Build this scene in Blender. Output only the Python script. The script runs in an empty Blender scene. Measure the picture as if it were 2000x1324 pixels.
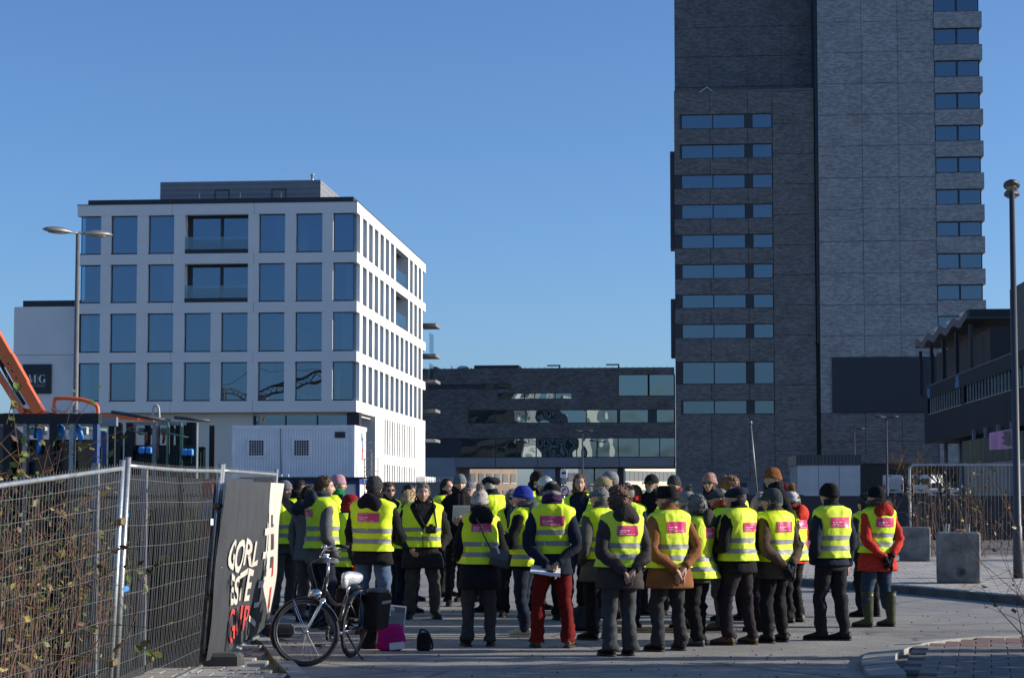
import bpy, math, random
import numpy as np
from mathutils import Vector, Matrix

random.seed(7)
RNG = np.random.default_rng(11)
R = math.radians
scene = bpy.context.scene
COL = scene.collection

# ---------------------------------------------------------------- camera, sky, sun, exposure
F_PX, CAM_H, HORIZON = 3700.0, 1.55, 969.0
PITCH = math.atan(0.062)
SHIFT = (HORIZON - 662.0) - F_PX * math.tan(PITCH)
cam_data = bpy.data.cameras.new('camera')
cam_data.sensor_width = 36.0
cam_data.lens = F_PX / 2000.0 * 36.0
cam_data.shift_y = SHIFT / 2000.0
cam_data.clip_start, cam_data.clip_end = 0.1, 6000.0
cam = bpy.data.objects.new('camera', cam_data)
COL.objects.link(cam)
cam.location = (0, 0, CAM_H)
cam.rotation_euler = (math.pi / 2 + PITCH, 0, 0)
scene.camera = cam

SUN_EL, SUN_B = R(18.5), R(3.0)          # low winter sun from the right, nearly square to the line of sight
world = bpy.data.worlds.new('World')
scene.world = world
world.use_nodes = True
nt = world.node_tree
sky = nt.nodes.new('ShaderNodeTexSky')
sky.sky_type = 'NISHITA'
sky.sun_disc = False
sky.sun_elevation = SUN_EL
sky.sun_rotation = math.pi / 2 - SUN_B
sky.altitude = 0.0
sky.air_density, sky.dust_density, sky.ozone_density = 0.8, 1.0, 6.0
bg = nt.nodes['Background']
bg.inputs['Strength'].default_value = 0.135
nt.links.new(sky.outputs['Color'], bg.inputs['Color'])

sun_data = bpy.data.lights.new('sun', 'SUN')
sun_data.energy = 5.0
sun_data.angle = R(0.53)
sun_data.color = (1.0, 0.93, 0.82)
sun = bpy.data.objects.new('sun', sun_data)
COL.objects.link(sun)
S = Vector((math.cos(SUN_EL) * math.cos(SUN_B), math.cos(SUN_EL) * math.sin(SUN_B), math.sin(SUN_EL)))
sun.rotation_euler = S.to_track_quat('Z', 'Y').to_euler()
sun.location = S * 60

vs = scene.view_settings
vs.view_transform = 'Standard'
vs.look = 'None'
vs.exposure = 0.35
vs.gamma = 1.0
vs.use_curve_mapping = False
scene.cycles.max_bounces = 8
scene.cycles.transparent_max_bounces = 24

# ---------------------------------------------------------------- measuring from the photograph
CP, SP = math.cos(PITCH), math.sin(PITCH)
def ray(u, v):
    cx, cz = (u - 1000.0) / F_PX, (662.0 - v + SHIFT) / F_PX
    return cx, CP - cz * SP, SP + cz * CP
def at(u, v, Y):
    r = ray(u, v); k = Y / r[1]
    return Vector((r[0] * k, Y, CAM_H + r[2] * k))
def gnd(u, v, z=0.0):
    r = ray(u, v); k = (z - CAM_H) / r[2]
    return Vector((r[0] * k, r[1] * k, z))

class Frame:
    """a building's own axes: x along its front, y into the depth, origin on the ground"""
    def __init__(self, u, Y, a):
        o = at(u, HORIZON, Y)
        self.o = Vector((o.x, o.y, 0)); self.a = a
        self.e1 = Vector((math.cos(a), -math.sin(a), 0)); self.e2 = Vector((math.sin(a), math.cos(a), 0))
    def front(self, u, v, yl=0.0):
        r = Vector(ray(u, v)); c = Vector((0, 0, CAM_H)); p = self.o + self.e2 * yl
        k = (p - c).dot(self.e2) / r.dot(self.e2); q = c + r * k
        return (q - self.o).dot(self.e1), q.z
    def side(self, u, v, xl=0.0):
        r = Vector(ray(u, v)); c = Vector((0, 0, CAM_H)); p = self.o + self.e1 * xl
        k = (p - c).dot(self.e1) / r.dot(self.e1); q = c + r * k
        return (q - self.o).dot(self.e2), q.z

# ---------------------------------------------------------------- objects
def tag(o, label=None, cat=None, group=None, kind=None):
    if label: o['label'] = label
    if cat: o['category'] = cat
    if group: o['group'] = group
    if kind: o['kind'] = kind
    return o
def empty(name, loc=(0, 0, 0), rz=0.0, parent=None):
    o = bpy.data.objects.new(name, None)
    o.empty_display_size = 0.2
    COL.objects.link(o); o.location = loc; o.rotation_euler = (0, 0, rz)
    if parent: o.parent = parent
    return o
def link_mesh(name, me, parent=None, loc=None, rot=None):
    o = bpy.data.objects.new(name, me); COL.objects.link(o)
    if parent: o.parent = parent
    if loc is not None: o.location = loc
    if rot is not None: o.rotation_euler = rot
    return o
def copy_tree(o, parent=None):
    c = o.copy(); COL.objects.link(c); c.parent = parent
    for ch in o.children: copy_tree(ch, c)
    return c

def frames_along(P):
    """parallel-transported frames along a path"""
    P = np.asarray(P, float); n = len(P)
    T = np.gradient(P, axis=0); T /= np.linalg.norm(T, axis=1)[:, None] + 1e-12
    up = np.array([0, 0, 1.0]) if abs(T[0][2]) < 0.9 else np.array([0, 1.0, 0])
    N = np.zeros_like(P); B = np.zeros_like(P)
    n0 = np.cross(up, T[0]); n0 /= np.linalg.norm(n0)
    for i in range(n):
        if i: n0 = n0 - T[i] * n0.dot(T[i]); n0 /= np.linalg.norm(n0) + 1e-12
        N[i] = n0; B[i] = np.cross(T[i], n0)
    return T, N, B
def smooth_path(P, n):
    """Catmull-Rom through the points"""
    P = np.asarray(P, float)
    if len(P) == 2: return P[0] + (P[1] - P[0]) * np.linspace(0, 1, n)[:, None]
    Q = np.vstack([2 * P[0] - P[1], P, 2 * P[-1] - P[-2]])
    t = np.linspace(0, len(P) - 1, n); i = np.minimum(t.astype(int), len(P) - 2); f = (t - i)[:, None]
    p0, p1, p2, p3 = Q[i], Q[i + 1], Q[i + 2], Q[i + 3]
    return 0.5 * (2 * p1 + (p2 - p0) * f + (2 * p0 - 5 * p1 + 4 * p2 - p3) * f ** 2 + (3 * p1 - p0 - 3 * p2 + p3) * f ** 3)

class NZ:
    """cheap smooth noise: a sum of randomly directed sines"""
    def __init__(self, seed, freq, octaves=5, aniso=(1, 1, 1)):
        g = np.random.default_rng(seed)
        d = g.normal(size=(octaves * 3, 3)); d /= np.linalg.norm(d, axis=1)[:, None]
        self.k = d * freq * g.uniform(0.5, 1.7, (octaves * 3, 1)) * np.array(aniso)
        self.ph = g.uniform(0, 6.28, octaves * 3); self.n = octaves * 3
    def __call__(self, P):
        return np.sin(np.asarray(P) @ self.k.T + self.ph).sum(1) / math.sqrt(self.n)

class MB:
    """collects shapes that become ONE mesh object"""
    def __init__(self): self.v = []; self.f = []; self.m = []; self.n = 0
    def add(self, V, Fs, m=0):
        V = np.asarray(V, float); self.v.append(V)
        for q in Fs: self.f.append(tuple(int(i) + self.n for i in q)); self.m.append(m)
        self.n += len(V); return self
    def box(self, lo, hi, m=0, rot=None, piv=None):
        (a, b, c), (d, e, g) = lo, hi
        V = np.array([(a, b, c), (d, b, c), (d, e, c), (a, e, c), (a, b, g), (d, b, g), (d, e, g), (a, e, g)], float)
        if rot is not None:
            p = np.array(piv if piv is not None else V.mean(0)); V = (V - p) @ np.array(rot.to_3x3()).T + p
        return self.add(V, [(3, 2, 1, 0), (4, 5, 6, 7), (0, 1, 5, 4), (1, 2, 6, 5), (2, 3, 7, 6), (3, 0, 4, 7)], m)
    def bevbox(self, lo, hi, b=0.01, m=0):
        """box with chamfered vertical and horizontal edges"""
        lo, hi = np.array(lo, float), np.array(hi, float); b = min(b, *(0.45 * (hi - lo)))
        rings = []
        for z, k in ((lo[2], b), (lo[2] + b, 0), (hi[2] - b, 0), (hi[2], b)):
            x0, x1, y0, y1 = lo[0] + k, hi[0] - k, lo[1] + k, hi[1] - k; c = b
            rings.append([(x0 + c, y0, z), (x1 - c, y0, z), (x1, y0 + c, z), (x1, y1 - c, z), (x1 - c, y1, z), (x0 + c, y1, z), (x0, y1 - c, z), (x0, y0 + c, z)])
        return self.loft(np.array(rings), m=m)
    def loft(self, rings, m=0, close=True, cap0=True, cap1=True):
        rings = np.asarray(rings, float); k, n, _ = rings.shape
        Fs = []
        for i in range(k - 1):
            for j in range(n if close else n - 1):
                j2 = (j + 1) % n
                Fs.append((i * n + j, i * n + j2, (i + 1) * n + j2, (i + 1) * n + j))
        if close and cap0: Fs.append(tuple(range(n))[::-1])
        if close and cap1: Fs.append(tuple((k - 1) * n + j for j in range(n)))
        return self.add(rings.reshape(-1, 3), Fs, m)
    def tube(self, P, r, seg=8, m=0, n=None, cap=True, sq=None):
        P = np.asarray(P, float)
        if n: P = smooth_path(P, n)
        r = np.asarray(r, float)
        if r.ndim == 0: r = np.full(len(P), float(r))
        elif len(r) != len(P): r = np.interp(np.linspace(0, 1, len(P)), np.linspace(0, 1, len(r)), r)
        T, N, B = frames_along(P)
        a = np.linspace(0, 2 * math.pi, seg, endpoint=False)
        rings = P[:, None] + r[:, None, None] * (np.cos(a)[None, :, None] * N[:, None] + np.sin(a)[None, :, None] * B[:, None] * (sq or 1.0))
        return self.loft(rings, m=m, cap0=cap, cap1=cap)
    def ell(self, c, r, seg=16, ringn=10, m=0, rot=None, fn=None):
        th = np.linspace(0, math.pi, ringn + 1)[1:-1]; a = np.linspace(0, 2 * math.pi, seg, endpoint=False)
        V = [(0, 0, -1)] + [(math.sin(t) * math.cos(b), math.sin(t) * math.sin(b), -math.cos(t)) for t in th for b in a] + [(0, 0, 1)]
        V = np.array(V) * np.array(r)
        if fn is not None: V = fn(V)
        if rot is not None: V = V @ np.array(rot.to_3x3()).T
        Fs = [(0, 1 + (j + 1) % seg, 1 + j) for j in range(seg)]
        k = ringn - 1
        for i in range(k - 1):
            for j in range(seg):
                j2 = (j + 1) % seg; Fs.append((1 + i * seg + j, 1 + i * seg + j2, 1 + (i + 1) * seg + j2, 1 + (i + 1) * seg + j))
        top = 1 + k * seg
        Fs += [(top, 1 + (k - 1) * seg + j, 1 + (k - 1) * seg + (j + 1) % seg) for j in range(seg)]
        return self.add(V + np.array(c), Fs, m)
    def torus(self, c, R_, r, axis='Y', seg=32, rs=8, m=0, squash=1.0):
        V = []; Fs = []
        for i in range(seg):
            t = 2 * math.pi * i / seg
            for j in range(rs):
                p = 2 * math.pi * j / rs; q = R_ + r * math.cos(p); h = r * math.sin(p) * squash
                x, y, z = q * math.cos(t), h, q * math.sin(t)
                if axis == 'Z': x, y, z = x, z, y
                if axis == 'X': x, y, z = y, x, z
                V.append((x, y, z))
        for i in range(seg):
            for j in range(rs):
                i2, j2 = (i + 1) % seg, (j + 1) % rs
                Fs.append((i * rs + j, i * rs + j2, i2 * rs + j2, i2 * rs + j))
        return self.add(np.array(V) + np.array(c), Fs, m)
    def prism(self, poly, y0, y1, m=0):
        """polygon in x,z extruded along y"""
        n = len(poly); V = [(x, y0, z) for x, z in poly] + [(x, y1, z) for x, z in poly]
        Fs = [tuple(range(n)), tuple(range(2 * n - 1, n - 1, -1))] + [(i, i + n, (i + 1) % n + n, (i + 1) % n) for i in range(n)]
        return self.add(V, Fs, m)
    def sheet(self, poly, z=0.0, m=0):
        return self.add([(x, y, z) for x, y in poly], [tuple(range(len(poly)))], m)
    def verts(self): return np.vstack(self.v)
    def xform(self, Mx):
        A = np.array(Mx.to_3x3()); t = np.array(Mx.to_translation())
        self.v = [V @ A.T + t for V in self.v]; return self
    def mesh(self, name, mats, smooth=False):
        me = bpy.data.meshes.new(name)
        me.from_pydata(self.verts().tolist(), [], self.f)
        for mt in (mats if isinstance(mats, (list, tuple)) else [mats]): me.materials.append(mt)
        me.polygons.foreach_set('material_index', self.m)
        if smooth: me.polygons.foreach_set('use_smooth', [True] * len(self.f))
        me.update(); return me
    def build(self, name, mats, parent=None, smooth=False, loc=None, rot=None):
        return link_mesh(name, self.mesh(name, mats, smooth), parent, loc, rot)

def box_part(name, lo, hi, mat, parent):
    return MB().box(lo, hi).build(name, mat, parent)

# ---------------------------------------------------------------- materials
MATS = {}
def new_mat(name):
    m = bpy.data.materials.new(name); m.use_nodes = True
    return m, m.node_tree, m.node_tree.nodes['Principled BSDF']
def M(name, col, rough=0.7, var=0.18, scale=4.0, bump=0.0, bscale=60.0, metal=0.0, spec=0.5, tint=None, sheen=0.0, stretch=None, coat=0.0):
    """plain surface with uneven tone and fine relief"""
    if name in MATS: return MATS[name]
    m, t, b = new_mat(name); N = t.nodes; L = t.links
    tc = N.new('ShaderNodeTexCoord'); src = tc.outputs['Object']
    if stretch:
        mp = N.new('ShaderNodeMapping'); mp.inputs['Scale'].default_value = stretch; L.new(src, mp.inputs['Vector']); src = mp.outputs['Vector']
    nz = N.new('ShaderNodeTexNoise'); nz.inputs['Scale'].default_value = scale; nz.inputs['Detail'].default_value = 6; nz.inputs['Roughness'].default_value = 0.6
    L.new(src, nz.inputs['Vector'])
    rp = N.new('ShaderNodeMapRange'); rp.inputs[1].default_value = 0.3; rp.inputs[2].default_value = 0.7; rp.inputs[3].default_value = 0; rp.inputs[4].default_value = 1
    L.new(nz.outputs['Fac'], rp.inputs[0])
    mx = N.new('ShaderNodeMix'); mx.data_type = 'RGBA'
    lo = [c * (1 - var) for c in col[:3]]; hi = [min(1, c * (1 + var)) for c in col[:3]]
    if tint: hi = list(tint[:3])
    mx.inputs[6].default_value = (*lo, 1); mx.inputs[7].default_value = (*hi, 1)
    L.new(rp.outputs[0], mx.inputs[0]); L.new(mx.outputs[2], b.inputs['Base Color'])
    b.inputs['Roughness'].default_value = rough; b.inputs['Metallic'].default_value = metal
    b.inputs['Specular IOR Level'].default_value = spec
    if sheen: b.inputs['Sheen Weight'].default_value = sheen
    if coat: b.inputs['Coat Weight'].default_value = coat
    if bump:
        n2 = N.new('ShaderNodeTexNoise'); n2.inputs['Scale'].default_value = bscale; n2.inputs['Detail'].default_value = 4
        L.new(src, n2.inputs['Vector'])
        bp = N.new('ShaderNodeBump'); bp.inputs['Strength'].default_value = bump; bp.inputs['Distance'].default_value = 0.02
        L.new(n2.outputs['Fac'], bp.inputs['Height']); L.new(bp.outputs['Normal'], b.inputs['Normal'])
    MATS[name] = m; return m
def flat(name, col, rough=0.5, metal=0.0, spec=0.5):
    return M(name, col, rough, 0.06, 3.0, 0.0, metal=metal, spec=spec)
def glass_mat(name, refl=0.42, tint=(0.16, 0.2, 0.24), gl=(0.75, 0.82, 0.92), wave=0.0, wscale=0.25, rough=0.0):
    """coated window glass: part mirror, part tinted see-through"""
    if name in MATS: return MATS[name]
    m, t, b = new_mat(name); N = t.nodes; L = t.links; N.remove(b)
    out = N['Material Output']
    g = N.new('ShaderNodeBsdfGlossy'); g.inputs['Color'].default_value = (*gl, 1); g.inputs['Roughness'].default_value = rough
    tr = N.new('ShaderNodeBsdfTransparent'); tr.inputs['Color'].default_value = (*tint, 1)
    lw = N.new('ShaderNodeLayerWeight'); lw.inputs['Blend'].default_value = 0.25
    ad = N.new('ShaderNodeMath'); ad.operation = 'MULTIPLY_ADD'; ad.inputs[1].default_value = 0.5; ad.inputs[2].default_value = refl; ad.use_clamp = True
    L.new(lw.outputs['Fresnel'], ad.inputs[0])
    mx = N.new('ShaderNodeMixShader'); L.new(ad.outputs[0], mx.inputs[0]); L.new(tr.outputs[0], mx.inputs[1]); L.new(g.outputs[0], mx.inputs[2])
    L.new(mx.outputs[0], out.inputs['Surface'])
    if wave:
        tc = N.new('ShaderNodeTexCoord'); nz = N.new('ShaderNodeTexNoise'); nz.inputs['Scale'].default_value = wscale; nz.inputs['Detail'].default_value = 1
        L.new(tc.outputs['Object'], nz.inputs['Vector'])
        bp = N.new('ShaderNodeBump'); bp.inputs['Strength'].default_value = 1.0; bp.inputs['Distance'].default_value = wave
        L.new(nz.outputs['Fac'], bp.inputs['Height']); L.new(bp.outputs['Normal'], g.inputs['Normal'])
    MATS[name] = m; return m
def brick_mat(name, c1, c2, mortar, bw=0.42, bh=0.12, ms=0.012, patch=0.35, axis='XZ', bump=0.3, patchscale=0.35):
    if name in MATS: return MATS[name]
    m, t, b = new_mat(name); N = t.nodes; L = t.links
    tc = N.new('ShaderNodeTexCoord'); sx = N.new('ShaderNodeSeparateXYZ'); cx = N.new('ShaderNodeCombineXYZ')
    L.new(tc.outputs['Object'], sx.inputs[0])
    L.new(sx.outputs[axis[0]], cx.inputs[0]); L.new(sx.outputs[axis[1]], cx.inputs[1])
    br = N.new('ShaderNodeTexBrick'); br.inputs['Scale'].default_value = 1.0
    br.inputs['Brick Width'].default_value = bw; br.inputs['Row Height'].default_value = bh; br.inputs['Mortar Size'].default_value = ms
    br.inputs['Color1'].default_value = (*c1, 1); br.inputs['Color2'].default_value = (*c2, 1); br.inputs['Mortar'].default_value = (*mortar, 1)
    br.inputs['Bias'].default_value = -0.1
    L.new(cx.outputs[0], br.inputs['Vector'])
    nz = N.new('ShaderNodeTexNoise'); nz.inputs['Scale'].default_value = patchscale; nz.inputs['Detail'].default_value = 8; nz.inputs['Roughness'].default_value = 0.75
    L.new(tc.outputs['Object'], nz.inputs['Vector'])
    mr = N.new('ShaderNodeMapRange'); mr.inputs[1].default_value = 0.3; mr.inputs[2].default_value = 0.7; mr.inputs[3].default_value = 1 - patch; mr.inputs[4].default_value = 1 + patch
    L.new(nz.outputs['Fac'], mr.inputs[0])
    ml = N.new('ShaderNodeMix'); ml.data_type = 'RGBA'; ml.blend_type = 'MULTIPLY'; ml.inputs[0].default_value = 1.0
    L.new(br.outputs['Color'], ml.inputs[6]); L.new(mr.outputs[0], ml.inputs[7])
    L.new(ml.outputs[2], b.inputs['Base Color']); b.inputs['Roughness'].default_value = 0.85
    bp = N.new('ShaderNodeBump'); bp.inputs['Strength'].default_value = bump; bp.inputs['Distance'].default_value = 0.02
    L.new(br.outputs['Fac'], bp.inputs['Height']); bp.invert = True; L.new(bp.outputs['Normal'], b.inputs['Normal'])
    MATS[name] = m; return m
def ridged_mat(name, col, pitch=0.25, axis=0, depth=0.03, rough=0.5, metal=0.0, var=0.08):
    """profiled sheet: colour plus fine relief of its ribs"""
    if name in MATS: return MATS[name]
    m = M(name, col, rough, var, 1.5, 0, metal=metal); t = m.node_tree; N = t.nodes; L = t.links; b = N['Principled BSDF']
    tc = N.new('ShaderNodeTexCoord'); sx = N.new('ShaderNodeSeparateXYZ'); L.new(tc.outputs['Object'], sx.inputs[0])
    mu = N.new('ShaderNodeMath'); mu.operation = 'MULTIPLY'; mu.inputs[1].default_value = 2 * math.pi / pitch; L.new(sx.outputs[axis], mu.inputs[0])
    sn = N.new('ShaderNodeMath'); sn.operation = 'SINE'; L.new(mu.outputs[0], sn.inputs[0])
    bp = N.new('ShaderNodeBump'); bp.inputs['Strength'].default_value = 0.7; bp.inputs['Distance'].default_value = depth; L.new(sn.outputs[0], bp.inputs['Height'])
    L.new(bp.outputs['Normal'], b.inputs['Normal']); return m

def text_mesh(body, size, depth=0.0, bold=0.0, shear=0.0, align='CENTER'):
    cu = bpy.data.curves.new('lettering', 'FONT'); cu.body = body; cu.size = size; cu.extrude = depth; cu.offset = bold; cu.shear = shear
    cu.align_x = align; cu.align_y = 'CENTER'; cu.resolution_u = 3
    o = bpy.data.objects.new('lettering', cu); COL.objects.link(o)
    dg = bpy.context.evaluated_depsgraph_get(); me = bpy.data.meshes.new_from_object(o.evaluated_get(dg))
    bpy.data.objects.remove(o); bpy.data.curves.remove(cu); return me
# ================================================================ THE GROUND
def asphalt():
    m, t, b = new_mat('asphalt'); N = t.nodes; L = t.links
    tc = N.new('ShaderNodeTexCoord')
    n1 = N.new('ShaderNodeTexNoise'); n1.inputs['Scale'].default_value = 0.7; n1.inputs['Detail'].default_value = 8; n1.inputs['Roughness'].default_value = 0.65
    n2 = N.new('ShaderNodeTexNoise'); n2.inputs['Scale'].default_value = 55; n2.inputs['Detail'].default_value = 3
    n3 = N.new('ShaderNodeTexNoise'); n3.inputs['Scale'].default_value = 3.1; n3.inputs['Detail'].default_value = 10; n3.inputs['Roughness'].default_value = 0.8
    for n in (n1, n2, n3): L.new(tc.outputs['Object'], n.inputs['Vector'])
    cr = N.new('ShaderNodeValToRGB'); cr.color_ramp.elements[0].position = 0.35; cr.color_ramp.elements[0].color = (0.205, 0.194, 0.178, 1)
    cr.color_ramp.elements[1].position = 0.7; cr.color_ramp.elements[1].color = (0.31, 0.292, 0.268, 1)
    L.new(n1.outputs['Fac'], cr.inputs[0])
    c2 = N.new('ShaderNodeMapRange'); c2.inputs[1].default_value = 0.3; c2.inputs[2].default_value = 0.72; c2.inputs[3].default_value = 0.55; c2.inputs[4].default_value = 1.5; L.new(n2.outputs['Fac'], c2.inputs[0])
    c3 = N.new('ShaderNodeMapRange'); c3.inputs[1].default_value = 0.45; c3.inputs[2].default_value = 0.75; c3.inputs[3].default_value = 1.0; c3.inputs[4].default_value = 1.35; L.new(n3.outputs['Fac'], c3.inputs[0])
    mm = N.new('ShaderNodeMath'); mm.operation = 'MULTIPLY'; L.new(c2.outputs[0], mm.inputs[0]); L.new(c3.outputs[0], mm.inputs[1])
    ml = N.new('ShaderNodeMix'); ml.data_type = 'RGBA'; ml.blend_type = 'MULTIPLY'; ml.inputs[0].default_value = 1.0
    L.new(cr.outputs[0], ml.inputs[6]); L.new(mm.outputs[0], ml.inputs[7]); L.new(ml.outputs[2], b.inputs['Base Color'])
    vo = N.new('ShaderNodeTexVoronoi'); vo.feature = 'DISTANCE_TO_EDGE'; vo.inputs['Scale'].default_value = 0.32
    wn = N.new('ShaderNodeTexNoise'); wn.inputs['Scale'].default_value = 2.5; wn.inputs['Detail'].default_value = 6; L.new(tc.outputs['Object'], wn.inputs['Vector'])
    wm = N.new('ShaderNodeMix'); wm.data_type = 'RGBA'; wm.inputs[0].default_value = 0.12; L.new(tc.outputs['Object'], wm.inputs[6]); L.new(wn.outputs['Color'], wm.inputs[7]); L.new(wm.outputs[2], vo.inputs['Vector'])
    ck = N.new('ShaderNodeMapRange'); ck.inputs[1].default_value = 0.0; ck.inputs[2].default_value = 0.012; ck.inputs[3].default_value = 0.45; ck.inputs[4].default_value = 1.0; L.new(vo.outputs['Distance'], ck.inputs[0])
    st = N.new('ShaderNodeTexNoise'); st.inputs['Scale'].default_value = 0.9; st.inputs['Detail'].default_value = 3; mpp = N.new('ShaderNodeMapping'); mpp.inputs['Scale'].default_value = (.35, 1.6, 1); L.new(tc.outputs['Object'], mpp.inputs['Vector']); L.new(mpp.outputs['Vector'], st.inputs['Vector'])
    sr = N.new('ShaderNodeMapRange'); sr.inputs[1].default_value = 0.58; sr.inputs[2].default_value = 0.66; sr.inputs[3].default_value = 1.0; sr.inputs[4].default_value = 0.72; L.new(st.outputs['Fac'], sr.inputs[0])
    m3 = N.new('ShaderNodeMath'); m3.operation = 'MULTIPLY'; L.new(ck.outputs[0], m3.inputs[0]); L.new(sr.outputs[0], m3.inputs[1])
    m4 = N.new('ShaderNodeMath'); m4.operation = 'MULTIPLY'; L.new(m3.outputs[0], m4.inputs[0]); L.new(mm.outputs[0], m4.inputs[1]); L.new(m4.outputs[0], ml.inputs[7])
    b.inputs['Roughness'].default_value = 0.8; b.inputs['Specular IOR Level'].default_value = 0.35
    bp = N.new('ShaderNodeBump'); bp.inputs['Strength'].default_value = 0.5; bp.inputs['Distance'].default_value = 0.015
    L.new(n2.outputs['Fac'], bp.inputs['Height']); L.new(bp.outputs['Normal'], b.inputs['Normal'])
    return m
ASPH = asphalt()
g = MB().sheet([(-3000, -400), (3000, -400), (3000, 5000), (-3000, 5000)], -0.012)
tag(g.build('ground', M('far_ground', (0.12, 0.115, 0.105), 0.9, 0.3, 0.05)), kind='structure')
g = MB().sheet([(-60, -20), (60, -20), (60, 75), (-60, 75)], 0.0)
tag(g.build('road', ASPH), kind='structure')

CONC = M('concrete', (0.30, 0.295, 0.28), 0.85, 0.25, 3.0, 0.25, 40)
KERB = M('kerb_stone', (0.30, 0.29, 0.26), 0.85, 0.3, 2.5, 0.3, 30)
KERBD = M('kerb_shade_grime', (0.085, 0.08, 0.07), 0.9, 0.4, 3, 0.3, 30)  # for kerb fronts: their shade and grime painted as one darker colour
PAVE = M('grey_paver', (0.40, 0.365, 0.32), 0.85, 0.3, 1.7, 0.3, 40)
PAVED = M('grey_paver_joint', (0.10, 0.095, 0.08), 0.9, 0.35, 6, 0.3, 40)
REDP = M('red_paver', (0.19, 0.115, 0.10), 0.85, 0.3, 2.2, 0.3, 40)

# --- raised pavement on the right, with its kerb of separate stones
K0, K1, K2 = gnd(1560, 1143), gnd(1800, 1162), gnd(2100, 1192)
kp = [Vector((1.0, 46.5, 0)), Vector((2.6, 39.2, 0)), gnd(1500, 1134), K0, K1, K2, gnd(2400, 1226), gnd(2900, 1280)]
kerb_line = smooth_path([(p.x, p.y) for p in kp], 60)
pav = tag(MB().build('pavement', PAVED) if False else empty('pavement', (0, 0, 0)), kind='structure')
m_ = MB(); outer = [(45, kerb_line[-1][1]), (45, 80), (1.0, 80)]
m_.sheet([tuple(p) for p in kerb_line] + outer, 0.128)
m_.build('bedding', PAVED, pav)
seglen = np.linalg.norm(np.diff(kerb_line, axis=0), axis=1); cum = np.concatenate([[0], np.cumsum(seglen)])
def on_line(line, c, s):
    return np.array([np.interp(s, c, line[:, 0]), np.interp(s, c, line[:, 1])])
s_ = 0.0
while s_ < cum[-1] - 1.0:
    a_, b_ = on_line(kerb_line, cum, s_ + 0.006), on_line(kerb_line, cum, s_ + 0.994)
    t_ = (b_ - a_) / np.linalg.norm(b_ - a_); n_ = np.array([-t_[1], t_[0]])
    dz = random.uniform(-0.006, 0.006); w_ = 0.16
    if n_[1] < 0: n_ = -n_
    q = [a_ - n_ * 0.01, b_ - n_ * 0.01, b_ + n_ * w_, a_ + n_ * w_]
    V = [(x, y, -0.01) for x, y in q] + [(x, y, 0.115 + dz) for x, y in q] + [(x, y, 0.138 + dz) for x, y in [q[0] + n_ * 0.02, q[1] + n_ * 0.02, q[2], q[3]]]
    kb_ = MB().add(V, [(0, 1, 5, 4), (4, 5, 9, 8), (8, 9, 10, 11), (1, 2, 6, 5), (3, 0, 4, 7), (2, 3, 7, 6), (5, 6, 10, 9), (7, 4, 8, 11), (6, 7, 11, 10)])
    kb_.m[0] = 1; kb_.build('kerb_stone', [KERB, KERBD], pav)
    s_ += 1.0
# pavers near the kerb: each a slab with a recessed joint
pv = MB(); PVN = 0
def inside(px, py, poly):
    c = False; n = len(poly)
    for i in range(n):
        x1, y1 = poly[i]; x2, y2 = poly[i - 1]
        if (y1 > py) != (y2 > py) and px < (x2 - x1) * (py - y1) / (y2 - y1) + x1: c = not c
    return c
kpoly = [tuple(p) for p in kerb_line] + outer
for r_i in range(60):
    for c_i in range(66):
        x = 1.0 + c_i * 0.30 + (0.15 if r_i % 2 else 0); y = 28.0 + r_i * 0.30
        if x > 15.5 or not inside(x, y, kpoly): continue
        yk = np.interp(x, kerb_line[:, 0], kerb_line[:, 1])
        if y < yk + 0.33: continue
        h = 0.137 + random.uniform(-0.004, 0.004)
        pv.bevbox((x - 0.147, y - 0.147, 0.12), (x + 0.147, y + 0.147, h), 0.006, 0)
tag(pv.build('paver_field', PAVE, pav), kind='stuff')

# --- brick island at the lower right: curved kerb and red pavers
isl = tag(empty('traffic_island'), kind='structure')
i0 = [gnd(1700, 1330), gnd(1682, 1303), gnd(1690, 1287), gnd(1718, 1274), gnd(1770, 1263), gnd(1850, 1254), gnd(1950, 1248), gnd(2060, 1243), gnd(2250, 1237)]
il = smooth_path([(p.x, p.y) for p in i0], 60)
cl = np.concatenate([[0], np.cumsum(np.linalg.norm(np.diff(il, axis=0), axis=1))])
ipoly = [tuple(p) for p in il] + [(12, il[-1][1]), (12, 10), (il[0][0] + 0.3, 10)]
MB().sheet(ipoly, 0.012).build('bedding', M('island_bed', (0.10, 0.098, 0.08), 0.95, 0.4, 8), isl)
s_ = 0.0
while s_ < cl[-1] - 0.5:
    a_, b_ = on_line(il, cl, s_ + 0.008), on_line(il, cl, s_ + 0.492)
    t_ = (b_ - a_) / np.linalg.norm(b_ - a_); n_ = np.array([t_[1], -t_[0]]); w_ = 0.30
    dz = random.uniform(-0.004, 0.004)
    q = [a_, b_, b_ + n_ * w_, a_ + n_ * w_]
    V = [(x, y, 0.0) for x, y in q] + [(x, y, z) for (x, y), z in zip(q, (0.045 + dz, 0.045 + dz, 0.07 + dz, 0.07 + dz))]
    MB().add(V, [(4, 5, 6, 7), (0, 1, 5, 4), (1, 2, 6, 5), (2, 3, 7, 6), (3, 0, 4, 7)]).build('kerb_stone', KERB, isl)
    s_ += 0.5
tile_me = MB().bevbox((-0.147, -0.147, 0), (0.147, 0.147, 0.05), 0.006).mesh('paver', REDP)
tile_me2 = MB().bevbox((-0.147, -0.147, 0), (0.147, 0.147, 0.05), 0.006).mesh('paver', M('grey_red_paver', (0.19, 0.17, 0.155), 0.85, 0.3, 2.2, 0.3, 40))
rot_i = R(-14); cnt = 0
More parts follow.
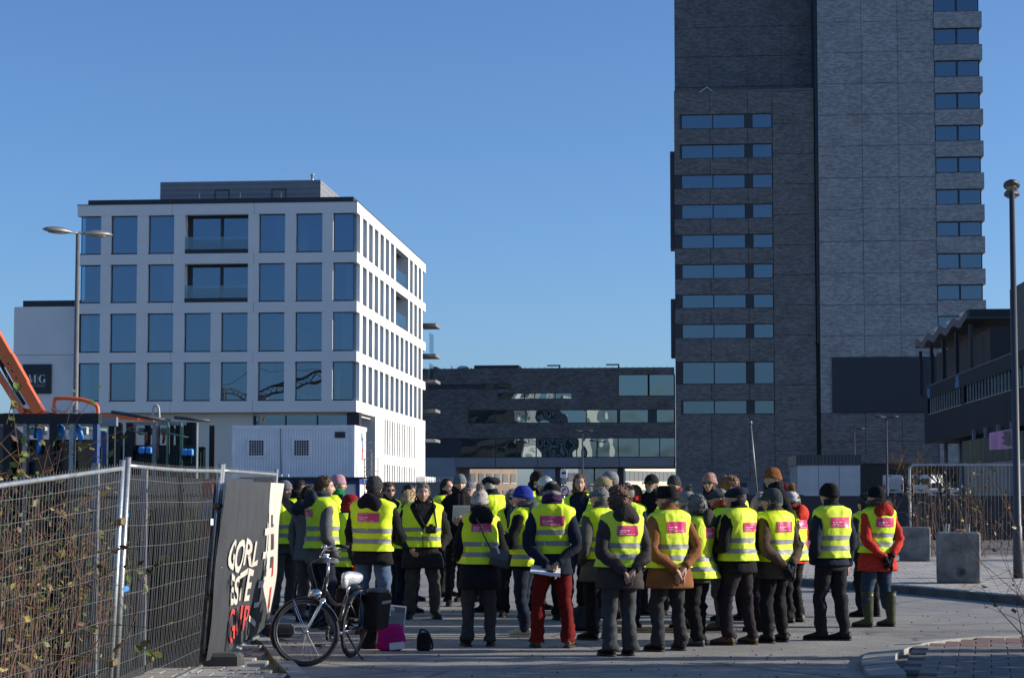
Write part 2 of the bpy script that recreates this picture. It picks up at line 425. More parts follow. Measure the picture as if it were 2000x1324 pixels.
for r_i in range(-20, 40):
    for c_i in range(-5, 45):
        lx, ly = c_i * 0.302 + (0.15 if r_i % 2 else 0), r_i * 0.302
        x = 3.4 + lx * math.cos(rot_i) - ly * math.sin(rot_i); y = 16.0 + lx * math.sin(rot_i) + ly * math.cos(rot_i)
        if y < 15.6 or y > 21.5 or x > 6.3: continue
        if not inside(x, y, ipoly): continue
        dmin = np.min(np.hypot(il[:, 0] - x, il[:, 1] - y))
        if dmin < 0.42: continue
        if cnt >= 290: continue
        cnt += 1
        link_mesh('paver', tile_me if y > 18.75 + .3 * random.random() else tile_me2, isl, (x, y, 0.012 + random.uniform(0, 0.004)), (0, 0, rot_i))

# --- left footpath beside the fence
lp = tag(empty('footpath'), kind='structure')
le = smooth_path([(-1.15, 12.0), (-1.45, 14.5), (-1.75, 16.2), (-2.12, 18.0), (-2.42, 19.6), (-2.9, 21.5), (-3.4, 24.0)], 40)
lpoly = [tuple(p) for p in le] + [(-9, 24), (-9, 12)]
MB().sheet(lpoly, 0.02).build('bedding', M('mossy_bed', (0.10, 0.105, 0.06), 0.95, 0.5, 7), lp)
cl = np.concatenate([[0], np.cumsum(np.linalg.norm(np.diff(le, axis=0), axis=1))]); s_ = 0.0
while s_ < cl[-1] - 1:
    a_, b_ = on_line(le, cl, s_ + 0.006), on_line(le, cl, s_ + 0.994); t_ = (b_ - a_) / np.linalg.norm(b_ - a_); n_ = np.array([-t_[1], t_[0]])
    q = [a_, b_, b_ + n_ * 0.15, a_ + n_ * 0.15]; V = [(x, y, 0) for x, y in q] + [(x, y, 0.055) for x, y in q]
    MB().add(V, [(4, 5, 6, 7), (0, 1, 5, 4), (1, 2, 6, 5), (2, 3, 7, 6), (3, 0, 4, 7)]).build('kerb_stone', KERB, lp)
    s_ += 1.0
ptile = MB().bevbox((-0.146, -0.146, 0), (0.146, 0.146, 0.05), 0.006).mesh('paver', PAVE)
for r_i in range(45):
    for c_i in range(12):
        x = -1.6 - c_i * 0.305 - (0.15 if r_i % 2 else 0); y = 14.5 + r_i * 0.305
        if not inside(x, y, lpoly) or np.min(np.hypot(le[:, 0] - x, le[:, 1] - y)) < 0.33 or x < -4.2 or y > 21.8: continue
        link_mesh('paver', ptile, lp, (x, y, 0.006 + random.uniform(0, 0.006)), (random.uniform(-.012, .012), random.uniform(-.012, .012), random.uniform(-.02, .02)))
# grass growing in the joints by the fence
gv = MB()
for k in range(900):
    x = random.uniform(-2.95, -1.7); y = random.uniform(15.6, 21.0)
    if not inside(x, y, lpoly) or math.sin(x * 9 + 1.3) + math.sin(y * 5.1 + x * 3) < 0.55: continue
    h = random.uniform(0.02, 0.07); a_ = random.uniform(0, 6.28); dx, dy = math.cos(a_) * 0.006, math.sin(a_) * 0.006; lx, ly = random.uniform(-.03, .03), random.uniform(-.03, .03)
    gv.add([(x - dx, y - dy, 0.03), (x + dx, y + dy, 0.03), (x + lx, y + ly, 0.04 + h)], [(0, 1, 2)])
tag(gv.build('grass_tuft', M('grass', (0.07, 0.11, 0.03), 0.8, 0.4, 9), lp), kind='stuff')
# manhole grate among the crowd and scattered grit on the road
mh = MB(); 
for k in range(9): mh.box((-0.3, -0.3 + k * 0.068, 0.0), (0.3, -0.3 + k * 0.068 + 0.045, 0.012))
mh.box((-0.34, -0.34, 0), (-0.3, 0.34, 0.012)); mh.box((0.3, -0.34, 0), (0.34, 0.34, 0.012))
o = mh.build('drain_grate', M('rusty_iron', (0.16, 0.10, 0.05), 0.7, 0.4, 9, metal=0.5)); p = gnd(1265, 1232); o.location = (p.x, p.y, 0.004)
tag(o, 'rusty brown drain grate set in the asphalt among the feet', 'drain grate')
lt = MB(); lrg = random.Random(4)
for k in range(170):
    x, y = (lrg.uniform(-2.6, 5.5), lrg.uniform(15.8, 32)) if k % 3 else (lrg.uniform(-2.9, -1.8), lrg.uniform(15.5, 21)); a_ = lrg.uniform(0, 6.28); L_ = lrg.uniform(.015, .035); zz = .006 if k % 3 else .062
    lt.add([(x, y, zz), (x + L_ * math.cos(a_), y + L_ * math.sin(a_), zz + .012), (x + L_ * 1.7 * math.cos(a_ + .5), y + L_ * 1.7 * math.sin(a_ + .5), zz + .004), (x + L_ * math.cos(a_ + 1.1), y + L_ * math.sin(a_ + 1.1), zz + .010)], [(0, 1, 2, 3)])
tag(lt.build('leaf_litter', M('dead_leaf', (.14, .08, .035), .8, .5, 30)), 'small dead leaves scattered on the road and footpath', 'dead leaves', kind='stuff')
gr = MB()
for k in range(500):
    x = random.uniform(-2.5, 6); y = random.uniform(16, 34); r_ = random.uniform(0.004, 0.014)
    gr.ell((x, y, r_ * 0.4), (r_, r_ * 0.8, r_ * 0.6), 5, 4)
tag(gr.build('grit', M('grit', (0.13, 0.11, 0.085), 0.9, 0.5, 30)), 'scattered grit and crumbs of leaf on the asphalt', 'grit', kind='stuff')

# ================================================================ WHITE OFFICE BUILDING
WHITE = M('white_concrete', (0.80, 0.775, 0.74), 0.8, 0.05, 0.35, 0.04, 8)
BEIGE = M('beige_render', (0.66, 0.62, 0.55), 0.85, 0.06, 0.4)
DARKM = M('anthracite_metal', (0.025, 0.028, 0.035), 0.5, 0.2, 1.0)
INTER = M('office_interior', (0.15, 0.155, 0.16), 0.9, 0.35, 0.5)
CURT = M('pale_curtain', (0.72, 0.73, 0.72), 0.9, 0.15, 2.0, stretch=(6, 6, 0.2))
GLASS = glass_mat('office_glass', 0.22, (0.45, 0.54, 0.60), (0.52, 0.68, 0.88), 0.004, 0.5)
RAILG = glass_mat('rail_glass', 0.10, (0.62, 0.72, 0.74), (0.8, 0.85, 0.9))
WB = Frame(695, 137.0, R(5.0))
wb = empty('office_building', WB.o, -WB.a)
tag(wb, 'white concrete office block with a grid of tall windows and a dark roof edge', 'building')
ZR = [WB.front(695, v)[1] for v in (415.5, 492, 512, 588, 608.5, 685.5, 705.5, 782)]   # glass top/bottom, rows 1..4
Z_TOP = WB.front(695, 394)[1]; Z_BOT = WB.front(695, 804)[1]
XL = WB.front(149, 560)[0]; L2 = 37.6
cols = [WB.front(u, 560)[0] for u in (155, 196, 215, 267, 288, 339, 360, 412, 432, 484, 504.5, 556, 577, 629, 650)]
DP = 0.55      # depth of the frame of bands and piers
bands = [(ZR[0], Z_TOP)] + [(ZR[i + 1], ZR[i]) for i in (1, 3, 5)] + [(Z_BOT, ZR[7])]
bands = [(min(a, b), max(a, b)) for a, b in bands]
rowz = [(ZR[1], ZR[0]), (ZR[3], ZR[2]), (ZR[5], ZR[4]), (ZR[7], ZR[6])]
jt = 0.012
for a, b in bands:     # front bands in three precast pieces, then the side bands
    xs = [XL, cols[2] + 4.6, cols[10] - 0.35, 0.0]
    for x0, x1 in zip(xs[:-1], xs[1:]): box_part('spandrel', (x0 + jt, 0, a), (x1 - (jt if x1 < 0 else 0), DP, b), WHITE, wb)
    n = 4
    for k in range(n): box_part('spandrel', (-DP, DP + (L2 - DP) * k / n + (jt if k else 0), a), (0, DP + (L2 - DP) * (k + 1) / n, b), WHITE, wb)
for r_i, (z0, z1) in enumerate(rowz):
    edges = [(XL + 0.0, cols[0])] if False else []
    ps = [(cols[1], cols[2]), (cols[3], cols[4]), (cols[5], cols[6]), (cols[7], cols[8]), (cols[9], cols[10]), (cols[11], cols[12]), (cols[13], cols[14])]
    for k, (x0, x1) in enumerate(ps):
        if r_i < 2 and k == 3: continue
        box_part('pier', (x0, 0.004, z0 + 0.004), (x1, DP, z1 - 0.004), WHITE, wb)
    ws = [(cols[0], cols[1]), (cols[2], cols[3]), (cols[4], cols[5]), (cols[6], cols[7]), (cols[8], cols[9]), (cols[10], cols[11]), (cols[12], cols[13]), (cols[14], -0.28)]
    if r_i < 2: ws = ws[:3] + [(cols[6], cols[9])] + ws[5:]
    for k, (x0, x1) in enumerate(ws):
        log = r_i < 2 and k == 3; yg = 0.95 if log else 0.34
        w = empty('window', (0, 0, 0), 0, wb)
        MB().box((x0, yg, z0 + 0.1), (x1, yg + 0.02, z1)).build('pane', GLASS, w)
        if not log:
            MB().box((x0, 0.03, z0), (x1, yg + 0.05, z0 + 0.09)).build('sill', DARKM, w)
            fr = MB(); fr.box((x0, yg - 0.04, z0 + 0.09), (x0 + 0.05, yg - 0.003, z1)); fr.box((x1 - 0.05, yg - 0.04, z0 + 0.09), (x1, yg - 0.003, z1)); fr.box((x0 + 0.05, yg - 0.04, z1 - 0.06), (x1 - 0.05, yg - 0.003, z1))
            fr.build('frame', DARKM, w)
            MB().box((x0 + .1, yg + .35, z0 + .1 + (z1 - z0) * (1 - (rd := random.random() ** 3) * .6)), (x1 - .1, yg + .37, z1 - .05)).build('blind', M('blind_grey', (.40, .41, .42), .8, .15, 3, stretch=(.2, .2, 14)), w) if random.random() < .4 else None
            if random.random() < .35: dz_ = z0 + .1 + random.uniform(.6, .75); MB().box((x0 + random.uniform(.1, .8), yg + .9, dz_), (x1 - random.uniform(.1, .8), yg + 1.5, dz_ + .06)).build('desk', CURT, w)
            if random.random() < 0.55:      # curtain or partition seen dimly behind the glass
                cw = random.uniform(0.25, 0.9); cx = random.choice([x0 + 0.15, x1 - cw - 0.15])
                MB().box((cx, yg + 0.5, z0 + 0.1), (cx + cw, yg + 0.56, z1 - 0.1)).build('curtain', CURT, w)
        else:
            MB().box((x0, DP, z0), (x0 + 0.02, yg, z1)).build('reveal', WHITE, w)
            fr = MB()
            for xa, xb in ((x0 + 0.02, x0 + 0.35), ((x0 + x1) / 2 + 0.1, (x0 + x1) / 2 + 0.3), (x1 - 0.12, x1)): fr.box((xa, yg - 0.12, z0), (xb, yg - 0.003, z1))
            fr.box((x0 + 0.02, yg - 0.121, z1 - 0.16), (x1, yg - 0.004, z1)); fr.build('frame', DARKM, w)
            MB().box((x0, 0.03, z0), (x1, 0.2, z0 + 0.32)).build('balcony_edge', DARKM, w)
            MB().box((x0 + 0.02, 0.08, z0 + 0.32), (x1 - 0.02, 0.1, z0 + 1.25)).build('glass_rail', RAILG, w)
# side façade (lit by the sun)
pit = 2.75; T0 = 2.55
for r_i, (z0, z1) in enumerate(rowz):
    starts = [T0 + pit * i for i in range(12)]
    box_part('pier', (-DP, 1.35, z0 + 0.004), (-0.004, starts[0] + 0.0, z1 - 0.004), WHITE, wb)
    # corner glazing returns round the corner
    w = empty('window', (0, 0, 0), 0, wb); MB().box((-0.3, 0.36, z0 + 0.1), (-0.28, 1.35, z1)).build('pane', GLASS, w); MB().box((-0.33, 0.3, z0), (-0.25, 1.35, z0 + 0.09)).build('sill', DARKM, w)
    for i, y0 in enumerate(starts):
        wdt = 1.87
        if r_i < 2 and i in (7, 8): continue
        if r_i < 2 and i == 6: wdt = 1.87 + 2 * pit
        y1 = y0 + wdt
        nxt = y0 + pit if not (r_i < 2 and i == 6) else y0 + 3 * pit
        box_part('pier', (-DP, y1, z0 + 0.004), (-0.004, min(nxt, L2), z1 - 0.004), WHITE, wb)
        w = empty('window', (0, 0, 0), 0, wb); xg = -0.36 if wdt < 3 else -1.7
        MB().box((xg - 0.02, y0, z0 + 0.1), (xg, y1, z1)).build('pane', GLASS, w)
        MB().box((xg - 0.05, y0, z0), (-0.03, y1, z0 + 0.09)).build('sill', DARKM, w)
        if wdt > 3:
            MB().box((xg, y1 - 0.02, z0), (-DP, y1, z1)).build('reveal', WHITE, w)
            MB().box((-0.1, y0 + 0.02, z0 + 0.1), (-0.08, y1 - 0.02, z0 + 1.2)).build('glass_rail', RAILG, w)
# floors and core behind the glass
core = MB()
for a, b in bands: core.box((XL + 0.35, DP + 0.005, a + 0.02), (-DP - 0.005, L2 - 0.3, b - 0.02))
core.box((XL + 5, 6.0, 7), (-5.5, L2 - 5, 22.0)); core.box((XL + 0.4, L2 - 0.35, 0), (-DP - 0.02, L2 - 0.31, Z_TOP - .1)); core.box((XL + 0.36, 0.9, 7.7), (XL + 0.4, L2 - .4, Z_TOP - .1))
core.build('floor_structure', INTER, wb)
# roof edge, plant room, flues
rf = MB().box((XL + 0.7, 0.35, Z_TOP + 0.0), (-0.35, L2 - 0.4, Z_TOP + 0.42)).build('roof_edge', DARKM, wb)
MB().box((XL - 0.03, -0.03, Z_TOP - 0.002), (0.03, L2, Z_TOP + 0.05)).build('coping', DARKM, wb)
p0 = WB.front(313, 370, 2.5)[0]; p1 = WB.front(626, 370, 2.5)[0]; pz = WB.front(600, 352, 2.5)[1]
ph = MB().box((p0, 2.5, Z_TOP + 0.3), (p1, 31, pz)).build('plant_room', ridged_mat('ribbed_cladding', (0.20, 0.21, 0.235), 0.4, 2, 0.03, 0.55), wb)
for u in (434, 545):
    x = WB.front(u, 370, 2.5)[0]; fr = MB()
    for xa, xb, za, zb in ((x - .55, x - .5, Z_TOP + .4, pz - .7), (x + .5, x + .55, Z_TOP + .4, pz - .7), (x - .55, x + .55, pz - .7, pz - .63)): fr.box((xa, 2.45, za), (xb, 2.5, zb))
    fr.build('door_frame', DARKM, ph)
SLATE_ = M('rod_grey', (.20, .21, .23), .6)
STEEL = M('stainless', (0.55, 0.56, 0.58), 0.3, 0.1, 2, metal=0.9)
x = WB.front(610, 340, 6)[0]; fl = MB().tube([(x, 6, pz), (x, 6, pz + 0.95)], 0.11, 10); fl.tube([(x, 6, pz + 0.98), (x, 6, pz + 1.05)], [0.2, 0.1], 10); fl.build('flue', STEEL, wb, True)
x = WB.front(555, 350, 6)[0]; MB().tube([(x, 6, pz), (x, 6, pz + 0.12), (x, 6, pz + 0.2)], [0.1, 0.1, 0.2], 10).build('roof_vent', DARKM, wb, True)
for u, v in ((580, 310), (326, 318)):
    x, z = WB.front(u, v, 5); MB().tube([(x, 5, pz - 0.1), (x, 5, z)], 0.007, 5).build('lightning_rod', SLATE_, wb)
for u in (388, 468, 548): x = WB.front(u, 385, .3)[0]; MB().tube([(x, 0.5, Z_TOP + .4), (x, 0.5, Z_TOP + .85)], 0.01, 5).build('rail_post', SLATE_, wb)
# recessed ground floor
zc = Z_BOT - 0.003
xg0, xg1 = WB.front(497, 815, 1.5)[0], WB.front(682, 815, 1.5)[0]
MB().box((XL + 0.3, 0.9, 0), (xg0, 1.3, zc)).build('ground_wall', BEIGE, wb)
for x0, x1 in zip(np.linspace(xg0, xg1, 4)[:-1], np.linspace(xg0, xg1, 4)[1:]):
    w = empty('window', (0, 0, 0), 0, wb); MB().box((x0 + 0.05, 1.5, 0.5), (x1 - 0.05, 1.52, zc - 0.15)).build('pane', GLASS, w)
    fr = MB(); fr.box((x0 - .05, 1.42, 0.3), (x0 + .05, 1.499, zc)); fr.box((x0 + .05, 1.42, zc - .15), (x1 - .05, 1.499, zc)); fr.build('frame', DARKM, w)
MB().box((xg1, 0.55, 0), (xg1 + 0.9, 1.6, zc)).build('column', DARKM, wb)
MB().box((XL + 0.36, 1.32, Z_BOT - .2), (-0.4, L2 - .5, Z_BOT - .01)).build('soffit', WHITE, wb)
t0 = WB.side(733, 860)[0]
# lit lower wall with tall slots: built as strips between the slots
zs1, zs0 = WB.side(765, 818)[1], WB.side(765, 890)[1]; zs3, zs2 = WB.side(765, 908)[1], 0.6
slots = [WB.side(u, 860)[0] for u in np.linspace(751.0, 808.5, 13)]
ywall = [t0] + [y for s in slots for y in (s, s + 0.62)] + [L2]
box_part('lower_wall', (-DP, t0, zs1), (-0.002, L2, zc), WHITE, wb); box_part('lower_wall', (-DP, t0, zs3), (-0.002, L2, zs0), WHITE, wb)
for k in range(0, len(ywall), 2):
    box_part('slot_pier', (-DP, ywall[k], zs0), (-0.006, ywall[k + 1], zs1), WHITE, wb); box_part('slot_pier', (-DP, ywall[k], 0), (-0.006, ywall[k + 1], zs3), WHITE, wb)
box_part('slot_backing', (-DP - .3, t0 + .3, 0), (-DP - .25, L2 - .1, zs1), M('slot_grey', (0.22, 0.23, 0.24), 0.6), wb)
box_part('lower_return_wall', (-3.4, t0, 0), (-DP - .002, t0 + .25, zc), WHITE, wb)
box_part('plinth_wall', (0.01, L2 - 6, 0), (0.8, L2 + 1.2, 3.3), WHITE, wb)
# balcony slabs at the far end
SLAB = M('slab_grey', (0.17, 0.175, 0.185), 0.8, 0.08, 1)
for v in (634, 694, 745, 803, 862):
    y, z = WB.side(827, v - 3); box_part('balcony_slab', (-0.6, L2 + 0.02, z - .15), (0.95, L2 + 3.5, z + .12), SLAB, wb)
for v0, v1 in ((640, 690), (700, 745)):
    z0 = WB.side(827, v1)[1]; z1 = WB.side(827, v0)[1]; MB().box((0.32, L2 + 0.2, z0 + .2), (0.34, L2 + 3.3, z1 - .3)).build('glass_rail', RAILG, wb)
# rear/left wing with the sign
wx0, wx1 = WB.front(26.5, 680, 0.8)[0], XL - 0.02; wz = WB.front(90, 599, 0.8)[1]
wing = MB().box((wx0, 0.8, 0), (wx1 + 0.9, 22, wz)).build('wing', WHITE, wb)
zj = WB.front(90, 693, 0.8)[1]; MB().box((wx0, 0.785, zj - 0.02), (wx1, 0.81, zj + 0.02)).build('joint', M('joint_grey', (0.3, 0.3, 0.3), 0.9), wing)
zj = WB.front(90, 877, 0.8)[1]
MB().box((WB.front(45, 590, 1.2)[0], 1.2, wz), (wx1 + 0.9, 20, wz + 0.5)).build('roof_edge', DARKM, wb)
MB().box((wx1 - 0.25, 0.78, 5), (wx1 + 0.35, 0.86, wz)).build('shadow_gap', DARKM, wb)
# the sign of the left wing
sx0, sz1 = WB.front(45, 713, 0.7); sx1, sz0 = WB.front(100, 767, 0.7)
sg = empty('wall_sign', WB.o + WB.e1 * ((sx0 + sx1) / 2) + WB.e2 * 0.7 + Vector((0, 0, (sz0 + sz1) / 2)), -WB.a)
tag(sg, 'square black sign with pale letters M G on the white wing wall', 'sign')
hw = (sx1 - sx0) / 2; MB().bevbox((-hw, -0.06, -hw), (hw, 0.1, hw), 0.02).build('board', M('sign_black', (0.012, 0.014, 0.022), 0.35, 0.1, 2), sg)
SIGNW = flat('sign_letter', (0.62, 0.64, 0.68), 0.6)
lm = MB()   # high-contrast serif M and G, hairlines and thick stems
lm.prism([(-0.62, 0.30), (-0.50, 0.30), (-0.36, -0.24), (-0.40, -0.30)], -0.075, -0.061)
lm.prism([(-0.20, 0.30), (-0.07, 0.30), (-0.07, -0.30), (-0.20, -0.30)], -0.075, -0.061)
lm.prism([(-0.205, 0.30), (-0.195, 0.28), (-0.37, -0.29), (-0.39, -0.30)], -0.074, -0.062)
lm.prism([(-0.60, 0.30), (-0.585, 0.30), (-0.585, -0.30), (-0.60, -0.30)], -0.074, -0.062)
n = 14; oA = [(0.42 + 0.28 * math.cos(t), 0.31 * math.sin(t)) for t in np.linspace(R(100), R(260), n)]; iA = [(0.44 + 0.16 * math.cos(t), 0.28 * math.sin(t)) for t in np.linspace(R(260), R(100), n)]
for k in range(n - 1): lm.prism([oA[k], oA[k + 1], iA[n - 2 - k], iA[n - 1 - k]], -0.075, -0.061)
lm.prism([(0.36, 0.30), (0.50, 0.30), (0.60, 0.20), (0.57, 0.20), (0.48, 0.275), (0.37, 0.285)], -0.074, -0.062)
lm.prism([(0.36, -0.30), (0.37, -0.285), (0.5, -0.27), (0.5, -0.28), (0.46, -0.30)], -0.074, -0.062)
lm.prism([(0.50, 0.0), (0.64, 0.0), (0.64, -0.27), (0.50, -0.29)], -0.075, -0.061)
lm.prism([(0.56, 0.30), (0.60, 0.30), (0.60, 0.16), (0.57, 0.2)], -0.0755, -0.0615)
lm.prism([(0.065, 0.42), (0.075, 0.42), (0.075, -0.44), (0.065, -0.44)], -0.073, -0.062)
lm.prism([(-0.58, -0.435), (0.66, -0.435), (0.66, -0.45), (-0.58, -0.45)], -0.072, -0.062)
lm.build('monogram', SIGNW, sg)
tm = text_mesh('R E A L   E S T A T E', 0.125, 0.004); tm.materials.append(SIGNW); link_mesh('lettering', tm, sg, (0.06, -0.068, -0.56), (R(90), 0, 0))

# ================================================================ BRICK TOWER AND MIDDLE BLOCK
TA = R(5.5)
TB = Frame(1317.5, 219.0, TA)
BR1 = brick_mat('dark_brick', (0.125, 0.124, 0.124), (0.225, 0.223, 0.222), (0.075, 0.072, 0.07), 0.46, 0.15, 0.012, 0.2)
BR2 = brick_mat('grey_brick', (0.27, 0.274, 0.278), (0.45, 0.455, 0.46), (0.12, 0.12, 0.12), 0.46, 0.15, 0.012, 0.16)
BR3 = brick_mat('block_brick', (0.095, 0.09, 0.09), (0.17, 0.162, 0.157), (0.07, 0.07, 0.07), 0.46, 0.15, 0.012, 0.3)
SLATE = M('slate_panel', (0.032, 0.035, 0.045), 0.55, 0.15, 0.5)
TGLASS = glass_mat('tower_glass', 0.26, (0.20, 0.25, 0.28), (0.52, 0.66, 0.80), 0.006, 0.3)
tw = empty('brick_tower', TB.o, -TA); tag(tw, 'tall dark grey brick tower with ribbon windows and panel joints', 'building')
X = lambda u, v=500: TB.front(u, v)[0]
Z = lambda v, u=1450: TB.front(u, v)[1]
xT0, xW0, xWm, xW1, xP1, xW2, xE, xS0, xS1 = X(1318), X(1332), X(1393.5), X(1456.5), X(1471), X(1510), X(1510.5), X(1592), X(1600)
rows = [(222, 251), (281, 309), (340, 368), (398, 427), (457, 485), (515, 544), (574, 602), (632, 661), (706, 750), (781, 809)]
rz = [(Z(b), Z(t)) for t, b in rows]
ztop1 = Z(180); jt = 0.025
# brick spandrels between the ribbons, split at the panel joints
zz = [ztop1] + [z for a, b in rz for z in (b, a)] + [0.0]
for k in range(0, len(zz), 2):
    hi_, lo_ = zz[k], zz[k + 1]
    if lo_ == 0.0: lo_ = Z(938)
    for x0, x1 in ((xT0, X(1388)), (X(1388), X(1462)), (X(1462), xE)):
        box_part('brick_panel', (x0 + (jt if x0 > xT0 else 0), 0, lo_), (x1 - jt, 0.5, hi_), BR1, tw)
# plain brick bays to the right of the ribbons
zj = [Z(v) for v in (180, 243, 302, 361, 420, 479, 538, 597, 655, 752, 820, 880, 938)]
for b, a in zip(zj[:-1], zj[1:]):
    box_part('brick_panel', (xE + jt, 0.03, a + jt), (xS0 - 0.002, 0.5, b - jt), BR1, tw)
box_part('base', (xT0, 0.02, 0), (xS1, 0.5, Z(938) - jt), M('base_concrete', (0.16, 0.165, 0.175), 0.8, 0.1, 0.3), tw)
for x0, x1 in ((X(1402), X(1455)), (X(1487), X(1530))): box_part('base_opening', (x0, -0.02, 0), (x1, 0.018, Z(942)), SLATE, tw)
# windows
for i, (a, b) in enumerate(rz):
    left_dark = 2 <= i <= 8
    xl = xT0 if left_dark else xW0 - 0.2
    if not left_dark: box_part('brick_panel', (xT0, 0, a), (xW0 - 0.2, 0.5, b), BR1, tw)
    for x0, x1, nm in ((xl, xW0, 1), (xW1, xP1, 1)):
        box_part('slate_infill', (x0 + 0.004, 0.12, a + .004), (x1 - .004, 0.5, b - .004), SLATE, tw)
    for x0, x1 in ((xW0, xWm), (xWm, xW1), (xP1, xW2)):
        w = empty('window', (0, 0, 0), 0, tw); MB().box((x0 + .06, 0.2, a + .08), (x1 - .06, 0.22, b - .08)).build('pane', TGLASS, w)
        fr = MB(); fr.box((x0, .13, a), (x0 + .07, .25, b)); fr.box((x1 - .07, .13, a), (x1, .25, b)); fr.box((x0 + .07, .13, a), (x1 - .07, .25, a + .1)); fr.box((x0 + .07, .13, b - .1), (x1 - .07, .25, b)); fr.build('frame', DARKM, w)
        if random.random() < 0.45:
            for q in range(random.randint(1, 3)):
                qx = random.uniform(x0 + .3, x1 - .8); qh = random.uniform(.3, .9); MB().box((qx, .8, a + .1), (qx + random.uniform(.2, .6), .9, a + .1 + qh)).build('interior_item', CURT, w)
# set-back upper part
zt = 66.0
yb = 3.2
zj = [ztop1 - 0.5] + [Z(v) for v in (158, 98, 40)] + [zt]
xs = [xT0 + .1, X(1388), X(1462), X(1532), xS1 + .5]
BR1B = brick_mat('upper_brick', (0.115, 0.116, 0.12), (0.20, 0.202, 0.207), (0.06, 0.058, 0.058), 0.46, 0.15, 0.012, 0.28)
for a, b in zip(zj[:-1], zj[1:]):
    for x0, x1 in zip(xs[:-1], xs[1:]): box_part('brick_panel', (x0 + .012, yb, a + jt), (x1 - .012, yb + .5, b - jt), BR1B, tw)
box_part('parapet', (xT0, -0.02, ztop1 + .002), (xS0, .45, ztop1 + .28), M('parapet_cap', (0.13, 0.125, 0.12), 0.7), tw)
a_ = X(1381, 180); zq = ztop1 + .28
MB().tube([(X(1368), -.3, zq - .3), (a_, -.1, zq + .35), (X(1395), -.3, zq - .25)], 0.06, 5).build('roof_bracket', STEEL, tw)
# the pale volume on the right
zj2 = [Z(v, 1700) for v in (-60, -15, 44, 104, 164, 225, 286, 348, 410, 472, 534, 596, 656, 698, 806, 862, 905)]
xv = [xS1, X(1686), X(1757), X(1829)]
for k, (b, a) in enumerate(zip(zj2[:-1], zj2[1:])):
    for c, (x0, x1) in enumerate(zip(xv[:-1], xv[1:])):
        if k == 13:
            if c == 0: box_part('brick_panel', (x0, -.4, a + jt), (X(1622), .5, b - jt), BR2, tw)
            continue
        off = 0.0 if c != 2 else 0.12
        sh = 0.0 if c != 2 else 0.35
        box_part('brick_panel', (x0 + (.02 if c else 0), -.4 + off, a + jt + sh * 0), (x1 - .02, .5, b - jt), BR2 if k < 13 else BR1, tw)
box_part('billboard', (X(1622), -.55, zj2[14] + .03), (X(1829), -.2, zj2[13] - .03), M('billboard_navy', (0.024, 0.03, 0.042), 0.5, 0.08, 0.4), tw)
box_part('base', (xS1, -.3, 0), (X(1940), .5, zj2[-1] - .02), M('base_brown', (0.035, 0.032, 0.03), 0.8), tw)
box_part('slot', (xS0, .6, 0), (xS1, 3, zt), DARKM, tw)
box_part('slot_strip', (xS1 - .35, -.25, Z(672)), (xS1 - .02, .55, zt), DARKM, tw)
# corner windows with oversailing spandrels
wr = [(-38, -8), (-6, 25)] if False else [(0 - 7, 25), (56, 89), (119, 152), (182, 215), (245, 277), (307, 339), (370, 401), (433, 463), (495, 526), (556, 587), (617, 649)]
xr1, xr2, xr3 = X(1918), X(1923.5), X(1874)
prev = zt
for t_, b_ in wr:
    b, a = Z(t_, 1870), Z(b_, 1870)
    box_part('spandrel', (xv[3] + .01, -.42, b), (xr2, 6, prev - .0), BR2, tw); prev = a
    for x0, x1 in ((xv[3] + .02, xr3), (xr3, xr1)):
        w = empty('window', (0, 0, 0), 0, tw); MB().box((x0 + .06, -.1, a + .07), (x1 - .06, -.08, b - .07)).build('pane', TGLASS, w)
        fr = MB(); fr.box((x0, -.2, a), (x0 + .09, -.05, b)); fr.box((x1 - .12, -.2, a), (x1, -.05, b)); fr.box((x0 + .09, -.2, a), (x1 - .12, -.05, a + .12)); fr.box((x0 + .09, -.2, b - .12), (x1 - .12, -.05, b)); fr.build('frame', DARKM, w)
box_part('spandrel', (xv[3] + .01, -.42, zj2[-1]), (xr2, 6, prev), BR2, tw)
# building mass behind the faces, in floors so that the glass shows rooms
ms = MB()
for a, b in rz: ms.box((xT0 + .06, .52, a - 1.2), (xS0 - .2, 14, a - .02))
ms.box((xT0 + .05, 4.5, 0), (xr1 - .3, 20, zt)); ms.box((xE + .3, .52, 0), (xS0, 5, ztop1 - .1)); ms.box((xS1 + .1, .52, 0), (xv[3] - .02, 5, zt)); ms.box((xT0 + .05, .52, 0), (xT0 + .25, 18, ztop1)); ms.box((xS1, yb + .6, ztop1), (xS1 + .4, 10, zt))
ms.build('building_mass', INTER, tw)
sm = MB().box((xr1 - .35, .0, 0), (xr1 - .2, 19, zt)); sm.build('end_wall', DARKM, tw)
for v0, v1 in ((293, 482), (582, 695)): box_part('side_bay', (X(1309.5), .3, Z(v1)), (xT0 - .003, 3.5, Z(v0)), SLATE, tw)

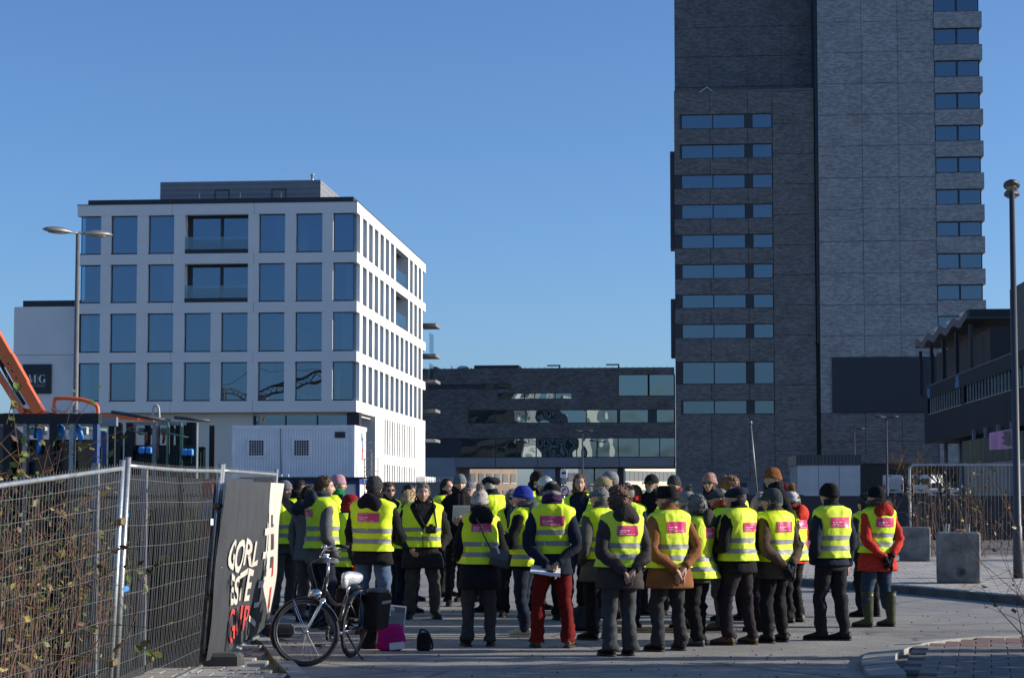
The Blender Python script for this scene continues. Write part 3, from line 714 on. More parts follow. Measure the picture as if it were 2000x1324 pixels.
# --- middle block
mb = empty('middle_block', TB.o, -TA); tag(mb, 'low dark brick block with mirrored ribbon windows and open passage beneath', 'building')
xm0, xm1 = X(815, 800), X(1317, 800) - .05
Zm = lambda v, u=1080: TB.front(u, v)[1]
ztm = Zm(718.5)
MGL = glass_mat('block_glass', 0.34, (0.20, 0.27, 0.28), (0.62, 0.74, 0.78), 0.05, 0.32)
wins = [(947, 966, 749, 759), (971, 998, 749, 759), (972, 1024, 767, 779), (1024, 1084, 767, 779), (1084, 1117, 767, 779), (1208, 1266, 732, 774), (1268, 1317, 732, 774)]
C_ = [914, 968, 1027, 1084, 1145, 1206]
wins += [(a, b, 800, 826) for a, b in zip(C_[:-1], C_[1:])] + [(1210, 1266, 800, 826), (1282, 1317, 800, 826)]
D_ = [900, 930, 968, 1008, 1047, 1087, 1126, 1166, 1207, 1248, 1288, 1318]
wins += [(a, b, 855, 893) for a, b in zip(D_[:-1], D_[1:])]
zband = [718.5, 732, 749, 759, 767, 774, 779, 800, 826, 855, 893]
# brick faces of the block: strips around the openings
def strip(u0, u1, v0, v1, mat=BR3, y0=0.05): box_part('brick_panel', (X(u0, 800), y0, Zm(v1)), (X(u1, 800), .5, Zm(v0)), mat, mb)
U0, U1 = 815, 1317.4
strip(U0, U1, 718.5, 732); strip(U0, 1208, 732, 749); strip(U0, 835, 749, 759); strip(998, 1208, 749, 759); strip(U0, 1208, 759, 767); strip(U0, 972, 767, 779); strip(1117, 1208, 767, 774.0); strip(1117, U1, 774, 779)
strip(U0, U1, 779, 800); strip(U0, 914, 800, 826); strip(1266, 1282, 800, 826, SLATE, .1); strip(1206, 1210, 800, 826, SLATE, .1); strip(U0, U1, 826, 855); strip(835, 947, 749, 759, SLATE, .15); strip(966, 971, 749, 759, SLATE, .15); strip(U0, 900, 855, 893, SLATE, .15)
for u0, u1, v0, v1 in wins:
    x0, x1, a, b = X(u0, 800), X(u1, 800), Zm(v1), Zm(v0)
    w = empty('window', (0, 0, 0), 0, mb); MB().box((x0 + .05, .2, a + .05), (x1 - .05, .22, b - .05)).build('pane', MGL, w)
    fr = MB(); fr.box((x0, .12, a), (x0 + .06, .26, b)); fr.box((x1 - .06, .12, a), (x1, .26, b)); fr.box((x0 + .06, .12, a), (x1 - .06, .26, a + .07)); fr.box((x0 + .06, .12, b - .07), (x1 - .06, .26, b)); fr.build('frame', DARKM, w)
zf0, zf1 = Zm(912), Zm(893)
for u0, u1 in zip((890, 968, 1050, 1131, 1210), (968, 1050, 1131, 1210, 1317.4)): box_part('fascia_panel', (X(u0, 900) + .03, -.1, zf0), (X(u1, 900) - .03, .6, zf1 - .02), M('fascia', (0.20, 0.21, 0.23), 0.6, 0.08, .3), mb)
box_part('end_pier', (X(832, 910), -.05, 0), (X(890, 910), 14, zf1 - .02), M('end_pier_grey', (0.26, 0.28, 0.31), 0.8, 0.1, .3), mb)
for u0, u1 in ((1083, 1094), (1205, 1217)): box_part('column', (X(u0, 930), 1, 0), (X(u1, 930), 2, zf0 - .01), SLATE, mb)
ms = MB(); ms.box((xm0, 5, zf0 + .02), (xm1, 16, ztm - .1))
for a in (Zm(893) - .01, Zm(826), Zm(779)): ms.box((xm0, .52, a - .3), (xm1, 5, a - .05))
ms.box((xm0, .5, ztm - .4), (xm1, 16, ztm - .02)); ms.build('building_mass', INTER, mb)
for u0, u1, v0 in ((922, 1010, 713), (835, 848, 715), (1066, 1092, 714), (1182, 1208, 713)):
    if u1 - u0 > 40 or u1 - u0 < 20: box_part('roof_plant', (X(u0, 720), 2, ztm - .01), (X(u1, 720), 6, TB.front(1000, v0, 2)[1]), SLATE, mb)
    else:
        h = TB.front(1000, v0 - 1, 2)[1]; q = MB(); q.box((X(u0, 720), 2, h - .15), (X(u1, 720), 2.3, h)); q.box((X(u1, 720) - .15, 2, ztm), (X(u1, 720), 2.3, h - .15)); q.build('roof_hoist', SLATE, mb)
x = X(898, 715); MB().tube([(x, 3, ztm), (x, 3, ztm + .2), (x, 3, ztm + .35), (x, 3, ztm + .5)], [.3, .7, .7, .35], 12).build('roof_fan', M('galv', (0.42, 0.44, 0.46), 0.4, 0.1, 2, metal=0.6), mb)
x = X(876, 715); MB().tube([(x, 3, ztm), (x, 3, ztm + .55)], .09, 8).build('roof_flue', STEEL, mb)
for k in range(38): x = xm0 + (xm1 - xm0) * k / 38; MB().box((x, .2, ztm), (x + .06, .26, ztm + .12)).build('roof_stud', DARKM, mb)

# --- sunlit houses seen through the passage
def far_house(u0, u1, v_top, Y, rot, label, wallc, nwin):
    p = at((u0 + u1) / 2, HORIZON, Y); h = empty('far_building', (p.x, p.y, 0), rot); tag(h, label, 'building')
    wd = (u1 - u0) / F_PX * Y / max(.3, math.cos(rot)); hz = at(1000, v_top, Y).z + 3
    MB().box((-wd / 2, 0, 0), (wd / 2, 9, hz)).build('wall', wallc, h)
    for i in range(nwin):
        for j in range(3):
            x = -wd / 2 + wd * (i + .5) / nwin; z = 1.0 + j * 2.9
            w = MB().box((x - .55, -.08, z), (x + .55, -.02, z + 1.6)).build('window', M('far_window', (0.10, 0.11, 0.12), .3), h); MB().box((x - .65, -.12, z - .1), (x + .65, -.02, z)).build('sill', WHITE, w)
    return h
far_house(1217, 1325, 925, 300, R(52), 'cream sunlit building glimpsed through the passage on the right', M('cream_wall', (0.72, 0.62, 0.45), .85, .1, .5), 12)
far_house(885, 1010, 930, 330, R(40), 'brownish building in the dark of the passage on the left', M('brown_wall', (0.30, 0.22, 0.16), .85, .2, .5), 8)
far_house(1095, 1160, 925, 320, R(30), 'grey building glimpsed behind the middle of the passage', M('bluegrey_wall', (0.28, 0.30, 0.33), .85, .2, .5), 5)

# ================================================================ DARK BUILDING ON THE RIGHT
RA = R(4.2)
RB = Frame(1808, 153.0, RA)          # far end of its long face; the face runs towards the camera
rb = empty('market_hall', RB.o, -RA); tag(rb, 'dark blue panelled hall with wavy roof edge and a strip of windows', 'building')
NAVY = M('navy_panel', (0.012, 0.016, 0.023), 0.7, 0.12, .5, spec=.2)
yn = RB.side(2030, 760)[0]            # near end (negative y)
zb0, zb1 = RB.side(1808, 866)[1], RB.side(1808, 757)[1]
zw0, zw1 = RB.side(1850, 803)[1] + .15, RB.side(1850, 768)[1] + .1
npan = 9; ys = np.linspace(yn, 0, npan + 1)
for a, b in zip(ys[:-1], ys[1:]):
    box_part('cladding_panel', (0, a + .015, zb0), (.5, b - .015, zw0), NAVY, rb); box_part('cladding_panel', (0, a + .015, zw1), (.5, b - .015, zb1), NAVY, rb)
yw = [RB.side(u, 790)[0] for u in (1983, 1883, 1878, 1812)]
for (a, b) in ((yn, yw[1]), (yw[2], yw[3])):
    n = max(3, int((b - a) / 1.15)); e = np.linspace(a, b, n + 1)
    for k in range(n):
        w = empty('window', (0, 0, 0), 0, rb); MB().box((.12, e[k] + .05, zw0 + .05), (.14, e[k + 1] - .05, zw1 - .05)).build('pane', glass_mat('hall_glass', .22, (.25, .3, .33), (.5, .6, .68)), w)
        fr = MB(); fr.box((.02, e[k] - .04, zw0), (.1, e[k] + .04, zw1)); fr.box((.03, e[k] + .04, zw0), (.1, e[k + 1] - .04, zw0 + .06)); fr.build('frame', M('pale_frame', (0.32, 0.31, 0.29), .6), w)
box_part('slate_infill', (.0, yw[1], zw0), (.4, yw[2], zw1), NAVY, rb)
box_part('slate_infill', (.0, yw[3], zw0), (.4, 0, zw1), NAVY, rb)
box_part('end_wall', (.02, -.2, zb0 + .01), (14, .2, zb1 - .01), NAVY, rb)
box_part('floor_slab', (.02, yn, zb0 - .02), (20, -.22, zb0 - .002), SLATE, rb); box_part('roof_slab', (.02, yn, zb1 + .002), (20, -.22, zb1 + .1), SLATE, rb)
box_part('inner_wall', (3, yn, zb0), (3.2, -.25, zb1), INTER, rb)
# upper hall: front wall, columns and wavy roof edge
yu = RB.side(1886, 660, 1.2)[0]
zu = RB.side(1886, 606, 1.2)[1]
box_part('upper_wall', (3.0, yu, zb1 + .1), (16, yu + .4, zu - 1.2), M('upper_grey', (0.045, 0.043, 0.047), .8, .12, .4), rb)
box_part('roof_fascia', (1.4, yu - .6, zu - .55), (16, yu + .3, zu + .05), M('roof_grey', (0.075, 0.08, 0.092), .7, .08, .5), rb)
nb = 4; per = 6.6
wv = MB(); prof = []
for k in range(0, 61):
    y = yu - .6 + k * (nb * per + 1.0) / 60; z = zu - .35 - .42 * (1 - math.cos(2 * math.pi * (y - yu + .6) / per)) * .5
    prof.append((y, z))
Vt = [(1.2, y, z - .28) for y, z in prof] + [(1.2, y, z + .34) for y, z in prof] + [(16, y, z + .34) for y, z in prof] + [(16, y, z - .28) for y, z in prof]
n = len(prof); Fc = []
for i in range(n - 1):
    for a, b in ((0, 1), (1, 2), (2, 3), (3, 0)): Fc.append((a * n + i, a * n + i + 1, b * n + i + 1, b * n + i))
Fc.append((0, n, 2 * n, 3 * n))
wv.add(Vt, Fc); wv.build('wavy_roof', M('roof_grey', (0.27, 0.28, 0.31)), rb)
for k in range(nb + 1):
    y = yu + .1 + per * k; box_part('column', (1.5, y, zb1 + .1), (1.75, y + .3, zu - 1.0), SLATE, rb)
    y = yu + per * (k + .5); box_part('column', (2.1, y, zb1 + .1), (2.3, y + .25, zu - 1.5), SLATE, rb)
box_part('upper_side_wall', (3.0, yu + .42, zb1 + .1), (3.3, yu + nb * per, zu - 1.3), M('upper_grey', (0.075, 0.072, 0.078)), rb)
for k in range(3): y = yu + per * (k + .5); MB().ell((2.2, y + 2.6, zu + .15), (.5, .8, .35), 8, 6).build('roof_light', M('roof_light', (0.62, 0.5, 0.42), .6), rb, True)
box_part('side_block', (2.2, yn, zb1 + .1), (18, RB.side(1972, 566, 2.2)[0], RB.side(1972, 566, 2.2)[1]), M('block_blue', (0.022, 0.027, 0.036), .6), rb)
box_part('canopy', (.9, RB.side(1893, 722)[0], zb1 + .15), (4, RB.side(1878, 722)[0] , zb1 + .35), M('roof_grey', (0.27, 0.28, 0.31)), rb)
# small blue lettering on the panels (too small to read in the photo: two short marks)
for (u, v, w_, h_) in ((1814, 765, 1.6, .55), (1815, 774, 1.2, .25), (1870, 741, 1.2, .5), (1870, 751, 1.8, .45)):
    y, z = RB.side(u, v); box_part('blue_mark', (-.03, y - w_ / 2, z - h_ / 2), (-.002, y + w_ / 2, z + h_ / 2), M('blue_mark', (0.02, 0.10, 0.24), .5), rb)
# ground storey: columns, glass, timber hoarding
for k in range(7):
    y = yn + (0 - yn) * k / 6; box_part('column', (1.5, y - .15, 0), (1.8, y + .15, zb0 - .03), M('pale_column', (0.22, 0.24, 0.26), .6), rb)
MB().box((2.6, yn, 0), (2.62, -.3, zb0 - .03)).build('ground_glazing', glass_mat('hall_glass', .22), rb)
tf = empty('timber_hoarding', RB.o, -RA); tag(tf, 'olive timber board wall with a torn pink poster under the dark hall', 'hoarding')
yt0, yt1 = RB.side(1880, 870, -.6)[0], RB.side(2040, 870, -.6)[0]
zt1 = RB.side(1880, 862, -.6)[1]; zt0 = RB.side(1890, 905, -.6)[1]
n = 44; e = np.linspace(yt1, yt0, n + 1); WOOD = M('olive_timber', (0.085, 0.082, 0.052), .8, .35, .8, stretch=(1, 1, .2))
for a, b in zip(e[:-1], e[1:]): box_part('board', (-.62 - random.uniform(0, .03), a + .015, zt0), (-.5, b - .015, zt1), WOOD, tf)
box_part('lower_wall', (-.5, yt1, 0), (.2, yt0 - .3, zt0 - .02), M('pale_render', (0.20, 0.195, 0.185), .85, .2, .4), tf)
for k in range(6): y = yt1 + (yt0 - yt1) * (k + .5) / 6; box_part('post', (-.3, y - .12, zt1), (-.1, y + .12, zt1 + .75), M('pale_column', (0.22, 0.24, 0.26)), tf)
pb = RB.side(1955, 856, -.7)
po = empty('poster', RB.o, -RA); tag(po, 'faded pink poster with a torn black corner on the timber wall', 'poster')
y0, z1 = RB.side(1931, 845, -.72); y1, z0 = RB.side(1976, 876, -.72); zq1 = RB.side(1976, 837, -.72)[1]
MB().add([(-.70, y0, z0 + .1), (-.70, y1, z0), (-.70, y1, z1), (-.70, y0, z1), (-.66, y0, z0 + .1), (-.66, y1, z0), (-.66, y1, z1), (-.66, y0, z1)], [(0, 1, 2, 3), (4, 7, 6, 5), (0, 3, 7, 4), (1, 5, 6, 2), (0, 4, 5, 1), (3, 2, 6, 7)]).build('sheet', M('faded_pink', (0.62, 0.26, 0.46), .7, .25, .5), po)
dy = (y1 - y0); poly = [(0.95, .9), (.62, .95), (.7, .75), (.55, .6), (.72, .5), (.6, .3), (.9, .12), (1.0, .2)]
MB().add([(-.715, y0 + dy * a, z0 + (z1 - z0) * b) for a, b in poly], [tuple(range(len(poly)))]).build('torn_patch', DARKM, po)

# ================================================================ WHAT THE WINDOWS MIRROR (stands behind the camera)
tc_ = empty('tower_crane', (-84, -66, 0)); tag(tc_, 'lattice crane mirrored in the lower windows of the white office block', 'crane')
CRN = M('crane_tan', (.34, .25, .15), .6, .2, 2)
def lattice(mb, a, b, w, n, r=.12):
    a, b = np.array(a, float), np.array(b, float); T = (b - a) / np.linalg.norm(b - a); n1 = np.cross(T, [0, 1.0, 0]); n1 /= np.linalg.norm(n1); n2 = np.cross(T, n1); c = [(w / 2) * (i * n1 + j * n2) for i, j in ((1, 1), (1, -1), (-1, -1), (-1, 1))]
    for q in c: mb.tube([a + q, b + q], r, 4)
    for k in range(n):
        p, q = a + (b - a) * k / n, a + (b - a) * (k + 1) / n
        for i in range(4): mb.tube([p + c[i], q + c[(i + 1) % 4]], r * .6, 3)
m_ = MB(); lattice(m_, (0, 0, 0), (0, 0, 19), 1.5, 12); m_.build('mast', CRN, tc_); m_ = MB(); lattice(m_, (-1, 0, 19.5), (15, 1, 24.5), 1.3, 14); m_.build('jib', CRN, tc_); m_ = MB(); lattice(m_, (-1, 0, 19.5), (-8, 0, 21.5), 1.3, 7); m_.build('counter_jib', CRN, tc_)
MB().box((-8, -.8, 18.2), (-5.6, .8, 21)).build('counterweight', M('counter_pale', (.5, .46, .38), .8), tc_); MB().box((.6, -.9, 18), (2.2, .9, 20)).build('cab', M('counter_pale', (.5, .46, .38)), tc_); MB().tube([(0, 0, 19), (0, 0, 25)], .2, 6).tube([(0, 0, 25), (14, 1, 24.6)], .05, 4).tube([(0, 0, 25), (-8, 0, 21.6)], .05, 4).build('pylon', CRN, tc_)
ab = empty('apartment_block', (-47, -62, 0), R(-148)); tag(ab, 'pale striped apartment block mirrored in the windows of the middle block', 'building')
MB().box((-13, 0, 0), (13, 10, 24)).build('wall', M('pale_wall', (.62, .60, .55), .8, .1, .3), ab)
for k in range(11): MB().box((-12 + k * 2.25, -.15, 1), (-11 + k * 2.25, -.02, 23)).build('window_strip', M('strip_dark', (.06, .065, .07), .4), ab)
# ================================================================ PEOPLE
def cloth(name, col, rough=0.9, var=0.22, bump=0.35, bscale=35, sheen=0.0, scale=9):
    return M('cloth_' + name, col, rough, var, scale, bump, bscale, spec=0.15, sheen=sheen)
SKINS = [M('skin_a', (0.50, 0.29, 0.21), 0.55, 0.10, 14, 0.08, 90), M('skin_b', (0.42, 0.235, 0.165), 0.55, 0.10, 14, 0.08, 90), M('skin_c', (0.34, 0.18, 0.12), 0.55, 0.1, 14, 0.08, 90)]
EYE = flat('eye_dark', (0.03, 0.022, 0.018), 0.25); EYEW = flat('eye_white', (0.55, 0.52, 0.48), 0.35)
LIP = flat('lip', (0.36, 0.13, 0.11), 0.5)
def hairmat(name, col): return M('hair_' + name, col, 0.55, 0.35, 60, 0.5, 160, stretch=(1, 1, .15), spec=0.4)
HAIR = dict(dark=hairmat('dark', (0.020, 0.014, 0.011)), brown=hairmat('brown', (0.085, 0.045, 0.025)), chestnut=hairmat('chestnut', (0.12, 0.055, 0.028)), grey=hairmat('grey', (0.15, 0.14, 0.13)), silver=hairmat('silver', (0.34, 0.31, 0.27)), darkgrey=hairmat('darkgrey', (0.13, 0.125, 0.12)), blond=hairmat('blond', (0.42, 0.30, 0.15)), fuzzy=hairmat('fuzzy', (0.20, 0.11, 0.06)))
def vest_mat():
    m = M('hi_vis_yellow', (0.70, 0.86, 0.022), 0.6, 0.05, 5, 0.25, 18, spec=0.3); b = m.node_tree.nodes['Principled BSDF']
    return m
VEST = vest_mat(); VESTS = [VEST, VEST, M('hi_vis_faded', (0.66, 0.80, 0.05), .65, .08, 4, .25, 18, spec=.25), M('hi_vis_lime', (0.60, 0.85, 0.03), .6, .06, 5, .25, 18, spec=.3)]
BAND = M('reflective_tape', (0.23, 0.24, 0.255), 0.55, 0.12, 25, 0.15, 120)
BADGE = M('magenta_print', (0.60, 0.05, 0.17), 0.27, 0.08, 6, 0.05, 60)
PRINT = flat('white_print', (0.75, 0.62, 0.68), 0.5)
NAPS = {}

def nz(seed, f, o=5, an=(1, 1, 1)): return NZ(seed, f, o, an)
def rotz(V, a):
    c, s = math.cos(a), math.sin(a); V = np.asarray(V, float)
    return np.stack([V[:, 0] * c - V[:, 1] * s, V[:, 0] * s + V[:, 1] * c, V[:, 2]], 1)
def sstep(a, b, x): t = np.clip((np.asarray(x, float) - a) / (b - a), 0, 1); return t * t * (3 - 2 * t)
def gauss(x, y, cx, cy, sx, sy): return np.exp(-((x - cx) / sx) ** 2 - ((y - cy) / sy) ** 2)

# ---- torso surface shared by body, coat and vest: level (share of height), half width, half depth, forward shift
TL = np.array([[.36, .190, .150, .0], [.42, .188, .148, .0], [.48, .183, .140, -.002], [.53, .176, .130, -.002], [.59, .168, .122, .002], [.64, .170, .124, .004], [.70, .182, .130, .002], [.745, .190, .131, -.004],
               [.782, .194, .128, -.012], [.812, .188, .118, -.020], [.832, .166, .106, -.026], [.848, .130, .092, -.026], [.864, .096, .082, -.020], [.880, .080, .074, -.010]])
def torso_pt(zf, ang, H, bulk=1.0, off=0.0, female=0.0, hemflare=0.0, belly=0.0):
    zf = np.asarray(zf, float); k = H / 1.75
    rx = np.interp(zf, TL[:, 0], TL[:, 1]); ry = np.interp(zf, TL[:, 0], TL[:, 2]); cy = np.interp(zf, TL[:, 0], TL[:, 3])
    rx = rx - female * 0.018 * sstep(.72, .80, zf) - female * .012 * np.exp(-((zf - .61) / .05) ** 2) + female * .01 * np.exp(-((zf - .5) / .06) ** 2)
    fl = hemflare * sstep(.60, .40, zf)
    neckin = sstep(.82, .865, zf)
    rx = (rx * (1 + (bulk - 1) * (1 - neckin)) + fl) * k + off; ry = (ry * (1 + (bulk - 1) * 1.15 * (1 - neckin)) + fl) * k + off
    c, s = np.cos(ang), np.sin(ang); e = 2 / 2.35
    x = rx * np.sign(c) * np.abs(c) ** e; y = ry * np.sign(s) * np.abs(s) ** e
    y = y + cy * k + belly * np.exp(-((zf - .58) / .06) ** 2) * np.clip(s, 0, 1)
    return np.stack([x, y, zf * H * np.ones_like(x)], -1)
def torso_rings(mb, H, z0, z1, n, seg, m=0, fold=None, famp=0.0, cap0=True, cap1=True, **kw):
    a = np.linspace(0, 2 * math.pi, seg, endpoint=False); zf = np.linspace(z0, z1, n)
    A, Zf = np.meshgrid(a, zf); P = torso_pt(Zf, A, H, **kw)
    if fold is not None:
        d = fold(P.reshape(-1, 3)).reshape(A.shape) * famp; P[..., 0] += d * np.cos(A); P[..., 1] += d * np.sin(A)
    mb.loft(P, m=m, cap0=cap0, cap1=cap1)

# ---- head: a grid shaped into skull, brow, nose, lips, chin
def head_pts(seg=44, rn=34, female=0.0):
    th = np.linspace(0.0, math.pi, rn + 1)[1:-1]; a = np.linspace(0, 2 * math.pi, seg, endpoint=False)
    # more columns on the face side
    a = a + 0.28 * np.sin(2 * (a - math.pi / 2)) * 0 - 0.35 * np.cos(a) * -1 * 0
    Tt, A = np.meshgrid(th, a, indexing='ij')
    x = np.sin(Tt) * np.cos(A); y = np.sin(Tt) * np.sin(A); z = np.cos(Tt)
    V = np.stack([x * .076, y * .096, z * .118], -1)
    X_, Y_, Z_ = V[..., 0], V[..., 1], V[..., 2]
    front = sstep(0.0, .05, Y_)
    # skull narrower at the jaw, longer behind
    low = sstep(.0, -.10, Z_)
    X_ *= 1 - .26 * low - .0 * front; Y_ *= 1 - .10 * low * (1 - front)
    Y_ += .012 * low * front                                # jaw forward
    Y_ -= .010 * sstep(-.02, .06, Z_) * (1 - front)         # occiput back
    Y_ = Y_ - .012 * front * sstep(.045, .095, Z_)          # sloping forehead
    fl = front * np.exp(-(X_ / .055) ** 2)
    Y_ -= .006 * fl * np.exp(-((Z_ + .01) / .05) ** 2)      # flatter face
    X2 = np.abs(X_)
    Y_ += front * .007 * gauss(X2, Z_, .026, .026, .022, .010)      # brow
    Y_ -= front * .011 * gauss(X2, Z_, .031, .006, .016, .012)      # sockets
    Y_ += front * .006 * gauss(X2, Z_, .045, -.022, .020, .018)     # cheekbones
    Y_ += front * .026 * gauss(X_, Z_, 0, -.028, .0115, .013)       # nose tip
    Y_ += front * .015 * gauss(X_, Z_, 0, -.006, .009, .022)        # nose ridge
    Y_ += front * .006 * gauss(X2, Z_, .013, -.033, .008, .008)     # nostrils
    Y_ += front * .008 * gauss(X_, Z_, 0, -.060, .022, .010)        # lips
    Y_ -= front * .005 * gauss(X_, Z_, 0, -.0595, .024, .003)
    Y_ -= front * .004 * gauss(X_, Z_, 0, -.078, .022, .007)
    Y_ += front * .011 * gauss(X_, Z_, 0, -.098, .024, .016)        # chin
    X_ *= 1 - .05 * female * low
    return np.stack([X_, Y_, Z_], -1)
def add_grid(mb, G, m=0, keep=None, close=True):
    """pole-to-pole grid (rows from top), optional mask of faces"""
    rn, sg, _ = G.shape; Fs = []
    for i in range(rn - 1):
        for j in range(sg):
            j2 = (j + 1) % sg
            if keep is None or keep(i, j): Fs.append((i * sg + j, (i + 1) * sg + j, (i + 1) * sg + j2, i * sg + j2))
    if keep is None or keep(0, 0): Fs.append(tuple(range(sg)))
    if keep is None: Fs.append(tuple((rn - 1) * sg + j for j in range(sg))[::-1])
    mb.add(G.reshape(-1, 3), Fs, m)
HEADG = head_pts(); HEADF = head_pts(female=1.0)

def hand_verts():
    """right hand along +Y, palm towards -Z, thumb to -X; fingers relaxed and curled"""
    mb = MB()
    rings = []
    for y, w, t in ((-.035, .026, .021), (-.01, .028, .021), (.02, .036, .019), (.055, .042, .017), (.085, .041, .014), (.095, .036, .011)):
        a = np.linspace(0, 2 * math.pi, 12, endpoint=False); rings.append(np.stack([w * np.cos(a), np.full(12, y), t * np.sin(a)], 1))
    mb.loft(np.array(rings)[:, ::-1])
    for i, (x, ln, c) in enumerate(((-.029, .068, .55), (-.010, .078, .6), (.010, .072, .68), (.028, .056, .75))):
        P = [(x, .07, 0)]; ang = 0.15; p = np.array([x, .088, -.002]); P.append(tuple(p))
        for sl in (.45, .32, .23):
            ang += c * .75; p = p + np.array([x * .06, math.cos(ang), -math.sin(ang)]) * ln * sl; P.append(tuple(p))
        mb.tube(P, [.0095, .0098, .0092, .0085, .007], 7)
    mb.tube([(-.018, .0, -.004), (-.042, .03, -.010), (-.052, .058, -.018), (-.048, .082, -.024)], [.013, .0125, .0105, .008], 7, n=7)
    return mb
HAND = hand_verts()
def place_hand(mb, wrist, direction, palm, side, m=0, s=1.0):
    V = HAND.verts() * s
    if side > 0: V = V * np.array([1, 1, 1])
    else: V = V * np.array([-1, 1, 1])
    y = Vector(direction).normalized(); z = -Vector(palm); z = (z - y * z.dot(y)).normalized(); x = y.cross(z)
    A = np.array([x, y, z]).T
    Fs = HAND.f if side > 0 else [f[::-1] for f in HAND.f]
    mb.add(V @ A.T + np.array(wrist), Fs, m)

ARMS = {  # elbow, wrist (right side; x positive), hand direction, palm
    'behind': ((.258, -.105, .615), (.055, -.215, .505), (-.75, -.05, -.65), (0, .3, -.9)),
    'pockets': ((.285, -.075, .605), (.205, .075, .50), (-.2, .6, -.7), (-.8, -.2, 0)),
    'side': ((.255, -.03, .615), (.25, .03, .475), (0, .15, -1), (-1, 0, 0)),
    'folded': ((.265, .06, .615), (-.06, .235, .640), (-1, -.1, .05), (0, -1, 0)),
    'hold': ((.255, .03, .615), (.10, .285, .635), (-.45, .8, .35), (-.6, 0, .6)),
    'chest': ((.26, .04, .625), (.05, .235, .715), (-.6, .3, .6), (-.3, -.9, 0)),
    'camera': ((.285, -.06, .60), (.16, .11, .505), (-.3, .8, -.4), (-.9, 0, .1)),
}
PEOPLE = {}
BASES = []
def make_person(key, u, v_top, d, face, label, hat=None, hatc='black', hair='brown', hairstyle='short', coat=('black', (0.012, 0.012, 0.014)), coat_hem=.455, puffy=0.0,
                trousers=('black', (0.013, 0.013, 0.016)), flare=0.0, shoes=('black', (0.014, 0.013, 0.013)), arms=('side', 'side'), vest=True, vopen=0, look=0.0, nod=0.0, female=0, bulk=1.0, skin=0, glasses=None,
                scarf=None, hood=None, furhood=False, gloves=None, beard=None, stance=.10, step=0.0, badge=True, vest_hem=.53, boots=None, lean=0.0, rot_feet=None, turtleneck=None, H=None):
    seed = abs(hash(key)) % 9999 if False else sum(ord(c) * (i + 3) for i, c in enumerate(key)) % 9973
    rg = random.Random(seed)
    hat_add = {None: 0.012, 'beanie': .03, 'pompom': .03, 'cap': .022, 'flatcap': .025, 'beret': .03, 'fedora': .055, 'earflap': .03}[hat]
    top = at(u, v_top, d); pos = Vector((top.x, d, 0))
    if H is None: H = top.z - hat_add
    k = H / 1.75; hk = .93 + .07 * k
    if female: hk *= .96
    hk *= 1.045; hz = H - .120 * hk; hc = np.array([0, .032 + lean, hz])        # head centre
    # ---------- body base (remeshed into one surface later)
    bm = MB(); torso_rings(bm, H, .46, .875, 16, 18, bulk=.86, female=female, cap0=True, cap1=True)
    sh = {}
    pts = {}
    for s, pose in ((1, arms[0]), (-1, arms[1])):
        e, w, hd, pl = ARMS[pose]; b2 = 1 + (bulk - 1) * .7
        S_ = np.array([s * .172 * k * (1 - .07 * female) * b2, -.018, .800 * H]); E_ = np.array([s * e[0] * k * (1 - .06 * female) * b2, e[1] * k * b2, e[2] * H]); W_ = np.array([s * w[0] * k, w[1] * k * (b2 if pose != 'behind' else b2 * 1.02), w[2] * H])
        if pose == 'behind': W_[2] += s * .012
        if pose == 'folded': W_[2] += s * .02; W_[1] += s * .015
        pts[s] = (S_, E_, W_, np.array([s * hd[0], hd[1], hd[2]]), np.array([s * pl[0], pl[1], pl[2]]))
        bm.tube([S_ * np.array([.6, 1, 1]), S_, (S_ + E_) / 2, E_, (E_ + W_) / 2, W_], [.05, .052, .048, .04, .037, .028], 10, n=18)
    legs = {}; wsh = rg.choice((-1, 1)) * rg.uniform(.2, 1.0)
    for s in (1, -1):
        hip = np.array([s * .088 * k, 0, .505 * H]); kn = np.array([s * (.088 + stance * .35) * k, .025 + s * step * .5 + max(0, wsh * s) * .045, .275 * H]); an = np.array([s * (.075 + stance * .6) * k, -.015 + s * step, .048 * H])
        legs[s] = (hip, kn, an); bm.tube([hip + np.array([0, 0, .06]), hip, (hip + kn) / 2, kn, (kn + an) / 2, an], [.07, .068, .058, .044, .042, .034], 10, n=18)
        bm.ell(an + np.array([0, .04, -.035]), (.03, .085, .028), 10, 6)
    bm.tube([(0, -.005, .83 * H), (0, .008 + lean * .4, .86 * H), hc + np.array([0, -.012, -.06])], [.062, .058, .057], 14, n=8)
    sway = rg.uniform(-1.6, 1.6)
    base = bm.mesh('person_base', SKINS[skin])
    root = link_mesh('person', base, None, pos, (0, R(sway) * .6, -R(face)))
    tag(root, label, 'person', 'people in yellow safety vests' if vest else None)
    # detailed head and bare hands go into the same body mesh afterwards
    det = MB(); G = (HEADF if female else HEADG) * hk; sgn = rg.uniform(.96, 1.04); G = G * np.array([sgn, 1, 1])
    add_grid(det, G, 0)
    for s in (1, -1):
        det.ell((s * .0745 * hk, -.008, -.008), (.010, .020, .031), 10, 8, 0, Matrix.Rotation(s * .3, 4, 'Z'))
        det.ell((s * .031 * hk, .0765 * hk, .006 * hk), (.0135, .009, .0065), 10, 6, 2); det.ell((s * .031 * hk, .0835 * hk, .006 * hk), (.0062, .004, .0058), 8, 6, 1)
        det.tube([(s * .014 * hk, .094 * hk, .026 * hk), (s * .032 * hk, .093 * hk, .031 * hk), (s * .048 * hk, .080 * hk, .025 * hk)], [.0035, .004, .0025], 6, 4, n=6)
    det.ell((0, .0915 * hk, -.0605 * hk), (.021, .007, .0055), 10, 6, 3)
    la = -R(look); nd = R(nod)
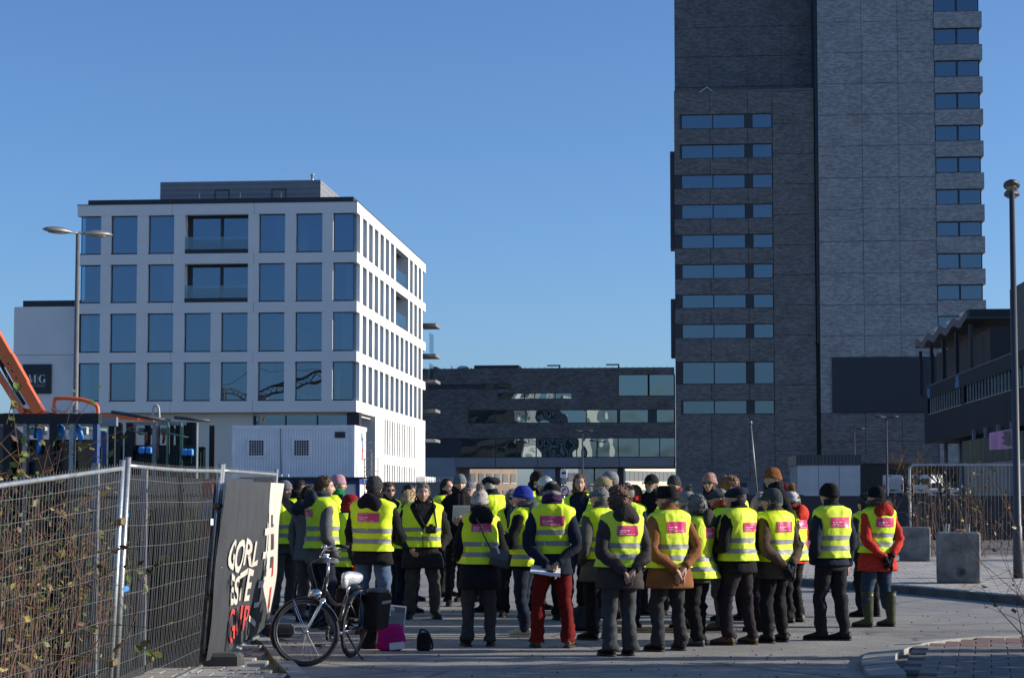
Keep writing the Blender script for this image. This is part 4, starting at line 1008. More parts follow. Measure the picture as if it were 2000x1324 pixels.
    Rh = Matrix.Rotation(la, 4, 'Z') @ Matrix.Rotation(-nd, 4, 'X') @ Matrix.Rotation(R(rg.uniform(-4, 4)), 4, 'Y')
    HM = Matrix.Translation(Vector(hc)) @ Rh
    det.xform(HM)
    for s in (1, -1):
        pose = arms[0] if s > 0 else arms[1]
        if pose == 'pockets' or gloves: continue
        S_, E_, W_, hd, pl = pts[s]; place_hand(det, W_ + hd / np.linalg.norm(hd) * .02, hd, pl, s, 0, .98 * (.93 if female else 1.0))
    browm = HAIR[hair] if hair in HAIR else HAIR['brown']
    BASES.append((root, det, [SKINS[skin], EYE, EYEW, LIP, browm]))
    def headpart(mb, name, mat, smooth=True): mb.xform(HM); return mb.build(name, mat, root, smooth)
    # ---------- trousers, each leg following its pose
    tm = cloth('trousers_' + trousers[0], trousers[1], .85)
    tb = MB(); nzt = nz(seed, 26, 5, (1, 1, .9)); nzb = nz(seed + 1, 34, 4, (.9, .9, 1.5)); nzk2 = nz(seed + 6, 24, 3, (1, 1, 1.1))
    torso_rings(tb, H, .445, .56, 7, 22, bulk=.99, off=-.012, female=female, fold=nzt, famp=.003)
    for s in (1, -1):
        hip, kn, an = legs[s]; top_ = hip + np.array([0, -.005, .03]); hem = an + np.array([0, -.005, -.022 if not boots else .17 * H])
        P = smooth_path([top_, hip * .45 + kn * .55, kn + np.array([0, -.004, 0]), kn * .45 + an * .55, hem], 40); t = np.linspace(0, 1, 40)
        r = np.interp(t, [0, .12, .3, .5, .75, 1], [.092, .092, .080, .066, .060 + flare * .4, .057 + flare]) * (.97 + .03 * k) * (1 + (bulk - 1) * .5)
        T_, N_, B_ = frames_along(P); a = np.linspace(0, 2 * math.pi, 18, endpoint=False)
        rings = P[:, None] + r[:, None, None] * (np.cos(a)[None, :, None] * N_[:, None] + 1.08 * np.sin(a)[None, :, None] * B_[:, None])
        dirs = rings - P[:, None]; dirs /= np.linalg.norm(dirs, axis=2)[..., None]
        q = rings.reshape(-1, 3); amp = (.006 + .010 * np.exp(-((t - .5) / .10) ** 2) + .014 * sstep(.76, 1, t) * (0 if boots else 1))
        dd = nzt(q).reshape(rings.shape[:2]) * amp[:, None] * .6 + nzb(q).reshape(rings.shape[:2]) * amp[:, None] * .7
        dd = dd + (.009 * np.clip(1 - np.abs(nzk2(q)) * 1.7, 0, 1) ** 2).reshape(rings.shape[:2])
        tb.loft(rings + dirs * dd[..., None])
    tr_ = tb.build('trousers', tm, root, True)
    # ---------- shoes
    sm = cloth('shoe_' + shoes[0], shoes[1], .5, bump=.1); solem = flat('shoe_sole', (0.02, 0.02, 0.02), .8) if shoes[0] != 'beige' else flat('pale_sole', (.5, .48, .43), .7)
    for s in (1, -1):
        hip, kn, an = legs[s]; sb = MB(); rings = []; rings2 = []
        fk = (.92 if female else 1.0)
        for y, w, h in ((-.085, .020, .045), (-.078, .031, .075), (-.05, .037, .088), (-.01, .039, .090), (.04, .041, .080), (.09, .046, .058), (.135, .046, .046), (.17, .036, .036), (.188, .016, .024)):
            aa = np.linspace(0, 2 * math.pi, 14, endpoint=False); cz = .018 + h * .5
            rings.append(np.stack([w * fk * np.cos(aa), np.full(14, y * fk), np.maximum(cz + h * .5 * np.sin(aa), .016)], 1))
        sb.loft(np.array(rings)[:, ::-1])
        for z, g in ((0.002, 1.04), (.02, 1.07)):
            pr = [(-.088, .022), (-.075, .034), (-.03, .038), (.03, .040), (.09, .048), (.14, .047), (.175, .034), (.192, .014)]
            rings2.append([(w * g * fk, y * fk, z) for y, w in pr] + [(-w * g * fk, y * fk, z) for y, w in pr[::-1]])
        sb.loft(np.array(rings2), m=1)
        if boots: 
            sb.tube([(0, -.03, .05), (0, -.028, .12), (0, -.02, .22), (0, -.015, .25 * H)], [.052, .054, .066, .074], 16, n=12); sb.torus((0, -.015, .25 * H), .072, .006, 'Z', 18, 6)
        ra = -s * R(9 + rg.uniform(-4, 8)) + (R(rot_feet) if rot_feet else 0)
        sb.xform(Matrix.Translation((an[0], an[1] + .015, 0)) @ Matrix.Rotation(ra, 4, 'Z'))
        sb.build('rubber_boot' if boots else 'shoe', [cloth('rubber_green', (0.055, 0.062, 0.035), .35, .1, .05) if boots else sm, solem], root, True)
    # ---------- coat: body, sleeves, collar in one garment
    cm = cloth('coat_' + coat[0], coat[1], .82 if puffy else .92, .2, .4 if not puffy else .25, 30)
    nzc = nz(seed + 2, 16, 5, (1.3, 1.3, .8)); nzw = nz(seed + 3, 34, 4, (.6, .6, 2.0)); nzk = nz(seed + 4, 30, 3, (1, 1, 1.2))
    cb = MB(); cbulk = 1.0 * bulk + .03 + puffy * .05
    a = np.linspace(0, 2 * math.pi, 32, endpoint=False); zf = np.linspace(coat_hem, .878, 36)
    A, Zf = np.meshgrid(a, zf); P = torso_pt(Zf, A, H, bulk=cbulk, off=.004, female=female, hemflare=.018 + (.02 if coat_hem < .43 else 0))
    fd = nzc(P.reshape(-1, 3)).reshape(A.shape) * (.006 + .004 * sstep(.6, .45, Zf)) + nzw(P.reshape(-1, 3)).reshape(A.shape) * .003
    fd = fd + .007 * np.clip(1 - np.abs(nzk(P.reshape(-1, 3))) * 1.7, 0, 1).reshape(A.shape) ** 2 * (0 if puffy > .5 else 1)
    if puffy: fd += puffy * .010 * np.abs(np.sin(Zf * H * math.pi / .075)) - .004
    P[..., 0] += fd * np.cos(A); P[..., 1] += fd * np.sin(A); cb.loft(P)
    for s in (1, -1):
        S_, E_, W_, hd, pl = pts[s]
        Pth = smooth_path([S_ * np.array([.55, 1, 1]) + np.array([0, 0, -.004]), S_ + np.array([0, 0, -.01]), S_ * .5 + E_ * .5 + np.array([s * .008, -.004, 0]), E_, E_ * .5 + W_ * .5, W_], 30); t = np.linspace(0, 1, 30)
        r = np.interp(t, [0, .2, .4, .6, .8, 1], [.054, .067, .065, .058, .051, .043]) * (.94 + .06 * k) * (1 + (bulk - 1) * .6 + puffy * .12) * (1 - .05 * female)
        T_, N_, B_ = frames_along(Pth); aa = np.linspace(0, 2 * math.pi, 16, endpoint=False)
        rings = Pth[:, None] + r[:, None, None] * (np.cos(aa)[None, :, None] * N_[:, None] + np.sin(aa)[None, :, None] * B_[:, None])
        dirs = rings - Pth[:, None]; dirs /= np.linalg.norm(dirs, axis=2)[..., None]; q = rings.reshape(-1, 3)
        amp = .008 + .011 * np.exp(-((t - .6) / .12) ** 2) + .006 * sstep(.8, 1, t)
        dd = (nzc(q * 1.4).reshape(rings.shape[:2]) * .5 + nzw(q).reshape(rings.shape[:2]) * .6) * amp[:, None]
        dd = dd + (.008 * np.clip(1 - np.abs(nzk(q * 1.2)) * 1.7, 0, 1) ** 2).reshape(rings.shape[:2]) * (0 if puffy > .5 else 1)
        if puffy: dd += puffy * .008 * np.abs(np.sin(t * math.pi * 9))[:, None]
        cb.loft(rings + dirs * dd[..., None])
    # collar
    rr = []
    for z, g, yy in ((.855, 1.28, -.018), (.872, 1.08, -.012), (.888, 1.02, -.002), (.902, 1.05, .006), (.898, .92, .006), (.875, .9, -.004)):
        aa = np.linspace(0, 2 * math.pi, 24, endpoint=False); rr.append(np.stack([.076 * g * k * np.cos(aa), .076 * g * k * np.sin(aa) + yy + lean * .4, z * H - .012 * np.sin(aa) * 1.0], 1))
    cb.loft(np.array(rr), cap0=False, cap1=False)
    co = cb.build('jacket', cm, root, True)
    if hood is not None:
        hb = MB(); nh = nz(seed + 5, 28, 4)
        def hf(V):
            V = V.copy(); V[:, 2] += -.035 * sstep(.0, .12, np.abs(V[:, 0])) - .25 * np.clip(V[:, 1] + .02, 0, 1); return V * (1 + .09 * nh(V))[:, None]
        hb.ell((0, -.128 * k * bulk, .848 * H), (.142 * k, .075, .098), 22, 14, 0, Matrix.Rotation(R(-14), 4, 'X'), hf)
        hb.torus((0, -.018, .882 * H), .088 * k, .026, 'Z', 22, 8)
        ho = hb.build('hood', cloth('hood_' + hood[0], hood[1], .9, .25, .45, 30), root, True)
        if furhood:
            fb = MB(); V = []
            for i in range(1500):
                t = rg.uniform(-.1, math.pi * 1.1) + math.pi; p = np.array([.150 * k * math.cos(t), -.035 + .115 * math.sin(t), .892 * H + .012 * math.cos(t * 3)])
                dr = np.array([rg.gauss(0, 1), rg.gauss(0, 1), rg.gauss(.3, 1)]); dr /= np.linalg.norm(dr); s0 = p + dr * .02; L_ = rg.uniform(.025, .05); sd = np.cross(dr, [0, 0, 1.0]); sd /= np.linalg.norm(sd) + 1e-6
                fb.add([s0 - sd * .003, s0 + sd * .003, s0 + dr * L_ + np.array([0, 0, -.008])], [(0, 1, 2)])
            fb.torus((0, -.02, .890 * H), .135 * k, .026, 'Z', 22, 8)
            fb.build('fur_trim', M('fur_trim', (0.10, 0.085, 0.07), .9, .5, 60), ho)
    # ---------- scarf
    if scarf:
        sb = MB(); ns = nz(seed + 8, 40, 4)
        for zz_, r_, t_ in ((.880, .085, .028), (.900, .080, .026)):
            P = [(r_ * k * math.cos(q), r_ * k * math.sin(q) + .006 + lean * .4, zz_ * H - .02 * math.sin(q) + .006 * math.sin(3 * q + seed)) for q in np.linspace(0, 2 * math.pi, 26)]
            sb.tube(P, [t_ * (1 + .15 * math.sin(i * 1.7 + seed)) for i in range(26)], 10)
        for sx in (.03, -.02): sb.tube([(sx, .085, .875 * H), (sx * 1.2, .135 * bulk, .82 * H), (sx * 1.3, .15 * bulk, .76 * H), (sx * 1.2, .152 * bulk, .70 * H)], [.03, .038, .042, .04], 10, n=12, sq=.45)
        sb.build('scarf', cloth('scarf_' + scarf[0], scarf[1], .95, .3, .5, 40), root, True)
    # ---------- safety vest with tapes and printed back panel
    if vest:
        vb = MB(); nv = nz(seed + 11, 12, 4, (1.3, 1.3, .5)); nv2 = nz(seed + 12, 30, 3, (.9, .9, 1.1)); nv3 = nz(seed + 13, 22, 3, (1.3, 1.3, .55)); nv4 = nz(seed + 14, 26, 3, (.6, .6, 1.6))
        def vsurf(zf, ang, off=0.0):
            zf = np.asarray(zf, float); ang = np.asarray(ang, float)
            P = torso_pt(zf, ang, H, bulk=cbulk + .02, off=.016 + off, female=female, hemflare=.018 + (.02 if coat_hem < .43 else 0) + .022)
            q = P.reshape(-1, 3); f = (nzc(q).reshape(zf.shape) * .006 + .016 * np.abs(nv(q)).reshape(zf.shape) * sstep(.82, .68, zf) + nv2(q).reshape(zf.shape) * .0038 + .011 * np.clip(1 - np.abs(nv3(q)) * 1.6, 0, 1).reshape(zf.shape) ** 2 + .008 * (np.clip(1 - np.abs(nv4(q)) * 1.8, 0, 1).reshape(zf.shape) ** 2) * sstep(.74, .60, zf) + puffy * .010)
            P[..., 0] += f * np.cos(ang) + .022 * np.exp(-((zf - .822) / .030) ** 2) * np.sign(np.cos(ang)) * np.abs(np.cos(ang)) ** 1.5 * (1 - .3 * female); P[..., 1] += f * np.sin(ang); P[..., 2] += .012 * np.exp(-((zf - .83) / .03) ** 2); return P
        lim = {0: .735, 1: .655, 2: .50}[vopen]; slope = {0: 7.5, 1: 4.0, 2: 2.4}[vopen]
        def half_open(zf): return np.clip((np.asarray(zf, float) - lim) * slope, .012, 1.25)
        def vpatch(zs, n, off):
            s_ = np.linspace(0, 1, n)[None, :]; zs = np.asarray(zs, float)[:, None]; ph = half_open(zs); A_ = math.pi / 2 + ph + s_ * (2 * math.pi - 2 * ph)
            return vsurf(np.broadcast_to(zs, A_.shape), A_, off)
        zf = np.linspace(vest_hem, .860, 46); n = 80
        def hemwave(P): return P
        for off_, flip in ((0.0, False), (-.006, True)):
            P = vpatch(zf, n, off_); Fs = [(i * n + j, i * n + j + 1, (i + 1) * n + j + 1, (i + 1) * n + j) for i in range(45) for j in range(n - 1)]
            vb.add(P.reshape(-1, 3), [f[::-1] for f in Fs] if flip else Fs)
        vo = vb.build('safety_vest', VESTS[seed % 4], root, True)
        for zc in (vest_hem + .062, vest_hem + .128):
            P2 = vpatch([zc - .0145, zc - .007, zc, zc + .007, zc + .0145], 57, .004)
            MB().add(P2.reshape(-1, 3), [(i * 57 + j, i * 57 + j + 1, (i + 1) * 57 + j + 1, (i + 1) * 57 + j) for i in range(4) for j in range(56)]).build('reflective_tape', BAND, vo, True)
        if badge:
            zb = .755 + rg.uniform(-.015, .012); hh = rg.uniform(.045, .056) / H; wang = rg.uniform(.44, .54); za = np.linspace(zb - hh, zb + hh, 6); aa = np.linspace(-math.pi / 2 - wang, -math.pi / 2 + wang, 14)
            A2, Z2 = np.meshgrid(aa, za); P2 = vsurf(Z2, A2, .006); Fb = [(i * 14 + j, i * 14 + j + 1, (i + 1) * 14 + j + 1, (i + 1) * 14 + j) for i in range(5) for j in range(13)]
            bd = MB().add(P2.reshape(-1, 3), Fb).build('printed_panel', BADGE, vo, True)
            pm = MB()
            for zq, a0, a1, hq in ((zb - .0, -wang * .8, .02, .005), (zb - .011, -wang * .8, -.1, .004), (zb - .022, -wang * .8, wang * .6, .0028)):
                za = np.array([zq - hq / 2, zq + hq / 2]); aa = np.linspace(-math.pi / 2 + a0, -math.pi / 2 + a1, 14); A2, Z2 = np.meshgrid(aa, za); P2 = vsurf(Z2, A2, .0085)
                pm.add(P2.reshape(-1, 3), [(j, j + 1, 14 + j + 1, 14 + j) for j in range(13) if (j * 7 + seed) % 5])
            pm.build('print', PRINT, bd)
    # ---------- gloves
    if gloves:
        for s in (1, -1):
            if (arms[0] if s > 0 else arms[1]) == 'pockets': continue
            S_, E_, W_, hd, pl = pts[s]; gb = MB(); place_hand(gb, W_ + hd / np.linalg.norm(hd) * .02, hd, pl, s, 0, 1.12)
            gb.tube([W_ - (W_ - E_) * .05, W_ + hd * .02], [.043, .042], 12); gb.build('glove', cloth('glove_' + gloves[0], gloves[1], .8), root, True)
    # ---------- hair
    if hairstyle != 'none':
        hb = MB(); hm = HAIR[hair]; vol = (.55 if hat else 1.0) * {'short': .010, 'crop': .006, 'curly': .026, 'bob': .018, 'long': .014, 'fuzz': .030, 'receding': .008}[hairstyle]
        bottom = {'short': -.055, 'crop': -.05, 'curly': -.085, 'bob': -.115, 'long': -.27, 'fuzz': -.07, 'receding': -.055}[hairstyle]
        G2 = np.array(G); rn, sg, _ = G2.shape; nh = nz(seed + 20, 55 if hairstyle in ('curly', 'fuzz') else 40, 4, (1, 1, .4) if hairstyle not in ('curly', 'fuzz') else (1, 1, 1))
        Zs = np.linspace(.118, bottom, 26) * hk; aa = np.linspace(0, 2 * math.pi, 40, endpoint=False); A2, Z2 = np.meshgrid(aa, Zs)
        zc = np.clip(Z2 / (.118 * hk), -.55, .9999); rad = np.sqrt(1 - zc ** 2)
        rx = .076 * hk * rad + vol + .012 * sstep(-.02, -.12, Z2) * (hairstyle in ('bob', 'long')); ry = .100 * hk * rad + vol
        Pq = np.stack([rx * np.cos(A2), ry * np.sin(A2) - .012, Z2 + vol * sstep(.05, .118, Z2)], -1)
        f = nh(Pq.reshape(-1, 3)).reshape(A2.shape) * vol * .38; Pq[..., 0] += f * np.cos(A2); Pq[..., 1] += f * np.sin(A2)
        if hairstyle == 'long': Pq[..., 1] -= .02 * sstep(-.1, -.27, Z2)
        hl = {'short': .062, 'crop': .066, 'curly': .052, 'bob': .060, 'long': .066, 'fuzz': .06, 'receding': .095}[hairstyle] * hk
        Fs = []
        for i in range(len(Zs) - 1):
            zc_ = (Zs[i] + Zs[i + 1]) / 2
            for j in range(40):
                ac = aa[j] + math.pi / 40; fr = abs((ac - math.pi / 2 + math.pi) % (2 * math.pi) - math.pi)     # 0 in front
                lim = hl if fr < .75 else (hl - (fr - .75) * (.16 if hairstyle not in ('bob', 'long', 'curly') else .55) * hk)
                if hairstyle in ('short', 'crop', 'receding') and fr > 1.75: lim = bottom * hk
                if hairstyle in ('short', 'crop', 'receding') and 1.2 < fr <= 1.75: lim = max(lim, -.01)
                if hat and hairstyle == 'short' and (fr < 1.85 or zc_ < -.045 * hk): continue
                if zc_ < lim: continue
                j2 = (j + 1) % 40; Fs.append((i * 40 + j, (i + 1) * 40 + j, (i + 1) * 40 + j2, i * 40 + j2))
        Fs.append(tuple(range(40))); hb.add(Pq.reshape(-1, 3), Fs)
        if not hat or hairstyle in ('long', 'bob'):
            Pf = Pq.reshape(-1, 3); cand = [f for f in Fs if len(f) == 4]; nt_ = {'curly': 260, 'fuzz': 320}.get(hairstyle, 170)
            for q in range(nt_):
                f_ = rg.choice(cand); c_ = Pf[list(f_)].mean(0); out_ = c_ / (np.linalg.norm(c_) + 1e-6)
                if hairstyle in ('curly', 'fuzz'):
                    r_ = rg.uniform(.008, .016); hb.ell(c_ + out_ * rg.uniform(-.002, .008), (r_, r_ * rg.uniform(.6, 1), r_ * .8), 6, 4)
                else:
                    dn = np.array([rg.gauss(0, .35), rg.gauss(0, .35) - .2, -1.0]); dn -= out_ * dn.dot(out_) * .9; dn /= np.linalg.norm(dn); L_ = rg.uniform(.02, .045)
                    hb.tube([c_ - dn * L_ * .5, c_ + out_ * .005, c_ + dn * L_ * .5 + out_ * .004], [.003, .006, .001], 5)
        headpart(hb, 'hair', hm)
    if beard:
        bb = MB(); Pq = np.array(G); sel = MB(); rn, sg, _ = Pq.shape; off = np.array(Pq); nrm = off / (np.linalg.norm(off, axis=2)[..., None] + 1e-9); nb_ = nz(seed + 31, 90, 3); off = off + nrm * (.007 + .003 * nb_(off.reshape(-1, 3)).reshape(rn, sg)[..., None])
        def keep(i, j):
            x, y, z = off[i, j]; return y > -.005 and z < -.035 * hk and not (abs(x) < .02 and -.070 * hk < z < -.052 * hk)
        add_grid(bb, off, 0, keep); headpart(bb, 'beard', HAIR[beard])
    # ---------- hats
    hatcol = {'black': (0.010, 0.010, 0.011), 'charcoal': (0.045, 0.045, 0.048), 'grey': (0.16, 0.165, 0.175), 'navy': (0.016, 0.019, 0.032), 'pink': (0.56, 0.31, 0.34), 'red': (0.30, 0.016, 0.02), 'beige': (0.46, 0.41, 0.36), 'blue': (0.02, 0.04, 0.30), 'brown': (0.22, 0.085, 0.03), 'rose': (0.38, 0.22, 0.18), 'white': (0.62, 0.60, 0.56), 'olive': (0.27, 0.22, 0.12), 'darkbrown': (0.03, 0.021, 0.018), 'greyknit': (0.20, 0.205, 0.21), 'darkred': (0.16, 0.012, 0.02), 'pattern': (0.14, 0.14, 0.145), 'slate': (0.055, 0.062, 0.068)}[hatc] if hat else None
    if hat:
        knit = hat in ('beanie', 'pompom', 'earflap')
        hmat = M('hat_' + hatc, hatcol, .95, .25 if hatc != 'pattern' else .8, 30 if hatc != 'pattern' else 70, .8 if knit else .25, 120 if knit else 60, spec=.2, sheen=0.0)
        hb = MB(); nh = nz(seed + 40, 40, 4)
        if knit:
            Zs = np.linspace(-.012, .128, 16) * hk; aa = np.linspace(0, 2 * math.pi, 32, endpoint=False); A2, Z2 = np.meshgrid(aa, Zs)
            t = np.clip((Z2 - .01) / (.126 * hk), -.3, .995); rad = np.sqrt(1 - np.clip(t, 0, 1) ** 2.3)
            rx = (.089 * rad) * hk; ry = (.110 * rad) * hk; Pq = np.stack([rx * np.cos(A2), ry * np.sin(A2) - .010, Z2 + .016 * np.sin(A2) * (1 - np.clip(t, 0, 1)) + .012], -1)
            f = nh(Pq.reshape(-1, 3)).reshape(A2.shape) * .0035 + .0012 * np.cos(A2 * 16); Pq[..., 0] += f * np.cos(A2); Pq[..., 1] += f * np.sin(A2); hb.loft(Pq, cap0=False)
            if hat != 'earflap':
                P = [(.0885 * hk * math.cos(q), .1095 * hk * math.sin(q) - .010, (.014 + .016 * math.sin(q)) * hk + .006) for q in np.linspace(0, 2 * math.pi, 33)]; hb.tube(P, .0075, 8, sq=3.0)
            else:
                for s in (1, -1): hb.tube([(s * .085, -.005, .02), (s * .088, -.005, -.02), (s * .082, .0, -.06)], [.04, .04, .02], 8, n=6, sq=.3)
                hb.tube([(-.06, .095, .035), (0, .125, .03), (.06, .095, .035)], [.02, .03, .02], 8, n=9, sq=.35)
        elif hat == 'cap':
            hb.ell((0, -.008, .035 * hk), (.088 * hk, .106 * hk, .098 * hk), 28, 14, 0, None, lambda V: np.stack([V[:, 0], V[:, 1], np.where(V[:, 2] < -.012, -.012 + (V[:, 2] + .012) * .12, V[:, 2])], 1))
            t = np.linspace(0, math.pi, 13); o_ = [(.078 * math.cos(q), .078 + .085 * math.sin(q), .028 - .030 * (math.cos(q)) ** 2 + .0) for q in t]; i_ = [(.080 * math.cos(q), .062 + .03 * math.sin(q), .030 - .012 * math.cos(q) ** 2) for q in t]
            V = o_ + i_ + [(x, y, z + .006) for x, y, z in o_ + i_]; n = 13; Fs = []
            for j in range(12): Fs += [(j, j + 1, n + j + 1, n + j), (2 * n + j, 3 * n + j, 3 * n + j + 1, 2 * n + j + 1), (j, 2 * n + j, 2 * n + j + 1, j + 1)]
            hb.add(V, Fs)
        elif hat == 'flatcap':
            def ff(V):
                V = V.copy(); V[:, 2] = np.where(V[:, 2] < 0, V[:, 2] * .35, V[:, 2]); V[:, 2] -= .028 * sstep(.02, .13, V[:, 1]); V[:, 1] += .014; return V
            hb.ell((0, -.006, .045 * hk), (.100 * hk, .118 * hk, .070 * hk), 28, 12, 0, None, ff)
            hb.tube([(-.06, .098, .04), (0, .135, .03), (.06, .098, .04)], [.016, .030, .016], 10, n=11, sq=.3)
        elif hat == 'beret':
            hb.ell((.012, -.012, .062 * hk), (.118 * hk, .125 * hk, .058 * hk), 28, 12, 0, Matrix.Rotation(R(-12), 4, 'X'), lambda V: V * (1 + .05 * nh(V))[:, None])
            hb.torus((0, -.006, .030 * hk), .092 * hk, .013, 'Z', 26, 8)
        elif hat == 'fedora':
            a2 = np.linspace(0, 2 * math.pi, 28, endpoint=False); rr = []
            for z, g in ((.028, 1.02), (.06, 1.0), (.10, .96), (.135, .88), (.150, .70), (.142, .35), (.135, .05)): rr.append(np.stack([.086 * g * hk * np.cos(a2), .108 * g * hk * np.sin(a2) - .005, np.full(28, z * hk)], 1))
            hb.loft(np.array(rr)); r2 = []
            for g, z in ((1.0, .030), (1.42, .026), (1.45, .031), (1.0, .040)): r2.append(np.stack([.086 * g * hk * np.cos(a2), .108 * g * hk * np.sin(a2) - .005, z * hk + .012 * np.cos(2 * a2) * (g > 1.1)], 1))
            hb.loft(np.array(r2), cap0=False, cap1=False)
        hb.v = [V - np.array([0, 0, .014 if not knit else .006]) for V in hb.v]
        ho = headpart(hb, 'hat', hmat)
        if hat == 'pompom':
            pb = MB(); fur = hatc == 'white'
            for i in range(420):
                dr = np.array([rg.gauss(0, 1) for _ in range(3)]); dr /= np.linalg.norm(dr); r_ = (.058 if fur else .044) * rg.uniform(.8, 1.15); sd = np.cross(dr, [.3, .2, .9]); sd /= np.linalg.norm(sd)
                pb.add([dr * .012 - sd * .006, dr * .012 + sd * .006, dr * r_ + sd * .003, dr * r_ - sd * .003], [(0, 1, 2, 3)])
            pb.ell((0, 0, 0), (.038, .038, .038) if fur else (.03, .03, .03), 10, 8)
            pb.xform(HM @ Matrix.Translation((0, -.045, .165 * hk))); pb.build('pompom', M('pompom_tan', (.33, .20, .11), .95, .4, 50) if fur else hmat, ho)
        elif hat == 'fedora':
            q = MB(); q.torus((0, -.005, .045 * hk), .098, .010, 'Z', 28, 6); q.xform(HM); 
    if glasses:
        gb = MB(); gm = flat('sunglass_lens', (0.012, 0.010, 0.010), .12) if glasses == 'sun' else flat('red_frame', (.45, .03, .03), .4)
        for s in (1, -1):
            gb.ell((s * .033 * hk, .094 * hk, .006 * hk), (.024, .006, .0165), 12, 8); gb.tube([(s * .055 * hk, .086 * hk, .010 * hk), (s * .078 * hk, .03, .010), (s * .079 * hk, -.01, .004)], .003, 5, n=6)
        gb.tube([(-.012, .1 * hk, .010), (.012, .1 * hk, .010)], .003, 5); headpart(gb, 'glasses', gm)
    PEOPLE[key] = dict(root=root, H=H, pts=pts, k=k, HM=HM, bulk=bulk)
    return root

BLK = ('black', (0.012, 0.012, 0.014)); NAV = ('navy', (0.014, 0.018, 0.032)); DKG = ('darkgrey', (0.035, 0.035, 0.038)); CHAR = ('charcoal', (0.055, 0.052, 0.05)); BRN = ('brown', (0.055, 0.042, 0.034)); TAN = ('tan', (0.21, 0.085, 0.034)); REDC = ('red', (0.45, 0.035, 0.022)); OLV = ('olive', (0.045, 0.047, 0.034)); GRN = ('greygreen', (0.075, 0.075, 0.062)); PUF = ('darkpuffer', (0.042, 0.034, 0.033)); GRYQ = ('greyquilt', (0.105, 0.105, 0.11)); BRIGHTRED = ('brightred', (0.60, 0.045, 0.025))
JEAN = ('jeans', (0.030, 0.048, 0.085)); LJEAN = ('lightjeans', (0.07, 0.115, 0.19)); GREYT = ('greytr', (0.075, 0.072, 0.07)); REDT = ('red', (0.135, 0.010, 0.009)); DKJ = ('darkjeans', (0.012, 0.017, 0.032)); PLUM = ('plum', (0.022, 0.018, 0.022)); BLUET = ('bluetr', (0.03, 0.07, 0.30))
SBRN = ('brownshoe', (0.10, 0.055, 0.03)); SBEI = ('beige', (0.42, 0.36, 0.28)); SBLK = ('black', (0.014, 0.013, 0.013)); SGRY = ('greyshoe', (0.12, 0.12, 0.12))
P_ = make_person
# nearest row, backs to the camera
P_('curly', 1209, 950, 18.6, -22, 'person with brown curls and dark quilted hooded jacket, bare hands clasped behind', hair='chestnut', hairstyle='curly', coat=PUF, coat_hem=.40, puffy=.8, hood=PUF, trousers=('greytr2', (0.05, 0.052, 0.055)), flare=.02, arms=('behind', 'behind'), female=1, look=-4, bulk=1.06, stance=.07, nod=4)
P_('redtr', 1079, 935, 19.6, 0, 'person in dark red trousers and navy coat, black cap, seen from behind', hat='cap', hatc='black', hair='grey', coat=NAV, coat_hem=.44, trousers=REDT, flare=.015, shoes=SBRN, arms=('behind', 'behind'), scarf=('plum', (0.05, 0.02, 0.06)), bulk=1.0, stance=.16, vest_hem=.565, look=180 * 0, nod=6)
P_('bobble', 935, 953, 19.8, -8, 'person in beige bobble hat and black hooded coat with shoulder bag', hat='pompom', hatc='beige', hair='brown', hairstyle='long', coat=BLK, coat_hem=.37, hood=BLK, trousers=('greytr3', (0.045, 0.042, 0.042)), arms=('hold', 'hold'), female=1, bulk=1.02, stance=.09, look=10)
P_('tan', 1305, 947, 19.2, -28, 'person in tan brown coat and black brimmed hat, hands clasped behind', hat='fedora', hatc='black', hair='darkgrey', coat=TAN, coat_hem=.385, trousers=('washedblack', (0.030, 0.030, 0.033)), arms=('behind', 'behind'), bulk=1.08, look=-35, stance=.12, vest_hem=.51, H=1.64)
P_('oliv', 1362, 965, 19.9, -60, 'short person with grey hair in olive hooded jacket behind the tan coat', hair='darkgrey', hairstyle='bob', coat=OLV, hood=OLV, arms=('pockets', 'hold'), female=1, shoes=SGRY, trousers=BLK, vest_hem=.45, coat_hem=.42, look=-10, bulk=1.04, step=.04)
P_('beret', 1441, 943, 20.0, -50, 'person in black beret and black jacket, dark plum trousers, brown shoes', hat='beret', hatc='navy', hair='dark', coat=BLK, trousers=PLUM, shoes=SBRN, arms=('side', 'hold'), bulk=1.1, look=-22, stance=.12, step=-.06)
P_('earfl', 1511, 950, 20.3, -40, 'person in brown jacket and slate ear-flap cap, dark gloves behind the back', hat='earflap', hatc='slate', hair='darkgrey', coat=('brownjacket', (0.075, 0.053, 0.038)), coat_hem=.42, trousers=BLK, arms=('behind', 'behind'), gloves=('slate', (0.02, 0.022, 0.03)), bulk=1.08, look=-25, stance=.09)
P_('navy', 1622, 940, 20.6, -30, 'person in black beanie and navy jacket with one hand in a pocket, second from right', hat='beanie', hatc='black', hair='dark', coat=('navyjacket', (0.016, 0.020, 0.036)), coat_hem=.48, trousers=('blacktr', (0.017, 0.017, 0.021)), arms=('side', 'pockets'), bulk=1.06, look=-8, stance=.05, step=-.07, rot_feet=42, hood=None)
P_('parka', 1711, 946, 22.7, -24, 'person in red parka with fur hood and green rubber boots, rightmost of the crowd', hat='beanie', hatc='black', hair='dark', coat=REDC, coat_hem=.40, hood=('red', (0.40, 0.03, 0.02)), furhood=True, trousers=JEAN, boots=True, arms=('behind', 'behind'), gloves=('black', (0.012, 0.012, 0.013)), female=1, bulk=1.08, look=-20, stance=.16, rot_feet=30)
P_('redhood', 1548, 956, 23.5, -50, 'person in bright red hooded jacket and white knit hat with tan bobble', hat='pompom', hatc='white', hair='brown', hairstyle='long', coat=BRIGHTRED, hood=BRIGHTRED, trousers=BLK, shoes=SGRY, arms=('side', 'hold'), female=1, look=-25, nod=8, vest_hem=.48)
